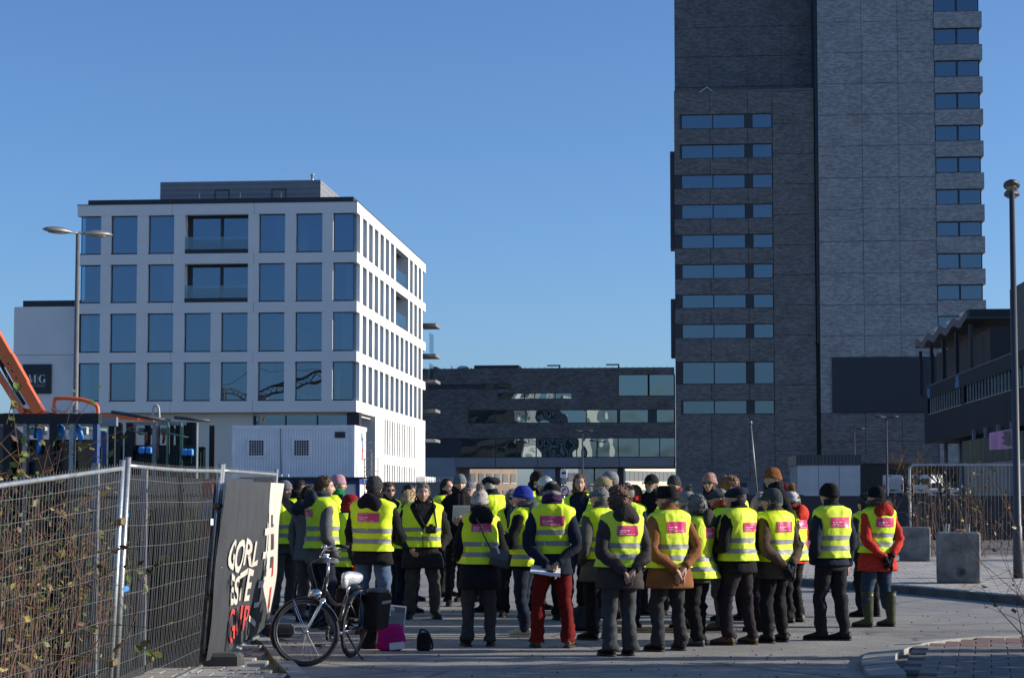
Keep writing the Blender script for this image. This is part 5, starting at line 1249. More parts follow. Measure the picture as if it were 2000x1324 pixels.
P_('beaniegrey', 727, 926, 21.5, 14, 'person in dark grey beanie and black hood, jeans, arms folded, behind the bicycle', hat='beanie', hatc='charcoal', hair='dark', coat=BLK, coat_hem=.445, hood=BLK, trousers=LJEAN, shoes=SBRN, arms=('folded', 'folded'), bulk=1.13, look=0, stance=.13)
P_('profile', 630, 928, 22.4, 62, 'person with short brown hair in grey quilted jacket, in profile behind the handlebar', hair='brown', hairstyle='short', coat=GRYQ, puffy=.6, coat_hem=.43, trousers=DKJ, arms=('pockets', 'side'), look=28, nod=2, bulk=1.04, hood=('navyhood', (0.03, 0.033, 0.045)))
P_('patt', 1172, 946, 20.7, -34, 'person in patterned grey cap and grey-green long coat, half hidden by the brown curls', hat='flatcap', hatc='pattern', hair='grey', coat=GRN, coat_hem=.38, trousers=BLK, arms=('hold', 'pockets'), look=-25, bulk=1.08)
P_('bluehat', 1024, 945, 21.2, -62, 'person in blue beanie with arms folded and beige shoes, left of the red trousers', hat='beanie', hatc='blue', hair='brown', coat=BLK, hood=('greyhood', (0.10, 0.10, 0.11)), trousers=DKJ, shoes=SBEI, arms=('folded', 'folded'), look=-35, vest_hem=.47, step=.08)
# second row
P_('redcap', 680, 962, 23.2, 70, 'short person in red hat and red scarf beside the dark grey beanie', hat='beanie', hatc='red', hair='dark', coat=('greenblack', (0.035, 0.035, 0.032)), scarf=('red', (0.30, 0.02, 0.02)), trousers=BLK, arms=('side', 'side'), gloves=('red', (.45, .02, .02)), female=1, look=10, vest_hem=.45)
P_('pinkhat', 656, 924, 25.2, 95, 'person in pale pink knit hat and green scarf behind the man in profile', hat='beanie', hatc='pink', hair='brown', coat=CHAR, scarf=('green', (0.012, 0.14, 0.05)), arms=('pockets', 'pockets'), female=1, look=5)
P_('hidden', 603, 947, 23.6, 40, 'person in grey coat with tan gloves, mostly hidden beside the bicycle bars', hair='dark', hairstyle='short', coat=('greycoat', (0.13, 0.12, 0.11)), trousers=GREYT, arms=('side', 'side'), gloves=('tan', (0.16, 0.07, 0.03)), look=10, hood=('navyhood', (0.03, 0.033, 0.045)), vest=False)
P_('bearded', 580, 937, 26.0, 112, 'person with dark hair and short dark beard, black jacket, tote bag on the shoulder', hair='dark', hairstyle='short', beard='dark', coat=BLK, scarf=('black', (0.015, 0.015, 0.016)), trousers=BLK, arms=('pockets', 'side'), look=8, nod=4, skin=2)
P_('edge', 552, 935, 25.2, 120, 'person at the edge of the banner in grey hat and grey trousers', hat='beanie', hatc='grey', hair='grey', coat=('greygreen2', (0.06, 0.06, 0.055)), trousers=GREYT, shoes=SBRN, arms=('side', 'pockets'), look=10, skin=1)
P_('photog', 826, 941, 24.2, 176, 'grey-haired person facing us in open black coat with a camera on a strap', hair='grey', hairstyle='short', coat=('blackcoat', (0.020, 0.019, 0.019)), coat_hem=.375, trousers=('greytr4', (0.055, 0.052, 0.05)), arms=('camera', 'pockets'), vopen=1, bulk=1.17, badge=False, scarf=None, turtleneck=1, look=-4, stance=.16, skin=1, flare=.01)
P_('shades', 757, 940, 27.0, 150, 'person in dark sunglasses with short brown hair behind the grey beanie', hair='brown', hairstyle='short', coat=NAV, trousers=DKJ, glasses='sun', arms=('side', 'side'), look=10, badge=False, skin=1)
P_('blond', 794, 957, 25.4, 35, 'person with wavy blond hair between the sunglasses and the photographer', hair='blond', hairstyle='bob', coat=BLK, trousers=DKJ, arms=('pockets', 'pockets'), female=1, look=-5)
P_('darkhair', 800, 945, 28.2, 130, 'dark-haired person peeking out behind the blond hair', hair='dark', hairstyle='long', coat=BLK, arms=('side', 'side'), female=1, look=-5, badge=False, skin=1)
P_('balding', 870, 934, 29.5, 112, 'person with receding dark hair in black jacket, turned to the right', hair='dark', hairstyle='receding', coat=BLK, trousers=BLK, arms=('hold', 'side'), look=18, nod=6, bulk=1.05)
P_('greybeanie', 897, 923, 27.0, 172, 'young person in light grey beanie holding a white sheet, facing us', hat='beanie', hatc='grey', hair='dark', coat=BLK, scarf=('black', (0.015, 0.015, 0.016)), arms=('hold', 'hold'), look=0, nod=2, vest=False)
P_('greycap', 917, 936, 28.2, 190, 'person in grey peaked cap behind the beige bobble hat', hat='cap', hatc='grey', hair='grey', coat=BLK, arms=('side', 'side'), look=10, badge=False)
P_('navyberet', 961, 925, 25.6, -38, 'person in navy slouch hat with grey hair, seen from behind on the left', hat='beret', hatc='navy', hair='silver', coat=NAV, trousers=DKJ, arms=('hold', 'hold'), look=50, bulk=1.06, vest_hem=.5, badge=False)
P_('greyshades', 1003, 954, 24.6, 184, 'person with silver bob and sunglasses facing us with arms folded', hair='silver', hairstyle='bob', coat=BLK, scarf=('slate', (0.05, 0.06, 0.075)), trousers=BLK, arms=('folded', 'folded'), glasses='sun', female=1, look=0, vopen=1, badge=False)
P_('brownhat', 1048, 917, 26.0, 120, 'tall person in dark brown hat looking right, behind the black cap', hat='earflap', hatc='darkbrown', hair='dark', coat=BLK, scarf=('black', (0.015, 0.015, 0.016)), arms=('side', 'side'), look=20, badge=False, vopen=1)
P_('whitecap', 1069, 926, 23.9, -20, 'person in white cap right behind the black cap', hat='cap', hatc='white', hair='silver', coat=('greyjack', (0.09, 0.09, 0.095)), arms=('side', 'side'), look=-30)
P_('furry', 1130, 925, 25.2, 188, 'person with chestnut hair under a brown fur hood, navy jacket, facing us', hair='chestnut', hairstyle='long', coat=NAV, trousers=JEAN, shoes=SBEI, arms=('pockets', 'pockets'), female=1, look=-8, hood=('brownfur', (0.13, 0.07, 0.04)), vopen=1, badge=False)
P_('smile', 1153, 943, 25.8, 194, 'smiling person in pale hat and sunglasses beside the chestnut hair', hat='beanie', hatc='beige', hair='brown', coat=('bluepuff', (0.012, 0.02, 0.10)), puffy=.5, scarf=('darkred', (.12, .02, .02)), glasses='sun', arms=('hold', 'hold'), female=1, look=5, badge=False)
P_('olivecap', 1180, 926, 22.6, -60, 'person in olive peaked cap looking left in the middle of the crowd', hat='cap', hatc='olive', hair='grey', coat=BLK, arms=('side', 'hold'), look=-30, badge=False)
P_('tallcap', 1196, 915, 24.0, -70, 'tall person in pale grey cap behind the olive cap', hat='cap', hatc='greyknit', hair='grey', coat=DKG, arms=('side', 'side'), look=-25, badge=False)
P_('blackcap', 1217, 938, 22.4, 15, 'person in plain black cap and dark navy jacket right behind the brown curls', hat='cap', hatc='black', hair='grey', coat=NAV, trousers=DKJ, arms=('side', 'side'), look=-45, bulk=1.06)
P_('redscarf', 1237, 946, 25.0, 30, 'person with long brown hair and red scarf between the two black caps', hair='chestnut', hairstyle='long', coat=DKG, scarf=('brightred', (.55, .03, .03)), arms=('pockets', 'pockets'), female=1, look=15)
P_('beardcap', 1275, 922, 25.0, 205, 'person in black cap and glasses with grey beard facing us', hat='cap', hatc='black', hair='grey', beard='silver', coat=BLK, trousers=BLK, shoes=SBRN, glasses='sun', arms=('pockets', 'pockets'), look=10, vopen=1, bulk=1.1, badge=False, skin=1)
P_('coveredface', 1315, 925, 25.6, 200, 'person in grey beanie with a dark red scarf behind the brimmed hat', hat='beanie', hatc='charcoal', hair='brown', coat=('greyjack', (0.09, 0.09, 0.095)), scarf=('wine', (.13, .03, .03)), arms=('side', 'side'), female=1, look=5, badge=False)
P_('knit', 1343, 955, 22.4, -55, 'person in grey knit bobble hat between the brimmed hat and the grey hair', hat='pompom', hatc='greyknit', hair='grey', coat=DKG, arms=('side', 'side'), look=-15, female=1, hood=('greyhood', (0.10, 0.10, 0.11)))
P_('rose', 1386, 920, 23.6, 208, 'person in rose knit hat and sunglasses, tallest above the grey hair', hat='beanie', hatc='rose', hair='brown', hairstyle='long', coat=('aubergine', (0.035, 0.02, 0.03)), trousers=BLUET, glasses='sun', arms=('side', 'side'), female=1, look=-4, vopen=1, badge=False)
P_('fuzz', 1426, 931, 23.8, -25, 'person with fuzzy light brown hair behind the beret', hair='fuzzy', hairstyle='fuzz', coat=DKG, arms=('side', 'side'), look=-30)
P_('greyflat', 1408, 949, 22.2, -78, 'person in grey flat cap and orange scarf looking left, beside the beret', hat='flatcap', hatc='slate', hair='grey', coat=BLK, scarf=('orange', (.35, .07, .02)), trousers=CHAR, shoes=SBRN, arms=('pockets', 'hold'), look=-15, coat_hem=.41, skin=1)
P_('brownbeanie', 1512, 910, 23.4, -110, 'tall person in brown knit beanie and black coat looking left, without a vest', hat='beanie', hatc='brown', hair='brown', coat=BLK, scarf=('black', (0.015, 0.015, 0.016)), arms=('pockets', 'pockets'), look=-8, vest=False, nod=-2)
P_('bareface', 1489, 960, 22.0, -58, 'person with thin grey hair half hidden in front of the ear-flap cap', hair='silver', hairstyle='receding', coat=CHAR, arms=('pockets', 'hold'), look=-22, skin=0)
P_('darkredhat', 1535, 941, 25.0, -40, 'person in dark red beanie half hidden behind the brown jacket', hat='beanie', hatc='darkred', hair='dark', coat=BLK, arms=('side', 'side'), look=-20)
P_('behindparka', 1693, 962, 24.6, -30, 'person hidden behind the red parka, a sliver of vest showing', hair='dark', hairstyle='short', coat=DKG, arms=('pockets', 'pockets'), look=0, H=1.58)

# ---------- turn each body base into one continuous skin, then add its head and hands
for root, det, mats in BASES:
    md = root.modifiers.new('skin', 'REMESH'); md.mode = 'VOXEL'; md.voxel_size = 0.024; md.use_smooth_shade = True
dg = bpy.context.evaluated_depsgraph_get()
for root, det, mats in BASES:
    me = bpy.data.meshes.new_from_object(root.evaluated_get(dg))
    V = np.empty(len(me.vertices) * 3); me.vertices.foreach_get('co', V); Fs = [tuple(p.vertices) for p in me.polygons]
    out = MB(); out.add(V.reshape(-1, 3), Fs, 0); out.add(det.verts(), [], 0)
    off = len(V) // 3
    for f, m in zip(det.f, det.m): out.f.append(tuple(i + off for i in f)); out.m.append(m)
    root.modifiers.clear(); old = root.data; root.data = out.mesh('person', mats, True); bpy.data.meshes.remove(old); bpy.data.meshes.remove(me)
# ================================================================ STREET FURNITURE AND BACKGROUND THINGS
POST = M('lamp_grey', (0.20, 0.20, 0.195), 0.45, 0.12, 3, metal=0.4)
GALV = M('galvanised', (0.42, 0.44, 0.46), 0.38, 0.18, 6, 0.05, 40, metal=0.75)
def lamp_post(loc, h, rz, label, heads=2, r0=.075, size=1.0, dark=False, tilt=0.06):
    o = empty('street_lamp', loc, rz); tag(o, label, 'street lamp', 'street lamps')
    pm = POST if not dark else M('lamp_dark', (0.045, 0.048, 0.055), .5, .1, 2)
    MB().tube([(0, 0, 0), (0, 0, .9), (0, 0, .92), (0, 0, h)], [r0 * 1.25, r0 * 1.2, r0, r0 * .7], 14).build('pole', pm, o, True)
    for s in ((1, -1) if heads == 2 else (1,)):
        hd = MB(); rings = []
        for x, w, zt, zb in ((.10, .035, .03, -.03), (.2, .05, .04, -.03), (.32, .12, .08, -.05), (.5, .165, .11, -.065), (.7, .165, .105, -.06), (.88, .11, .07, -.04), (.98, .03, .02, -.012)):
            a = np.linspace(0, 2 * math.pi, 16, endpoint=False); zz = np.where(np.sin(a) > 0, zt * np.sin(a), -zb * np.sin(a)); rings.append(np.stack([np.full(16, x), w * np.cos(a), zz], 1))
        hd.loft(np.array(rings) * size); hd.tube([(-.02, 0, 0), (.22 * size, 0, .01)], .032 * size, 10)
        ang = tilt; Mx = Matrix.Translation((0, 0, h)) @ Matrix.Rotation(0 if s > 0 else math.pi, 4, 'Z') @ Matrix.Rotation(-ang, 4, 'Y')
        hd.xform(Mx); ho = hd.build('lamp_head', pm, o, True)
        ln = MB().ell((.6 * size, 0, -.055 * size), (.24 * size, .11 * size, .025 * size), 14, 8); ln.xform(Mx); ln.build('lens', M('lamp_lens', (.16, .15, .13), .2), ho, True)
    return o
p = at(145, HORIZON, 50); lamp_post((p.x, 50, 0), 8.52, R(36), 'twin-headed grey street lamp in front of the white office block', 2, .078, 1.0, tilt=.03)
p = at(1986, HORIZON, 33); lamp_post((p.x, 33, .13), 6.75, R(75), 'tall dark street lamp at the right edge, heads seen end on', 2, .068, .85, True)  # dark colour paints in the shade of a backlit pole
for u, d, lab, n in ((1138, 203, 'far twin street lamp before the middle block', 2), (1161, 228, 'smaller far street lamp right of the twin one', 2), (1733, 167, 'far street lamp in front of the dark billboard', 2), (1670, 196, 'far street lamp left of the billboard lamp', 1), (1625, 217, 'far short street lamp by the tower base', 1), (1537, 218, 'far thin street lamp left of the concrete shed', 1)):
    p = at(u, HORIZON, d); lamp_post((p.x, d, 0), 8.5, R(8), lab, n, .10, 1.15, True)
# leaning pole
o = MB().tube([tuple(at(1480, 975, 60)), tuple(at(1466, 826, 60))], [.032, .026], 8).tube([tuple(at(1466.3, 829, 60)), tuple(at(1465.7, 822, 60))], .05, 8).build('leaning_pole', POST, None, True); tag(o, 'thin leaning metal pole before the tower base', 'pole')
# traffic signs in the middle distance
sp = at(1101, HORIZON, 46); ts = empty('traffic_sign', (sp.x, 46, 0)); tag(ts, 'post with white plate and round signs in the middle distance', 'traffic sign')
MB().tube([(0, 0.03, 0), (0, 0.03, at(1101, 915, 46).z)], .03, 8).build('post', GALV, ts, True)
SW = flat('sign_white', (.62, .63, .64), .5); SR = flat('sign_red', (.45, .03, .03), .5); SBL = flat('sign_blue', (.03, .10, .35), .5); SK = flat('sign_black', (.02, .02, .02), .5)
def disc(r, y, seg=28):
    a = np.linspace(0, 2 * math.pi, seg, endpoint=False); return [(r * math.cos(q), r * math.sin(q)) for q in a]
z1 = at(1101, 917, 46).z; z0 = at(1101, 933, 46).z; hw = .085
pl = MB().bevbox((-.085, -.012, z0), (.085, .012, z1), .01).build('plate', SW, ts); MB().box((-.05, -.016, (z0 + z1) / 2 - .01), (.05, -.0125, (z0 + z1) / 2 + .045)).build('pictogram', SK, pl)
zc = at(1101, 940, 46).z; q = MB(); q.prism([(x, z + zc) for x, z in disc(.075, 0)], -.012, .012); dq = q.build('round_sign', SW, ts); q = MB(); q.torus((0, -.013, zc), .062, .010, 'Y', 28, 6); q.box((-.05, -.018, zc - .006), (.05, -.0125, zc + .006), 0, Matrix.Rotation(R(45), 4, 'Y')); q.box((-.05, -.0185, zc - .006), (.05, -.013, zc + .006), 0, Matrix.Rotation(R(-45), 4, 'Y')); q.build('ring', SK, dq)
zc = at(1101, 958, 46).z; q = MB(); q.prism([(x, z + zc) for x, z in disc(.13, 0)], -.012, .012); dq = q.build('round_sign', SR, ts); q = MB(); q.prism([(x, z + zc) for x, z in disc(.10, 0)], -.016, -.0125); q.build('field', SW, dq); q = MB(); q.tube([(-.02, -.018, zc - .06), (-.02, -.018, zc + .01), (.02, -.018, zc + .05), (.055, -.018, zc + .02)], .014, 6, n=10); q.build('arrow', SK, dq)

# --- low dark walls and hoardings behind the crowd
HB = M('hoarding_dark', (0.030, 0.032, 0.038), .7, .2, .6)
def hoarding(name, u0, u1, d, v_top, label, mat, step=1.2, cat='hoarding'):
    a, b = at(u0, v_top, d), at(u1, v_top, d); o = empty(name, (a.x, d, 0)); tag(o, label, cat); n = max(2, int((b.x - a.x) / step)); w = (b.x - a.x) / n
    me = MB().box((.012, 0, 0), (w - .012, .06, a.z)).mesh('panel', mat)
    for k in range(n): link_mesh('panel', me, o, (k * w, random.uniform(-.015, .015), 0))
    MB().box((0, .06, a.z - .12), (b.x - a.x, .1, a.z - .04)).build('rail', mat, o); return o
hoarding('hoarding', 1555, 2060, 62, 968, 'dark panelled hoarding behind the red parka and right-hand fence', HB)
hoarding('retaining_wall', 735, 890, 72, 941, 'low grey wall with pale top behind the photographer', M('wall_grey', (0.11, 0.115, 0.125), .8, .2, .6), 2.0, 'wall')
hoarding('hoarding', 890, 1570, 76, 966, 'long low dark hoarding behind the middle of the crowd', HB, 1.6)
# railing pickets on the grey wall
a, b = at(835, 930, 73), at(890, 930, 73); rl = empty('railing', (a.x, 72.2, 0)); tag(rl, 'thin picket railing on top of the low grey wall', 'railing')
za, zb = at(835, 942, 72).z, at(835, 931, 72).z; me = MB().box((-.012, -.012, za), (.012, .012, zb)).mesh('picket', GALV)
for k in range(12): link_mesh('picket', me, rl, ((b.x - a.x) * k / 11, 0, 0))
MB().box((0, -.015, za + .05), (b.x - a.x, .015, za + .08)).build('rail', GALV, rl)

# --- concrete shed with dark green top
sh = Frame(1558, 100, R(4)); so = empty('concrete_shed', sh.o, -sh.a); tag(so, 'pale concrete shed with a dark green band on top', 'shed')
x1, zt_ = sh.front(1680, 888); zm = sh.front(1600, 908)[1]
for k in range(3): MB().box((x1 * k / 3 + .01, 0, 0), (x1 * (k + 1) / 3 - .01, .2, zm - .01)).build('concrete_panel', M('shed_concrete', (0.45, 0.47, 0.5), .8, .15, .8, .1, 20), so)
MB().box((0.01, .2, 0), (x1 - .01, 5.5, zm - .01)).build('core', M('shed_side', (0.34, 0.34, 0.33), .8, .15, .8), so)
MB().box((-.06, -.06, zm), (x1 + .06, 5.6, zt_)).build('roof_band', ridged_mat('green_band', (0.045, 0.058, 0.058), .18, 0, .02, .6), so)
for k in range(6): MB().box((-.05, .5 + k * .8, 0), (-.01, .62 + k * .8, zm - .02)).build('rib', M('shed_rib', (0.45, 0.44, 0.40), .7), so)

# --- portable cabins stacked two high
cf = Frame(691, 82, R(4.5)); cb_ = lambda u, v: cf.front(u, v)
CABW = ridged_mat('cabin_white', (0.72, 0.75, 0.78), .12, 0, .012, .45); CABS = ridged_mat('cabin_side', (0.72, 0.70, 0.64), .12, 1, .012, .45)
co_ = empty('site_cabin', cf.o, -cf.a); tag(co_, 'white site cabin with two barred windows stacked on a blue one', 'cabin')
xl, zt_ = cb_(455, 832); zb_ = cb_(600, 934)[1]; xs_ = cb_(548, 880)[0]; Ld = 3.4
MB().box((xl, 0, zb_ + .12), (xs_ - .015, .06, zt_ - .14)).build('wall_panel', CABW, co_); MB().box((xs_ + .015, 0, zb_ + .12), (-.1, .06, zt_ - .14)).build('wall_panel', CABW, co_)
MB().box((xl, .06, zb_), (-.061, Ld, zt_ - .01)).build('core', CABW, co_); MB().box((-.06, .1, zb_ + .12), (0, Ld - .1, zt_ - .14)).build('side_wall', CABS, co_)
fr = MB(); FRW = M('cabin_frame', (0.74, 0.76, 0.78), .5, .1, 2)
fr.box((xl - .03, -.03, zt_ - .14), (.03, Ld, zt_ + .03)); fr.box((xl - .03, -.03, zb_), (.03, Ld, zb_ + .12)); fr.box((-.1, -.03, zb_ + .12), (.03, .1, zt_ - .14)); fr.box((xl - .03, -.03, zb_ + .12), (xl + .08, .05, zt_ - .14)); fr.build('frame', FRW, co_)
for u0, u1, v0, v1 in ((487, 515, 860, 889), (575, 603, 860, 889)):
    a_, b_ = cb_(u0, v0), cb_(u1, v1); w = empty('window', (0, 0, 0), 0, co_); MB().box((a_[0], -.02, b_[1]), (b_[0], -.005, a_[1])).build('pane', flat('cabin_pane', (.03, .035, .045), .15), w)
    g_ = MB()
    for k in range(1, 6): x = a_[0] + (b_[0] - a_[0]) * k / 6; g_.box((x - .008, -.05, b_[1]), (x + .008, -.034, a_[1])); z = b_[1] + (a_[1] - b_[1]) * k / 6; g_.box((a_[0], -.033, z - .008), (b_[0], -.021, z + .008))
    g_.build('bars', SW, w); f_ = MB(); e = .09
    for lo, hi in (((a_[0] - e, b_[1] - e), (b_[0] + e, b_[1])), ((a_[0] - e, a_[1]), (b_[0] + e, a_[1] + e)), ((a_[0] - e, b_[1]), (a_[0], a_[1])), ((b_[0], b_[1]), (b_[0] + e, a_[1]))): f_.box((lo[0], -.05, lo[1]), (hi[0], -.002, hi[1]))
    f_.build('frame', FRW, w)
a_, b_ = cb_(654, 843), cb_(674, 855); MB().box((a_[0], -.02, b_[1]), (b_[0], -.003, a_[1])).build('vent', DARKM, co_)
MB().tube([(xs_, -.03, zt_ - .1), (xs_ + .02, -.035, zb_ + 1.2), (xs_ + .05, -.03, zb_ + .2)], .014, 5, n=10).build('cable', DARKM, co_)
for z_, h_, m_ in ((zt_ - .95, .5, SBL), (zt_ - 1.45, .5, SR)):    # blue and red lettering on the narrow side, too small to read
    MB().box((.002, 2.1, z_), (.012, 2.25, z_ + h_)).box((.002, 2.4, z_), (.012, 2.5, z_ + h_)).box((.002, 2.25, z_ + h_ - .1), (.012, 2.4, z_ + h_)).build('side_mark', m_, co_)
MB().box((.002, 1.9, zt_ - .6), (.01, 2.3, zt_ - .25)).build('side_window', M('side_window', (.30, .31, .30), .3), co_)
# lower blue-framed cabin
c2 = empty('site_cabin', cf.o, -cf.a); tag(c2, 'blue-framed site cabin under the white one, mostly hidden', 'cabin')
BLUEF = flat('cabin_blue', (0.015, 0.045, 0.22), .45); x2 = cb_(703, 950)[0]
MB().box((xl + 1, -.1, .1), (x2 - .15, Ld, zb_ - .25)).build('wall_panel', CABW, c2)
f_ = MB(); f_.box((xl + 1, -.15, zb_ - .25), (x2, Ld, zb_ - .03)); f_.box((x2 - .16, -.15, 0), (x2, .02, zb_ - .25)); f_.box((x2 - .16, Ld - .2, 0), (x2, Ld, zb_ - .25)); f_.build('frame', BLUEF, c2)
MB().box((x2 - .13, .02, .1), (x2 - .03, Ld - .2, zb_ - .25)).build('side_wall', CABS, c2)
# access ladder and guard rail beside the cabins
ld = empty('scaffold_stair', cf.o, -cf.a); tag(ld, 'thin scaffold ladder and guard rail beside the white cabins', 'scaffold')
x3, x4 = cb_(706, 900)[0], cb_(733, 900)[0]; zr = cb_(720, 895)[1]
for x, top_ in ((x3, zr), (x3 + .32, zr + .25), (x4, zr)): MB().tube([(x, .8, 0), (x, .8, top_)], .025, 6).build('upright', M('scaffold', (.28, .26, .2), .5, .2, 4, metal=.5), ld, True)
for k in range(11): MB().tube([(x3, .8, .3 + k * .36), (x3 + .32, .8, .3 + k * .36)], .016, 6).build('rung', M('scaffold', (.28, .26, .2)), ld, True)
for z in (zr, zr - .55): MB().tube([(x3, .8, z), (x4, .8, z)], .018, 6).build('rail', M('scaffold', (.28, .26, .2)), ld, True)
MB().box((xl + .5, -.9, zb_ - .02), (x4, -.16, zb_ + .05)).build('walkway', M('walk_dark', (.03, .03, .032), .6), ld)
# debris and bottles along the walkway
for k in range(7):
    x = xl + 1.2 + k * .22 + random.uniform(-.05, .05); tag(MB().tube([(0, 0, 0), (0, 0, .07), (0, 0, .1), (0, 0, .13)], [.035, .035, .015, .015], 8).build('bottle', SW, None, True, cf.o + cf.e1 * x - cf.e2 * .5 + Vector((0, 0, zb_ + .051))), ['first', 'second', 'third', 'fourth', 'fifth', 'sixth', 'seventh'][k] + ' small white bottle from the left under the cabin wall', 'bottle', 'small white bottles under the cabin')

# --- orange boom lift behind the racks
ORG = M('lift_orange', (0.62, 0.115, 0.015), .42, .1, 3, coat=.2); BL = 31.0
bl = empty('boom_lift', (at(40, 969, BL).x, BL, 0)); tag(bl, 'orange boom lift with two raised arms at the left edge', 'boom lift'); bo = bl.location
def L(u, v, d=BL): p = at(u, v, d); return (p.x - bo.x, p.y - bo.y, p.z)
def beam(name, pts, w, h, mat, parent):
    mb = MB(); P = np.array(pts, float); T = P[-1] - P[0]; T /= np.linalg.norm(T); nrm = np.cross(T, [0, 1.0, 0]); nrm /= np.linalg.norm(nrm); rings = []
    for p in P:
        rings.append([p + nrm * h / 2 + np.array([0, -w / 2, 0]), p + nrm * h / 2 + np.array([0, w / 2, 0]), p - nrm * h / 2 + np.array([0, w / 2, 0]), p - nrm * h / 2 + np.array([0, -w / 2, 0])])
    mb.loft(np.array(rings)); return mb.build(name, mat, parent)
up = beam('upper_arm', [L(-160, 388), L(77, 805)], .2, .17, ORG, bl); beam('reinforcement', [L(15, 696), L(46, 751)], .22, .2, ORG, up)
for t in (0, 1, 2, 3): p = L(22 + t * 7.8, 711 + t * 14); MB().tube([(p[0], p[1] - .16, p[2]), (p[0], p[1] - .14, p[2])], .022, 8).build('bolt', DARKM, up, True)
beam('lower_arm', [L(-100, 577), L(45, 806)], .16, .085, ORG, bl)
MB().tube([L(-60, 600), L(-10, 690), L(20, 745), L(48, 790)], .03, 6, n=12).build('hydraulic_hose', DARKM, bl, True); MB().tube([L(-80, 560), L(12, 715)], .035, 8).build('hydraulic_ram', STEEL, bl, True)
MB().box((-2.2, -.8, .5), (1.6, .9, 1.4)).box((-1.2, -.6, 1.4), (.9, .6, 2.2)).build('chassis', ORG, bl)
for x in (-1.6, 1.0):
    for y in (-1.0, .85): MB().tube([(x, y, .45), (x, y + .3, .45)], .45, 20).build('wheel', M('tyre', (.02, .02, .02), .8), bl, True)
rail = MB(); rail.tube([L(107, 812), L(106, 786), L(112, 778), L(150, 779), L(176, 785), L(190, 794), L(191, 815)], .033, 8, n=26); rail.tube([L(101, 800), L(110, 800)], .03, 6); rail.build('basket_rail', ORG, bl, True)
MB().tube([L(45, 800), L(110, 810)], .03, 6).tube([L(45, 806), L(110, 818)], .03, 6).build('basket_bar', ORG, bl, True)
beam('boom_tail', [L(190, 812), L(272, 817)], .2, .07, ORG, bl); beam('boom_tip', [L(270, 817), L(300, 821)], .12, .06, ORG, bl)
tr = MB()
for P in ([L(101, 797), L(124, 806), L(131, 804), L(146, 784)], [L(149, 802), L(172, 811), L(186, 805)]):
    tr.tube(P, .05, 6, sq=.5)
tr.build('support_bracket', M('bracket_pale', (.40, .41, .40), .6), bl)
# grey roofline glimpsed far left
hs = at(10, 790, 70); o = MB().prism([(-3, 0), (1.0, 0), (1.0, 3.6), (-.2, 4.6), (-3, 3.2)], 0, 6).build('far_shed', M('far_shed_blue', (.05, .06, .085), .7), None, False, (hs.x, 70, 0)); tag(o, 'dark gabled shed roof glimpsed behind the orange arms', 'shed')

# --- racks with stacks of dark glass sheets
RK = M('rack_dark', (.022, .024, .028), .55, .3, 4, metal=.3); RKG = M('rack_grey', (.28, .30, .32), .45, .25, 5, metal=.6); RKB = M('rack_blue', (.035, .07, .20), .5, .2, 4)
SHEET = M('dark_sheet', (.016, .020, .022), .22, .3, 2.5); SHEETG = M('green_sheet', (.018, .034, .032), .2, .3, 2.5); DOT = M('grey_dot', (.13, .15, .17), .5); STRAP = M('strap_blue', (.06, .30, .75), .45, .15, 8); TIE = M('tie_green', (.14, .26, .19), .6); OCH = M('board_ochre', (.26, .20, .12), .8, .25, 3)
def rack(u0, u1, d, v_top, v_sheet, label, posts, sheet, dots=False, n=7, yaw=0.0, topbeam=True):
    a, b = at(u0, v_top, d), at(u1, v_top, d); W = b.x - a.x; zt = a.z; zs = at(u0, v_sheet, d).z
    o = empty('glass_rack', (a.x, d, 0), yaw); tag(o, label, 'rack', 'racks of dark sheets behind the fence')
    MB().box((0, -.1, .05), (W, .9, .17)).box((0, -.1, 0), (.1, .9, .05)).box((W - .1, -.1, 0), (W, .9, .05)).build('base', RK, o)
    for k in range(n):
        w0, w1 = .06 + random.uniform(0, .05), W - .06 - random.uniform(0, .06); zz = zs - random.uniform(0, .1) * (k > 0); y = k * .085
        s = MB().box((w0, y, .18), (w1, y + .05, zz)).build('sheet', sheet, o)
        if dots and k == 0:
            rows_ = int((zz - .3) / .22); cs = max(2, int(W / .24))
            for r_ in range(rows_):
                for c_ in range(cs):
                    q = MB(); q.prism([(x + .16 + c_ * .24, z + zz - .16 - r_ * .22) for x, z in disc(.05, 0, 16)], -.004, .0); q.build('spacer_dot', DOT, s)
    for i, (u, wpx, mat) in enumerate(posts):
        x = (at(u, 900, d).x - a.x); w = wpx / F_PX * d; MB().box((x - w / 2, -.16, 0), (x + w / 2, -.05, zt)).build('post', mat, o)
    for x in (0.02, W - .08): MB().box((x, .75, 0), (x + .06, .82, zt)).build('back_post', RK, o)
    if topbeam:
        MB().box((-.02, -.17, zt - .10), (W + .02, -.02, zt - .004)).build('top_beam', RK, o); MB().box((0, .74, zt - .09), (W, .83, zt)).build('back_beam', RKG, o)
    return o, a, W, zt, zs
o, a, W, zt_, zs_ = rack(-70, 196, 18.2, 808, 858, 'black rack with dotted dark sheets at the left edge', [(-40, 12, RK), (22, 16, RK), (56, 7, RKG), (108, 10, RK), (146, 8, M('post_pale', (.30, .36, .40), .4, .2, 4, metal=.5)), (192, 9, RKB)], SHEET, True, 7)
q = at(167, 900, 18.1); MB().box((q.x - a.x - .085, -.03, .18), (q.x - a.x + .085, -.012, zs_ - .02)).build('ochre_board', OCH, o)
for u in (18, 74, 118, 152):     # blue lifting straps hanging over the sheets
    x = at(u, 880, 18.2).x - a.x; MB().tube([(x - .05, .1, zs_ + .02), (x, -.02, zs_ + .13), (x + .04, -.06, zs_ + .02), (x + .02, -.075, zs_ - .14 * (u == 74))], [.022, .028, .03, .022], 8, n=10, sq=.5).build('strap', STRAP, o, True)
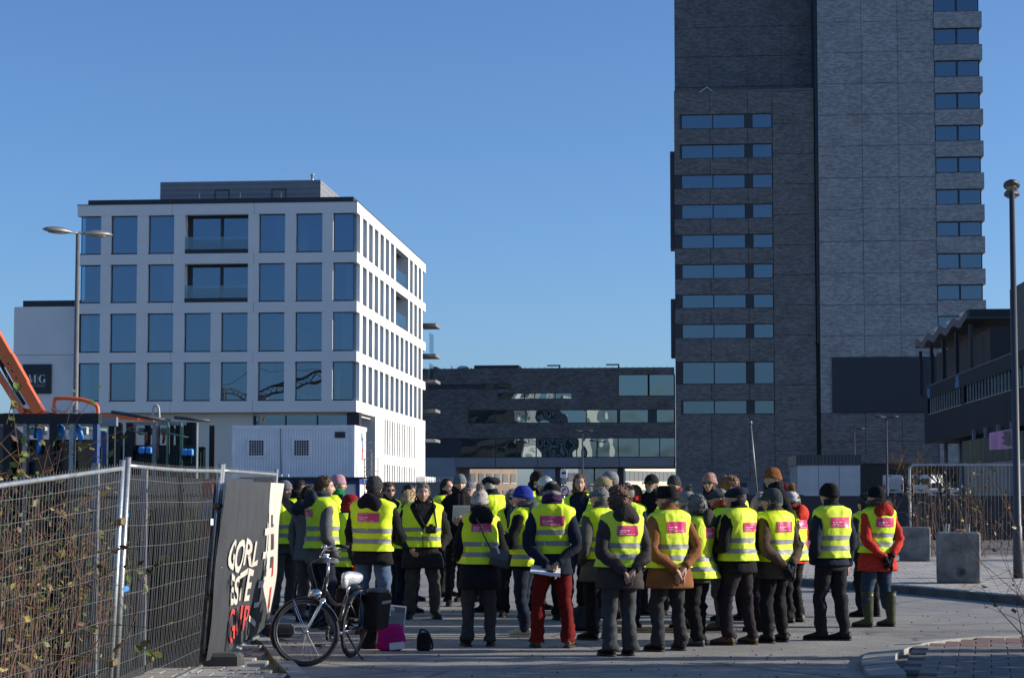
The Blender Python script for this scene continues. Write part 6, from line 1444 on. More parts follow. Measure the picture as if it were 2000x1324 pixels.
for u in (72, 92, 126, 155, 172): x = at(u, 830, 18.6).x - a.x; MB().bevbox((x - .04, .2, zs_ + .05), (x + .04, .26, zs_ + .13), .01).build('clamp', M('clamp_pale', (.42, .42, .38), .6), o)
MB().tube([(.9, .3, zs_ + .12), (W, .3, zs_ + .1)], .015, 6).build('tie_bar', TIE, o, True)
o, a, W, zt_, zs_ = rack(226, 402, 21.4, 826, 869, 'black rack with green-black sheets behind the second fence panel', [(232, 18, RK), (258, 14, RK), (306, 8, RKG), (331, 3, TIE), (357, 3, TIE), (383, 7, RK), (387, 3, RKG)], SHEETG, False, 8, topbeam=False)
MB().box((at(265, 900, 21.4).x - a.x, -.13, zt_ - .03), (at(366, 900, 21.4).x - a.x, -.09, zt_ + .01)).build('top_beam', RKG, o)
MB().tube([(at(205, 900, 21).x - a.x, -.1, zt_ + .12), (at(322, 900, 21).x - a.x, -.1, zt_ + .02)], .02, 8).tube([(at(330, 900, 21).x - a.x, -.1, zt_ + .06), (at(400, 900, 21).x - a.x, -.1, zt_ + .02)], .018, 8).build('top_tube', M('tube_dark', (.06, .065, .075), .5, .4, 20), o, True)
for u in (272, 290, 317, 333, 346, 358):
    x = at(u, 840, 21.4).x - a.x; MB().bevbox((x - .04, .1, zs_ + .12), (x + .04, .16, zs_ + .2), .01).build('clamp', M('clamp_pale', (.42, .42, .38), .6), o)
    MB().box((x + .05, .05, zs_ - .02), (x + .11, .12, zs_ + .26)).build('separator', RK, o)
for u, v in ((283, 880), (297, 880), (366, 884), (377, 884)): x = at(u, v, 21.4).x - a.x; z = at(u, v, 21.4).z; MB().bevbox((x - .035, -.21, z - .04), (x + .035, -.02, z + .04), .012).build('strap_clamp', STRAP, o)
for x0, x1, z in ((at(266, 0, 21.4).x, at(302, 0, 21.4).x, 840), (at(340, 0, 21.4).x, at(382, 0, 21.4).x, 846)): zz = at(300, z, 21.4).z; MB().tube([(x0 - a.x, -.15, zz), (x1 - a.x, -.15, zz - .05)], .012, 6).build('tie_bar', TIE, o, True)
MB().tube([(at(307, 0, 21.4).x - a.x, 0, zt_ + .02), (at(309, 0, 21.4).x - a.x, 0, zt_ + .17), (at(314, 0, 21.4).x - a.x, 0, zt_ + .2), (at(319, 0, 21.4).x - a.x, 0, zt_ + .17), (at(321, 0, 21.4).x - a.x, 0, zt_ + .02)], .012, 6, n=18).build('lifting_eye', M('clamp_pale', (.42, .42, .38)), o, True)
for u, c in ((330, ORG), (297, ORG)): x = at(u, 0, 21.4).x - a.x; MB().tube([(x, -.06, zs_ + .02), (x + .015, -.08, zs_ + .08), (x + .005, -.06, zs_ + .14)], .018, 6, n=8).build('hook', c, o, True)
# rows of pale edge marks on the green-black stack
em = MB().box((-.008, -.012, -.05), (.008, -.002, .05)).mesh('edge_mark', M('edge_mark', (.06, .10, .09), .4))
for r_, z in enumerate((zs_ - .16, zs_ - .36)):
    for k in range(24): link_mesh('edge_mark', em, o, (.12 + k * (W - .25) / 24, -.001, z))
rack(203, 232, 24, 840, 868, 'small rack with round spacers between the two larger racks', [(206, 8, RKB), (228, 8, RK)], SHEET, True, 5, topbeam=False)
# boards leaning inside, seen dimly through the second fence panel
o = empty('board_stack', (-3.62, 17.6, 0)); tag(o, 'stack of worn boards and bars leaning behind the second fence panel', 'boards')
for k in range(6):
    x = -.5 + k * .17; c_ = [OCH, RK, M('board_grey', (.16, .155, .15), .8, .3, 4), M('board_pink', (.26, .12, .11), .8, .3, 4), RK, M('board_grey', (.16, .155, .15))][k]
    MB().box((x - .06, 0, 0), (x + .06, .04, 1.55 - .06 * (k % 3)), 0, Matrix.Rotation(R(3 * (k % 3 - 1)), 4, 'Y')).build('board', c_, o)
for z, w in ((1.18, .16), (.66, .14), (.52, .14)): MB().bevbox((.18, -.05, z), (.18 + w, -.005, z + .04), .008).build('yellow_clip', M('clip_yellow', (.45, .50, .06), .6), o)
# red-white stickered post by the third panel
o = empty('marker_post', (-2.92, 18.2, 0)); tag(o, 'post with faded red and white warning bands behind the fence joint', 'post')
for k in range(8): MB().box((-.05, -.02, .2 + k * .19), (.05, .02, .2 + (k + 1) * .19 - .004)).build('band', M('faded_red', (.36, .08, .06), .7, .35, 8) if k % 2 else M('faded_white', (.42, .40, .38), .7, .35, 8), o)

# ================================================================ SITE FENCE ON THE LEFT
FG = M('fence_tube', (.46, .47, .46), .4, .22, 9, .1, 60, metal=.7); WIRE = M('fence_wire', (.17, .17, .165), .55, .2, 9, metal=.4)
def site_fence(p0, p1, z0, z1, lean0, lean1, label, nv=58, nh=9, mat=FG, wr=.0016, bottom=.06, sag=0.0, group='site fence panels', round_=False, hbars=None, tr=.02):
    """panel between two ground points; top heights z0,z1; lean = sideways shift of the top"""
    p0, p1 = np.array([*p0, 0.0]), np.array([*p1, 0.0])
    def Q(s, t):
        b = p0 + (p1 - p0) * s; top = z0 + (z1 - z0) * s; ln = np.array(lean0) * (1 - s) + np.array(lean1) * s
        return b + np.array([ln[0] * t, ln[1] * t, bottom + (top - bottom) * t - sag * math.sin(math.pi * s) * t])
    o = empty('wire_fence', (0, 0, 0)); tag(o, label, 'fence', group)
    if round_:
        P = [Q(0, -.03), Q(0, .5), Q(0, .94), Q(.006, .975), Q(.022, 1), Q(.1, 1), Q(.5, 1), Q(.9, 1), Q(.978, 1), Q(.994, .975), Q(1, .94), Q(1, .5), Q(1, -.03)]
        MB().tube(P, tr, 8).build('frame', mat, o, True); MB().tube([Q(0, .04), Q(1, .04)], tr * .85, 8).build('bottom_rail', mat, o, True)
    else:
        for s in (0, 1): MB().tube([Q(s, -.04), Q(s, 1.035)], tr * 1.05, 10).build('post', mat, o, True)
        MB().tube([Q(s, 1.0) for s in np.linspace(0, 1, 9)], tr * .8, 8).build('top_rail', mat, o, True); MB().tube([Q(0, 0.0), Q(1, 0.0)], tr * .8, 8).build('bottom_rail', mat, o, True)
    w = MB(); jn = nz(5, 3.0, 3)
    for k in range(1, nv): s = k / nv; w.tube([Q(s, 0.0), Q(s, .5) + np.array([.004 * math.sin(k * 2.3), 0, 0]), Q(s, 1.022)], wr, 3)
    for k in (range(1, nh + 1)): t = k / (nh + .6); w.tube([Q(s, t) + np.array([.004 * math.sin(s * 9 + k), 0, .006 * math.sin(s * 7 + k * 2)]) for s in np.linspace(0, 1, 9)], wr, 3)
    tag(w.build('wire_mesh', WIRE, o), kind='stuff'); return o, Q
o = empty('sheet_stack', (-3.22, 14.1, .02)); tag(o, 'long stack of dark glass sheets standing along the second fence panel', 'glass sheets')
for k in range(7):
    z = 1.72 - .05 * (k % 3); MB().box((-.06 * k, .12 * k + .9 * (k % 2), .1), (-.06 * k + .035, 6.4 - .2 * (k % 3), z), 0, Matrix.Rotation(R(-4), 4, 'Y'), (0, 3, 0)).build('sheet', [SHEET, SHEETG, M('sheet_brown', (.03, .026, .02), .3, .3, 3)][k % 3], o)
for y in (.2, 2.1, 3.9, 5.9): MB().box((.05, y, 0), (.10, y + .06, 1.78)).build('post', [RKG, RK, RKG, RK][int(y) % 4], o)
MB().box((-.5, 0, 0), (.1, 6.4, .1)).build('base', RK, o)
for y, z in ((1.2, 1.35), (1.25, .75), (3.0, .95), (3.4, 1.25), (3.45, .7)): MB().bevbox((.045, y, z), (.075, y + .3, z + .05), .01).build('strap', STRAP if y < 2 else M('clip_yellow', (.45, .50, .06), .6), o)
fA, QA = site_fence((-3.02, 9.9), (-2.80, 13.25), 1.56, 1.745, (.03, 0), (.075, 0), 'nearest wire fence panel in front of the dry bushes', 56, 10)
fB, QB = site_fence((-2.78, 13.35), (-2.73, 16.85), 1.765, 1.775, (.075, 0), (.14, 0), 'second wire fence panel in front of the dark racks', 58, 10, sag=.012)
fC, QC = site_fence((-2.73, 16.98), (-2.70, 21.0), 1.78, 1.79, (.14, 0), (.09, 0), 'third fence panel carrying the torn banner', 62, 10)
# joints, clamps, plates and feet
for Q_, s, t, f_ in ((QA, 1, .78, fA), (QA, 1, .2, fA), (QB, 1, .82, fB), (QB, 1, .35, fB)):
    p = Q_(s, t); MB().bevbox((p[0] - .035, p[1] - .05, p[2] - .025), (p[0] + .035, p[1] + .09, p[2] + .025), .01).build('clamp', M('clamp_rust', (.20, .15, .07), .6, .4, 20, metal=.5), f_)
p = QB(.93, .74); MB().bevbox((p[0] + .01, p[1] - .11, p[2] - .03), (p[0] + .02, p[1] + .11, p[2] + .03), .004).build('maker_plate', flat('plate_white', (.66, .68, .72), .4), fB)
for (x, y) in ((-2.8, 13.3), (-2.72, 16.92), (-2.7, 20.7)):
    o = MB().bevbox((x - .33, y - .12, .03), (x + .33, y + .12, .17), .03).build('ballast_block', M('foot_rubber', (.06, .058, .052), .9, .3, 6)); tag(o, {13.3: 'block foot under the joint of the near fence panels', 16.92: 'block foot under the joint beside the banner', 20.7: 'dark block foot at the far end of the banner fence'}[y], 'fence foot', 'fence feet')
# banner on the third panel
th = math.atan2(21.0 - 16.98, -2.64 + 2.65)
bn = empty('banner', (-2.69, 16.95, 0), th); tag(bn, 'torn charcoal and cream banner with white and red letters on the fence', 'banner'); BLn = 4.05
bn.rotation_euler = (R(4.6), 0, th)
def banner_y(x, z): return -.02 - .018 * math.sin(x * 2.3 + z * 1.5) - .012 * math.sin(z * 5 + x * 1.1) + .006 * math.sin(x * 9)
def bsheet(x0, x1, z0, z1, off, mat, name, parent, nx=14, nzz=10, warp=lambda x, z: (x, z)):
    V = []; 
    for j in range(nzz + 1):
        for i in range(nx + 1):
            x = x0 + (x1 - x0) * i / nx; z = z0 + (z1 - z0) * j / nzz; x, z = warp(x, z); V.append((x, banner_y(x, z) - off, z))
    n1 = len(V); V2 = [(x, y + .003, z) for x, y, z in V]
    Fs = [(j * (nx + 1) + i, j * (nx + 1) + i + 1, (j + 1) * (nx + 1) + i + 1, (j + 1) * (nx + 1) + i) for j in range(nzz) for i in range(nx)]
    return MB().add(V, Fs).add(V2, [f[::-1] for f in Fs]).build(name, mat, parent, True)
CHC = M('banner_charcoal', (.036, .038, .044), .6, .3, 2.2, .15, 12); CRM = M('banner_cream', (.55, .51, .44), .65, .12, 3, .1, 12); BRED = M('banner_red', (.55, .05, .04), .6, .15, 3)
main = bsheet(-.32, BLn, .12, 1.70, 0, CHC, 'sheet', bn, 24, 14, lambda x, z: (x, z + (.22 * max(0, (x - 2.9)) ** 1.3 * max(0, (0.7 - z)))))
bsheet(3.0, BLn, .72, 1.70, .006, CRM, 'cream_strip', main, 8, 8)
bsheet(2.72, BLn, .30, .72, .006, CRM, 'cream_strip', main, 8, 8, lambda x, z: (3.45 + (x - 3.45) * (.25 + .75 * (z - .30) / .42) + .2 * (1 - (z - .3) / .42), z))
# dome drawn with charcoal gaps on the cream, red bars to the right
for k in range(4):
    x = 2.66 + k * .26; P = [(x + .05 * (1 - q) + .12 * (1.5 - k) * (1 - (1 - q) ** 2) * 0, .72 + .62 * q) for q in np.linspace(0, 1, 8)]
    top_ = 1.42 - .1 * abs(k - 1.4)
    bsheet(x, x + .15, .80, top_, .010, CHC if x > 2.98 else CRM, 'lattice_gap', main, 3, 8, lambda xx, z, x=x: (xx + .25 * max(0, z - 1.15) * (2 - k), z))
for z in (.62, .92, 1.16): bsheet(2.5, 3.9, z, z + .07, .013, CRM, 'lattice_bar', main, 12, 2)
for z0, z1 in ((.36, .58), (.70, .90), (.98, 1.14)): bsheet(3.42, 3.66, z0, z1, .012, BRED, 'red_bar', main, 4, 4)
bsheet(2.45, 2.75, .42, .47, .012, CRM, 'lattice_bar', main, 4, 2); bsheet(2.70, 2.78, .44, .74, .012, CRM, 'lattice_bar', main, 2, 4)
bsheet(2.25, 3.05, .16, .40, .012, M('banner_black', (.02, .021, .024), .6), 'torn_patch', main, 6, 5, lambda x, z: (x + .4 * (z - .16), z + .1 * (x - 2.25)))
bsheet(2.25, 2.6, .30, .36, .016, CRM, 'lattice_bar', main, 4, 2, lambda x, z: (x, z - .25 * (x - 2.25)))
for body, x, z, sx, sz, mat, shear in (('GORL', 1.28, .985, 1.2, .38, CRM, 0.0), ('ESTE', 1.36, .665, 1.2, .40, CRM, .06), ('GUP', 1.30, .34, 1.4, .40, BRED, .18)):
    me = text_mesh(body, 1.0, 0.0,   .028 if mat is CRM else .004, shear); me.materials.append(mat)
    for v in me.vertices:
        lx, lz = v.co.x, v.co.y; wob = .05 * math.sin(lx * 3.1 + z * 9); X_ = x + lx * sx * .62; Z_ = z + lz * sz + wob * lz + .02 * math.sin(lx * 5); v.co = (X_, banner_y(X_, Z_) - .014, Z_)
    link_mesh('lettering', me, main)
for k in range(7): z = .2 + k * .24; MB().tube([(.03, -.03, z), (-.03, .02, z + .02), (.02, .05, z)], .004, 4).build('cable_tie', SW, bn)

# --- fence, blocks and vehicles on the right
rA, QR = site_fence((gnd(1772, 1092).x, 46.5), (gnd(1772, 1092).x + 3.6, 45.0), 2.32, 2.30, (0, 0), (0, 0), 'shiny round-cornered fence panel behind the concrete block', 44, 6, GALV, .0016, .2, group='round-cornered fence panels', round_=True, tr=.03)
p = gnd(1778, 1092); o = MB().bevbox((p.x - .35, p.y - .18, .13), (p.x + .4, p.y + .12, .3), .03).build('ballast_block', CONC); tag(o, 'pale concrete foot under the corner of the right-hand fence', 'fence foot')
def block(u0, u1, v_top, v_bot, label, hole=False, chamfer=True, z0=.137):
    g_ = gnd((u0 + u1) / 2, v_bot, z0); w = (u1 - u0) / F_PX * g_.y; h = at(u0, v_top, g_.y).z - z0; o = empty('concrete_block', (g_.x, g_.y, z0), R(-12)); tag(o, label, 'concrete block', 'concrete blocks')
    bm_ = MB().bevbox((-w / 2, 0, 0), (w / 2, .45, h), .03); b_ = bm_.build('body', M('block_concrete', (.17, .167, .16), .9, .6, 2.6, .6, 25), o)
    if hole:
        MB().torus((w * .06, -.006, h * .22), .062, .018, 'Y', 20, 8).build('hole_rim', M('block_dark', (.10, .095, .09), .9, .4, 8), b_, True); q = MB(); q.prism([(x + w * .06, z + h * .22) for x, z in disc(.058, 0, 18)], -.012, -.002); q.build('lifting_hole', SK, b_)
        for x in (-w * .28, -w * .22, w * .2, w * .24): MB().tube([(x, .3, h - .01), (x + .01, .3, h + .13)], .010, 6).build('rebar', GALV, b_)
        for x in (-w * .02, w * .1): MB().ell((x, .25, h + .02), (.05, .04, .03), 8, 5).build('rubble', M('brick_bit', (.42, .2, .13), .8), b_)
    return o
block(1831, 1916, 1039, 1139, 'weathered concrete block with a round lifting hole on the pavement', True)
block(1757, 1818, 1029, 1096, 'smaller concrete block behind the fence corner', False)
# raised yard with vans and cars far right
yd = tag(MB().box((at(1640, 969, 178).x, 172, -.01), (at(2080, 969, 178).x, 215, 1.32)).build('raised_yard', M('yard_wall', (.05, .05, .052), .8)), kind='structure')
VW = M('van_white', (.55, .57, .60), .3, .06, 2, coat=.3); VG = flat('vehicle_glass', (.02, .025, .03), .1); TY = M('tyre', (.02, .02, .02), .8)
def vehicle(kind, u, d, rz, label):
    p = at(u, 969, d); o = empty('parked_van' if kind == 'van' else 'parked_car', (p.x, d, 1.325), rz); tag(o, label, kind if kind == 'van' else 'car', 'vehicles parked by the tower')
    if kind == 'van': prof = [(-2.6, .35), (-2.62, 1.9), (-2.45, 2.3), (1.2, 2.35), (1.75, 1.5), (2.5, 1.2), (2.6, .35)]; w = .98
    else: prof = [(-2.1, .3), (-2.15, .85), (-1.75, 1.0), (-1.3, 1.45), (.35, 1.48), (1.1, .98), (2.0, .82), (2.1, .3)]; w = .86
    rings = []
    for y, ins in ((-w, .10), (-w + .08, 0), (w - .08, 0), (w, .10)): rings.append([(x * (1 - ins * .05), y, z - (ins if z > 1.2 else 0)) for x, z in prof])
    MB().loft(np.array(rings)).build('body', VW, o)
    for x in (-1.6, 1.55):
        for y in (-w - .02, w - .18): MB().tube([(x, y, .34), (x, y + .2, .34)], .34, 18).build('wheel', TY, o, True)
    if kind == 'van':
        for y in (-.45, .45): MB().box((-2.66, y - .36, 1.35), (-2.60, y + .36, 1.95)).build('rear_window', VW if u < 1760 else VG, o)
        for y in (-.86, .86): MB().box((-2.66, y - .08, .9), (-2.6, y + .08, 1.4)).build('tail_light', SR, o)
        MB().box((-2.68, -.28, .75), (-2.61, .28, .9)).build('number_plate', M('plate_dark', (.10, .10, .10), .5), o); MB().box((-2.7, -.9, .35), (-2.58, .9, .55)).build('bumper', DARKM, o)
        MB().box((.4, -w - .005, 1.5), (1.4, w + .005, 2.0)).build('side_window', VG, o)
    else:
        for x0, x1 in ((-1.2, -.45), (-.38, .3)): MB().prism([(x0, 1.0), (x1 + .25, 1.0), (x1, 1.38), (x0 + .15, 1.38)], -w - .004, w + .004).build('side_window', VG, o)
        MB().prism([(.42, 1.44), (1.05, 1.02), (1.06, 1.05), (.44, 1.47)], -.7, .7).build('windscreen', VG, o)
        for y in (-.6, .6): MB().bevbox((1.98, y - .16, .6), (2.09, y + .16, .75), .02).build('headlight', SW, o)
        MB().box((2.04, -.5, .45), (2.13, .5, .6)).build('grille', DARKM, o)
vehicle('van', 1745, 188, R(78), 'white van seen from behind, leftmost of the parked vehicles'); vehicle('van', 1815, 184, R(60), 'white van behind the fence, right of the first van')
vehicle('car', 1838, 176, R(-110), 'white car below the second van, left of the pair'); vehicle('car', 1872, 176, R(-100), 'white car at the right end of the parked pair')

# ================================================================ PLANTS
BARK = M('twig_bark', (.085, .055, .035), .85, .4, 20); BARK2 = M('twig_red', (.12, .06, .035), .85, .4, 20); STEMG = M('stem_tan', (.20, .15, .08), .8, .4, 20)
LEAFS = [M('leaf_green', (.075, .095, .018), .55, .35, 12), M('leaf_yellow', (.22, .17, .025), .55, .3, 12), M('leaf_brown', (.13, .065, .025), .7, .4, 12)]
def leaf_quad(mb, p, L, rg, m):
    d = np.array([rg.gauss(0, 1), rg.gauss(0, 1), rg.gauss(-.2, .7)]); d /= np.linalg.norm(d); s = np.cross(d, [rg.gauss(0, 1), rg.gauss(0, 1), 1]); s /= np.linalg.norm(s); n = np.cross(d, s); p = np.array(p)
    mb.add([p, p + d * L * .45 + s * L * .3 + n * L * .05, p + d * L, p + d * L * .45 - s * L * .3 + n * L * .05], [(0, 1, 2, 3)], m)
def shrub(name, loc, label, n, h, spread, r, leafn, leafL, mats, seed, bend=.35, cat='bush', rs=.006, lean=(0, 0), sub=3, group=None):
    rg = random.Random(seed); o = empty(name, loc); tag(o, label, cat, group); st = MB(); lf = MB(); tips = []
    for k in range(n):
        a = rg.uniform(0, 6.28); q = math.sqrt(rg.random()); b = np.array([spread[0] * q * math.cos(a), spread[1] * q * math.sin(a), 0]); hh = h * rg.uniform(.45, 1.0)
        tip = b + np.array([rg.gauss(0, bend) + lean[0], rg.gauss(0, bend) + lean[1], hh]); mid = b * .5 + tip * .5 + np.array([rg.gauss(0, .12), rg.gauss(0, .12), .1])
        P = smooth_path([b, mid, tip], 7); st.tube(P, [rs * rg.uniform(.7, 1.4), rs * .25], 4); tips.append(P)
        for _ in range(sub):
            i = rg.randint(2, 6); e = P[i] + np.array([rg.gauss(0, .22), rg.gauss(0, .22), rg.gauss(.1, .2)]) * r; st.tube(smooth_path([P[i], (P[i] + e) / 2 + np.array([0, 0, .03]), e], 4), [rs * .45, rs * .2], 3); tips.append(np.array([P[i], (P[i] + e) / 2, e]))
    for k in range(leafn):
        P = rg.choice(tips); p = P[rg.randint(len(P) // 2, len(P) - 1)] + np.array([rg.gauss(0, .04), rg.gauss(0, .04), rg.gauss(0, .04)]); leaf_quad(lf, p, leafL * rg.uniform(.5, 1.3), rg, rg.choices([0, 1, 2], mats)[0])
    tag(st.build('stems', [BARK, BARK2][seed % 2], o), kind='stuff'); tag(lf.build('leaves', LEAFS, o), kind='stuff'); return o
shrub('dry_shrub', (-3.55, 12.6, 0), 'dense dry brown shrub with yellow-green leaves behind the nearest fence', 135, 1.75, (.55, 1.1), 1.3, 2300, .06, (.55, .3, .15), 3, .28, rs=.007)
shrub('dry_shrub', (-3.55, 14.6, 0), 'sparser dry shrub behind the post between the fence panels', 60, 1.75, (.35, .6), .9, 700, .06, (.6, .3, .1), 5, .18, rs=.007)
shrub('dry_shrub', (-3.75, 11.2, 0), 'dry shrub at the lower left corner behind the fence', 85, 1.6, (.6, .8), 1.3, 900, .06, (.4, .3, .3), 7, .2, rs=.007)
shrub('dry_shrub', (10.6, 44.6, .13), 'bare brown shrub behind the right-hand fence', 36, 2.3, (1.5, 1.2), 1.6, 260, .10, (.15, .45, .4), 9, .35, rs=.010)
shrub('dry_shrub', (12.3, 42.2, .13), 'yellow-leaved shrub beside the right lamp post', 60, 1.4, (.8, .6), 1.4, 200, .13, (.25, .65, .1), 11, .35, rs=.010)
# leafy twig poking through the second fence panel: big single leaves
def leaf_mesh(L):
    V = []; F_ = []
    for i, (t, w) in enumerate(((0, .01), (.2, .22), (.45, .32), (.7, .24), (.9, .09), (1, .005))): V += [(t * L, -w * L, .03 * L * math.sin(t * 3)), (t * L, 0, -.05 * L + .03 * L * math.sin(t * 3)), (t * L, w * L, .03 * L * math.sin(t * 3))]
    for i in range(5): F_ += [(i * 3, i * 3 + 1, i * 3 + 4, i * 3 + 3), (i * 3 + 1, i * 3 + 2, i * 3 + 5, i * 3 + 4)]
    return MB().add(V, F_)
def twig(pts_px, d, label, leaves, Ls, mats, rads=.006):
    P = [tuple(at(u, v, d + dd)) for u, v, dd in pts_px]; o = empty('leafy_twig', P[0]); tag(o, label, 'twig'); o0 = np.array(P[0]); PP = smooth_path(np.array(P) - o0, 16); MB().tube(PP, [rads, rads * .4], 5).build('stem', BARK, o, True)
    rg = random.Random(int(pts_px[0][0] + 999))
    for i, (t, ang) in enumerate(leaves):
        p = PP[int(t * 15)]; q = leaf_mesh(Ls * rg.uniform(.8, 1.25)).build('leaf', mats[i % len(mats)], o, True, tuple(p)); q.rotation_euler = (R(70 + rg.uniform(-25, 25)), -R(ang), R(rg.uniform(-25, 25)))
LG = M('leaf_bright', (.16, .22, .03), .45, .25, 14); LY = LEAFS[1]
twig([(238, 1256, .4), (262, 1258, 0), (300, 1276, -.1)], 14.0, 'leafy yellow-green twig poking through the fence beside the banner', [(.15, 150), (.4, 60), (.55, -50), (.7, 40), (.85, -40), (1, -12)], .075, [LY, LG, LG])
twig([(245, 1078, .3), (252, 1100, 0), (250, 1120, 0)], 13.9, 'small hanging twig with three leaves beside the fence post', [(.3, -60), (.6, -110), (1, -70)], .065, [LG, LY])
twig([(12, 830, 0), (22, 790, 0), (28, 745, 0)], 13.0, 'leafy shoot rising in front of the orange arms', [(.2, -20), (.45, 40), (.6, -50), (.8, 20), (1, -60)], .065, [LG, LG, LY], .004)
twig([(30, 930, 0), (38, 900, 0), (45, 870, 0)], 13.2, 'leafy shoot in front of the dotted rack', [(.0, 20), (.2, -20), (.35, 160), (.5, 40), (.65, 150), (.8, -30), (1, 80)], .06, [LG, LY, LG], .004)
# thin twigs of a shrub at the lower right edge
shrub('bare_twigs', (4.75, 17.3, 0), 'thin bare twigs reaching in at the lower right corner', 5, .8, (.2, .3), 1.6, 14, .07, (.3, .5, .2), 13, .45, rs=.006, lean=(-.35, 0), sub=2)
shrub('bare_twigs', (6.3, 22.0, 0), 'twigs with few leaves at the right edge above the road', 9, 1.5, (.3, .4), 2.4, 60, .09, (.4, .5, .1), 15, .4, rs=.007, lean=(-.35, 0), sub=4)
# bare trees before the tower base
def bare_tree(u, d, h, label, seed):
    rg = random.Random(seed); p = at(u, 969, d); o = empty('bare_tree', (p.x, d, 0)); tag(o, label, 'tree', 'bare trees by the tower'); tk = MB().tube([(0, 0, 0), (.05, 0, h * .2), (0, 0, h * .42)], [.14, .11, .08], 8, n=8); tk.build('trunk', BARK, o, True); cr = MB()
    def br(b, d_, L_, r_, lv):
        e = b + d_ * L_; cr.tube([b, (b + e) / 2 + np.array([rg.gauss(0, .05), rg.gauss(0, .05), .04]) * L_, e], [r_, r_ * .55], 4)
        if lv:
            for _ in range(4 if lv > 1 else 3):
                q = d_ + np.array([rg.gauss(0, .55), rg.gauss(0, .55), rg.gauss(.15, .3)]); q /= np.linalg.norm(q); br(b + (e - b) * rg.uniform(.4, 1), q, L_ * rg.uniform(.5, .8), r_ * .55, lv - 1)
    for k in range(6): q = np.array([rg.gauss(0, .6), rg.gauss(0, .6), 1]); q /= np.linalg.norm(q); br(np.array([0, 0, h * rg.uniform(.28, .42)]), q, h * .26, .06, 3)
    tag(cr.build('crown', BARK, o), kind='stuff')
bare_tree(1782, 160, 6.6, 'bare tree left of the dark hall in front of the tower', 1); bare_tree(1835, 150, 5.6, 'bare tree half hidden by the corner of the hall', 2)
# hedges added right of the road, outside the picture, to shade the foreground
def evergreen(x, y0, y1, h, n, label, seed):
    rg = random.Random(seed); o = empty('shade_hedge', (x, (y0 + y1) / 2, 0)); tag(o, label, 'hedge', 'added shade hedges right of the road'); w = (y1 - y0) / 2; lf = MB(); tk = MB()
    for k in range(max(1, int(w * 3))): q = rg.uniform(-w, w) * .8; tk.tube([(0, q, 0), (rg.uniform(-.1, .1), q, h * .8)], [.04, .015], 6)
    tk.build('trunks', BARK, o, True)
    for k in range(n): leaf_quad(lf, (rg.uniform(-.45, .45), rg.uniform(-w, w) * (1 - .12 * rg.random()), rg.uniform(.05, h) - .25 * rg.random() ** 2), rg.uniform(.10, .2), rg, 0)
    tag(lf.build('foliage', LEAFS, o), kind='stuff')
evergreen(7.6, 11.0, 15.2, 3.3, 13000, 'long hedge added out of view nearest the camera to shade the road', 41); evergreen(7.7, 15.5, 18.05, 3.4, 9000, 'middle hedge added out of view right of the brick island for shade', 42); evergreen(7.8, 18.45, 18.72, 3.2, 2000, 'narrow bush added out of view beyond the hedges for shade', 43)
# ================================================================ BICYCLE, BAGS, HELD THINGS
CHROME = M('chrome', (.70, .71, .72), .16, .08, 5, metal=1.0); BIKEB = M('bike_black', (.012, .012, .014), .3, .15, 5, coat=.4); RUB = M('bike_rubber', (.018, .018, .018), .8, .2, 20); RIM = M('bike_rim', (.12, .12, .125), .35, .1, 8, metal=.7)
pf, pr = gnd(600, 1301), gnd(686, 1283); hd = Vector((pf.x - pr.x, pf.y - pr.y, 0)).normalized(); WBASE = 1.04; WR = .312
bk = empty('bicycle', (pf.x - hd.x * WBASE, pf.y - hd.y * WBASE, 0), math.atan2(hd.y, hd.x)); bk.rotation_euler = (R(-6), 0, math.atan2(hd.y, hd.x))
tag(bk, 'city bicycle with a plastic-covered saddle, front wheel turned sideways', 'bicycle')
def wheel(name, parent, hub):
    w = empty(name, hub, 0, parent); MB().torus((0, 0, 0), WR - .018, .019, 'Y', 44, 8).build('tyre', RUB, w, True); MB().torus((0, 0, 0), WR - .042, .010, 'Y', 44, 6, 0, 1.2).build('rim', RIM, w, True)
    sp = MB()
    for k in range(28):
        a = 2 * math.pi * k / 28; b = a + (.25 if k % 4 < 2 else -.25); y = .028 if k % 2 else -.028; sp.tube([(.022 * math.cos(b), y, .022 * math.sin(b)), ((WR - .05) * math.cos(a), 0, (WR - .05) * math.sin(a))], .0009, 3)
    sp.build('spokes', RIM, w); MB().tube([(0, -.05, 0), (0, .05, 0)], .02, 10).build('hub', CHROME, w, True); return w
wheel('rear_wheel', bk, (0, 0, WR))
BB, ST, HT, HBm = (.43, 0, .27), (.27, 0, .60), (.79, 0, .80), (.84, 0, .62)
f_ = MB(); f_.tube([BB, ST], .017, 10); f_.tube([BB, (.62, 0, .38), HBm], .021, 10, n=8); f_.tube([(.30, 0, .53), (.56, 0, .55), (.815, 0, .70)], .016, 10, n=8); f_.tube([HBm, HT], .022, 10)
for s in (1, -1): f_.tube([(0, s * .06, WR), (.2, s * .05, .28), BB], .010, 8); f_.tube([(0, s * .06, WR), (.27, s * .03, .56)], .009, 8)
f_.build('frame', BIKEB, bk, True)
MB().tube([ST, (.225, 0, .735)], .0135, 10).build('seat_post', CHROME, bk, True)
sd = empty('saddle', (.215, 0, .745), 0, bk)
def sadf(V):
    V = V.copy(); t = np.clip((V[:, 0] + .14) / .28, 0, 1); V[:, 1] *= (1.0 - .70 * t); V[:, 2] *= np.where(V[:, 2] < 0, .9, .75); n_ = nz(77, 60, 4)(V); V *= (1 + .07 * n_)[:, None]; return V
MB().ell((0, 0, .035), (.165, .135, .078), 30, 18, 0, None, sadf).build('plastic_cover', M('clear_plastic', (.55, .57, .60), .14, .12, 30, .6, 70, spec=.9, coat=.6), sd, True)
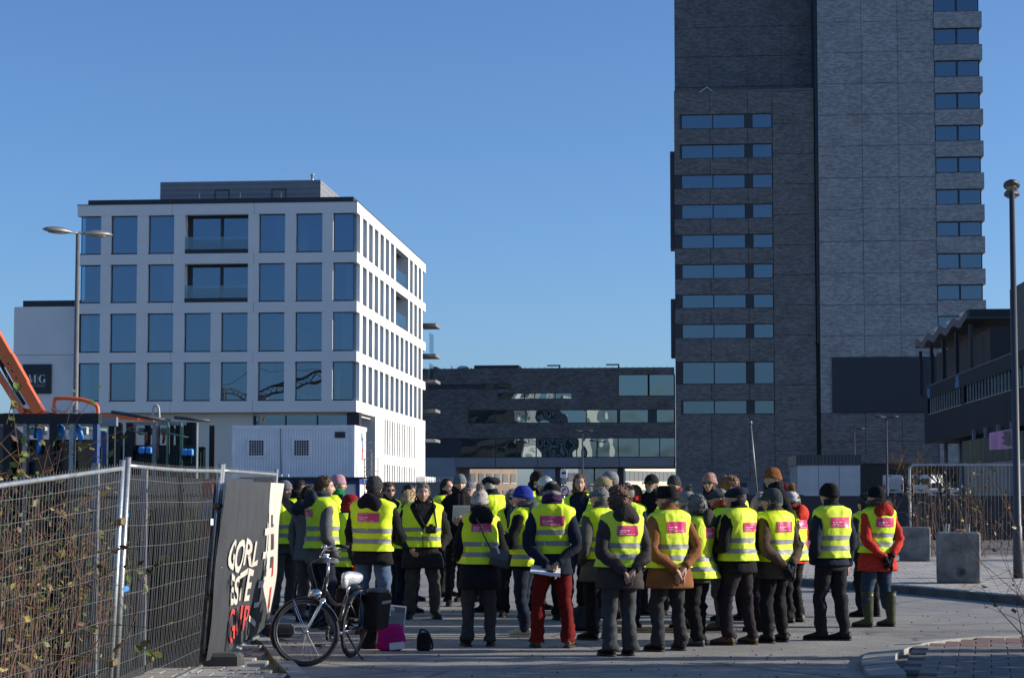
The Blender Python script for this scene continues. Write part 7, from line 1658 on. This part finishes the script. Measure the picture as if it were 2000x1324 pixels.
MB().tube([(-.08, .03, .0), (.07, .012, -.005)], .006, 6).tube([(-.08, -.03, .0), (.07, -.012, -.005)], .006, 6).build('rails', CHROME, sd)
MB().ell((.13, .0, -.01), (.04, .035, .05), 10, 8, 0, None, lambda V: V * (1 + .15 * nz(5, 70, 3)(V))[:, None]).build('knotted_bag', M('clear_plastic', (.55, .57, .60)), sd, True)
# cranks, guard, stand
cr = empty('crankset', BB, 0, bk); MB().torus((0, -.045, 0), .09, .008, 'Y', 28, 6).tube([(0, -.06, 0), (0, .06, 0)], .016, 8).tube([(0, -.065, 0), (.10, -.065, -.13)], .009, 6).tube([(0, .065, 0), (-.10, .065, .13)], .009, 6).build('cranks', CHROME, cr, True)
for x, y, z in ((.10, -.11, -.13), (-.10, .11, .13)): MB().bevbox((x - .045, y - .04, z - .012), (x + .045, y + .04, z + .012), .006).build('pedal', RUB, cr)
MB().prism([(-.02, .24), (.03, .35), (.40, .38), (.55, .30), (.5, .19), (.40, .18), (.02, .26)], -.07, -.05).build('chain_guard', BIKEB, bk)
MB().tube([(.30, .05, .26), (.24, .16, .08), (.20, .22, .006)], .009, 8).tube([(.20, .22, .006), (.24, .25, .004)], .011, 6).build('kickstand', BIKEB, bk, True)
def fender(name, parent, hub, a0, a1, mat):
    mb = MB(); V = []; n = 22
    for i in range(n):
        a = a0 + (a1 - a0) * i / (n - 1); r = WR + .014
        for y, dr in ((-.026, -.012), (-.014, 0), (.014, 0), (.026, -.012)): V.append((hub[0] + (r + dr) * math.cos(a), y, hub[2] + (r + dr) * math.sin(a)))
    mb.add(V, [(i * 4 + j, i * 4 + j + 1, i * 4 + j + 5, i * 4 + j + 4) for i in range(n - 1) for j in range(3)]); return mb.build(name, mat, parent, True)
fender('rear_mudguard', bk, (0, 0, WR), R(20), R(200), BIKEB)
rk_ = MB()
for s in (1, -1): rk_.tube([(.20, s * .06, .655), (-.28, s * .065, .655)], .006, 6); rk_.tube([(0, s * .07, WR), (-.12, s * .068, .655)], .005, 6); rk_.tube([(0, s * .07, WR), (.1, s * .066, .655)], .005, 6)
for x in (-.26, -.1, .06, .18): rk_.tube([(x, -.06, .655), (x, .06, .655)], .005, 6)
rk_.build('rear_rack', BIKEB, bk, True); MB().bevbox((-.36, -.04, .55), (-.33, .04, .62), .008).build('rear_light', SR, bk)
# steering assembly, turned about the head tube
axis = Vector((HT[0] - HBm[0], 0, HT[2] - HBm[2])).normalized(); STEER = Matrix.Translation(HBm) @ Matrix.Rotation(R(-62), 4, axis) @ Matrix.Translation(-Vector(HBm)); FH = (WBASE - .02, 0, WR)
st_ = empty('steering', (0, 0, 0), 0, bk); st_.matrix_local = STEER
fk = MB()
for s in (1, -1): fk.tube([(.85, s * .045, .58), (.90, s * .052, .50), FH[:1] + (s * .055,) + FH[2:]], [.015, .014, .009], 8, n=8)
fk.bevbox((.82, -.06, .56), (.88, .06, .60), .01); fk.tube([HBm, (.85, 0, .58)], .02, 8); fk.build('fork', CHROME, st_, True)
MB().tube([HT, (.775, 0, .86), (.765, 0, .99)], .0125, 10).tube([(.765, 0, .985), (.80, 0, 1.0), (.83, 0, 1.0)], .015, 8).build('stem', CHROME, st_, True)
hb_ = MB().tube([(.62, .30, 1.03), (.73, .27, 1.055), (.81, .17, 1.04), (.83, 0, 1.0), (.81, -.17, 1.04), (.73, -.27, 1.055), (.62, -.30, 1.03)], .0115, 10, n=34); hb_.build('handlebar', CHROME, st_, True)
for s in (1, -1): MB().tube([(.72, s * .274, 1.055), (.61, s * .303, 1.028)], .0165, 10).build('grip', RUB, st_, True); MB().tube([(.80, s * .19, 1.03), (.74, s * .22, 1.02), (.68, s * .25, 1.0)], .006, 6).build('brake_lever', CHROME, st_, True)
MB().ell((.81, .11, 1.075), (.03, .03, .022), 12, 8).build('bell', CHROME, st_, True)
MB().ell((.90, 0, .66), (.06, .04, .045), 14, 10).build('headlight', CHROME, st_, True)
fender('front_mudguard', st_, FH, R(-25), R(165), BIKEB)
MB().tube([(FH[0], .07, WR), (FH[0] + .1, .05, WR + .3)], .003, 5).tube([(FH[0], -.07, WR), (FH[0] + .1, -.05, WR + .3)], .003, 5).build('stay', CHROME, st_)
wheel('front_wheel', st_, FH)
cab = MB(); cab.tube([(.80, .1, 1.02), (.93, .06, .95), (.90, .02, .75), (.87, 0, .60)], .004, 5, n=14); cab.tube([(.80, -.1, 1.02), (.95, -.05, .92), (.86, 0, .72), (.78, .02, .6)], .004, 5, n=14); cab.build('cable', RUB, st_)
# panniers hang on the rack: things of their own
BAGK = cloth('bag_black', (.012, .012, .013), .6, .25, .3, 30)
def soft_box(w, d_, h, seed, amp=.05, taper=.12):
    g_ = nz(seed, 9 / max(w, h), 4); th = np.linspace(0, 2 * math.pi, 28, endpoint=False); rings = []
    for t in np.linspace(0, 1, 14):
        e = 2 / 4.5; k = (1 - taper * t) * (1 - .55 * max(0, (t - .93) / .07) ** 2) * (1 - .25 * max(0, (.06 - t) / .06) ** 2)
        x = w / 2 * k * np.sign(np.cos(th)) * np.abs(np.cos(th)) ** e; y = d_ / 2 * k * np.sign(np.sin(th)) * np.abs(np.sin(th)) ** e; rings.append(np.stack([x, y, np.full(28, t * h)], 1))
    Rg = np.array(rings); q = Rg.reshape(-1, 3); f = 1 + amp * g_(q); q2 = q * np.stack([f, f, np.ones_like(f)], 1); mb = MB(); mb.loft(q2.reshape(Rg.shape)); return mb
bm_ = bk.matrix_basis.copy()
bm_ = Matrix.Translation(bk.location) @ bk.rotation_euler.to_matrix().to_4x4()
for s, lab in ((1, 'black pannier bag on the right of the bicycle rack'), (-1, 'black pannier bag on the far side of the bicycle rack')):
    o = empty('pannier_bag', (0, 0, 0)); o.matrix_world = bm_ @ Matrix.Translation((-.16, s * .155, .28)); tag(o, lab, 'pannier', 'pannier bags')
    soft_box(.36, .16, .38, 60 + s, .04, -.05).build('body', BAGK, o, True); fl = MB().ell((0, 0, .375), (.19, .09, .03), 20, 8); fl.build('flap', M('flap_grey', (.05, .048, .05), .6, .3, 8), o, True); MB().bevbox((-.12, s * .085, .26), (.12, s * .092, .29), .004).build('reflector', BAND, o)
# items on the ground
def put(o, u, v, rz=0.0): p = gnd(u, v); o.location = (p.x, p.y, 0.004); o.rotation_euler = (0, 0, rz); return o
o = put(empty('tote_bag'), 764, 1270, R(6)); tag(o, 'magenta tote bag with a clear plastic folder sticking out', 'bag')
MAG = cloth('magenta', (.42, .012, .16), .8, .2, .35, 25); soft_box(.27, .14, .26, 71, .07, .02).build('body', MAG, o, True)
fo = MB().box((-.13, .01, .05), (.13, .02, .45), 0, Matrix.Rotation(R(6), 4, 'Y')); fo.build('folder', glass_mat('folder_clear', .2, (.72, .78, .82), (.9, .9, .92), rough=.08), o)
e_ = MB(); 
for lo, hi in (((-.135, .0, .05), (-.125, .03, .45)), ((.125, .0, .05), (.135, .03, .45)), ((-.125, .0, .44), (.125, .03, .452))): e_.box(lo, hi, 0, Matrix.Rotation(R(6), 4, 'Y'), (0, .015, .25))
e_.build('folder_edge', flat('folder_edge', (.6, .62, .65), .3), o); MB().box((-.10, .022, .10), (.11, .03, .34), 0, Matrix.Rotation(R(6), 4, 'Y')).build('papers', M('blue_paper', (.22, .30, .42), .7), o)
MB().box((-.02, -.083, .015), (.13, -.073, .085), 0, Matrix.Rotation(R(-6), 4, 'Y')).build('white_label', SW, o)
o = put(soft_box(.20, .15, .22, 72, .02, .0).build('box_bag', BAGK, None, True), 722, 1266); tag(o, 'square black bag on the ground left of the magenta tote', 'bag')
o = put(empty('camera_bag'), 828, 1270, R(-8)); tag(o, 'small black camera bag with a strap on the asphalt', 'bag'); soft_box(.15, .11, .15, 73, .06, .1).build('body', BAGK, o, True); MB().ell((0, 0, .15), (.07, .055, .03), 14, 8).build('flap', BAGK, o, True); MB().tube([(-.06, 0, .13), (-.02, -.02, .21), (.05, -.02, .17), (.09, 0, .06), (.08, 0, .005)], .009, 6, n=18).build('strap', BAGK, o, True)
o = put(empty('backpack'), 1145, 1230, R(20)); tag(o, 'dark navy backpack with white patches lying behind the red trousers', 'backpack')
soft_box(.36, .26, .27, 74, .09, .2).build('body', cloth('navy_bag', (.014, .018, .032), .75, .3, .3, 25), o, True); MB().ell((.15, -.05, .07), (.06, .08, .06), 12, 8).build('white_patch', M('pale_nylon', (.42, .43, .45), .6, .3, 14), o, True); MB().ell((.06, -.10, .16), (.09, .05, .07), 12, 8).build('front_pocket', cloth('navy_bag', (.014, .018, .032)), o, True)
MB().tube([(-.05, -.1, .25), (.0, -.13, .29), (.06, -.1, .24)], .010, 6, n=10).build('carry_loop', BAGK, o, True)
# held and worn things
def W(key, lx, ly, lz): r_ = PEOPLE[key]['root']; return r_.matrix_basis @ Vector((lx, ly, lz)) if False else (Matrix.Translation(r_.location) @ r_.rotation_euler.to_matrix().to_4x4()) @ Vector((lx, ly, lz))
def face_of(key): return PEOPLE[key]['root'].rotation_euler[2]
pe = PEOPLE['redtr']; w_ = pe['pts'][-1][2]
o = empty('paper_sheets', W('redtr', -.075, w_[1] - .03, w_[2] - .06), face_of('redtr')); o.rotation_euler = (R(20), R(8), face_of('redtr')); tag(o, 'white sheets on a clip held behind the back above red trousers', 'paper')
for k in range(3): MB().add([(-.155, -.10, .002 * k), (.155, -.105, .002 * k), (.15, .10, .002 * k + .01), (-.15, .105, .002 * k + .004), (-.155, -.10, .002 * k + .0012), (.155, -.105, .002 * k + .0012), (.15, .10, .002 * k + .0112), (-.15, .105, .002 * k + .0052)], [(3, 2, 1, 0), (4, 5, 6, 7), (0, 1, 5, 4), (1, 2, 6, 5), (2, 3, 7, 6), (3, 0, 4, 7)]).build('sheet', flat('paper_white', (.70, .70, .70), .7), o)
MB().bevbox((.02, -.03, .006), (.08, .0, .022), .004).build('clip', SK, o)
o = empty('paper_sheet', W('greybeanie', .02, .36, PEOPLE['greybeanie']['H'] * .69), face_of('greybeanie')); o.rotation_euler = (R(-30), 0, face_of('greybeanie')); tag(o, 'white sheet held up by the grey beanie', 'paper'); MB().bevbox((-.12, -.003, -.16), (.12, .003, .16), .001).build('sheet', flat('paper_white', (.70, .70, .70)), o)
# photographer's camera on its strap
pe = PEOPLE['photog']; Hh = pe['H']; ROOTM = lambda k: Matrix.Translation(PEOPLE[k]['root'].location) @ PEOPLE[k]['root'].rotation_euler.to_matrix().to_4x4()
o = empty('photo_camera', (0, 0, 0)); o.matrix_world = ROOTM('photog'); tag(o, 'black camera hanging on a strap before the grey-haired photographer', 'camera'); cz_ = .655 * Hh; cx_ = -.10
MB().bevbox((cx_ - .07, .19, cz_ - .045), (cx_ + .07, .25, cz_ + .05), .012).bevbox((cx_ - .03, .195, cz_ + .05), (cx_ + .03, .245, cz_ + .075), .01).build('body', M('camera_black', (.012, .012, .013), .4), o); MB().tube([(cx_, .25, cz_), (cx_, .29, cz_), (cx_, .34, cz_ - .01)], [.034, .036, .036], 16).build('lens', M('camera_black', (.012, .012, .013)), o, True)
MB().tube([(cx_ - .07, .2, cz_ + .03), (-.155, .175, .74 * Hh), (-.115, .06, .875 * Hh), (0, -.09, .90 * Hh), (.10, .05, .878 * Hh), (.03, .17, .74 * Hh), (cx_ + .06, .2, cz_ + .03)], .011, 6, n=40, sq=.5).build('strap', BAGK, o, True)
# shoulder bag of the bobble hat
o = empty('shoulder_bag', (0, 0, 0)); o.matrix_world = ROOTM('bobble'); Hb = PEOPLE['bobble']['H']; tag(o, 'black leather shoulder bag worn across the vest of the bobble hat', 'bag')
LEA = M('bag_leather', (.022, .023, .027), .32, .2, 10, .1, 60); body = soft_box(.22, .07, .17, 75, .03, .03); body.xform(Matrix.Translation((.17, -.215, .575 * Hb - .10)) @ Matrix.Rotation(R(14), 4, 'Y')); body.build('body', LEA, o, True)
MB().box((.07, -.258, .565 * Hb), (.27, -.252, .63 * Hb), 0, Matrix.Rotation(R(14), 4, 'Y')).build('flap', M('flap_blue', (.05, .058, .075), .3), o); MB().box((.145, -.265, .60 * Hb), (.165, -.259, .655 * Hb), 0, Matrix.Rotation(R(-20), 4, 'Y')).build('white_tag', SW, o)
MB().tube([(.10, -.215, .615 * Hb), (.03, -.205, .70 * Hb), (-.05, -.195, .81 * Hb), (-.10, -.08, .868 * Hb), (-.10, .06, .85 * Hb)], .009, 6, n=30).build('strap', LEA, o, True)
o = empty('tote_bag', (0, 0, 0)); o.matrix_world = ROOTM('bearded'); Hb = PEOPLE['bearded']['H']; tag(o, 'dark grey cloth tote hanging from the shoulder of the bearded person', 'bag'); body = soft_box(.30, .10, .36, 76, .08, .25); body.xform(Matrix.Translation((.30, .05, .40 * Hb)) @ Matrix.Rotation(R(80), 4, 'Z')); body.build('body', cloth('tote_slate', (.035, .042, .055), .85), o, True)
MB().tube([(.30, -.02, .61 * Hb), (.24, .0, .74 * Hb), (.17, .0, .83 * Hb), (.25, .06, .74 * Hb), (.30, .12, .61 * Hb)], .009, 6, n=26).build('handle', cloth('tote_slate', (.035, .042, .055)), o, True)
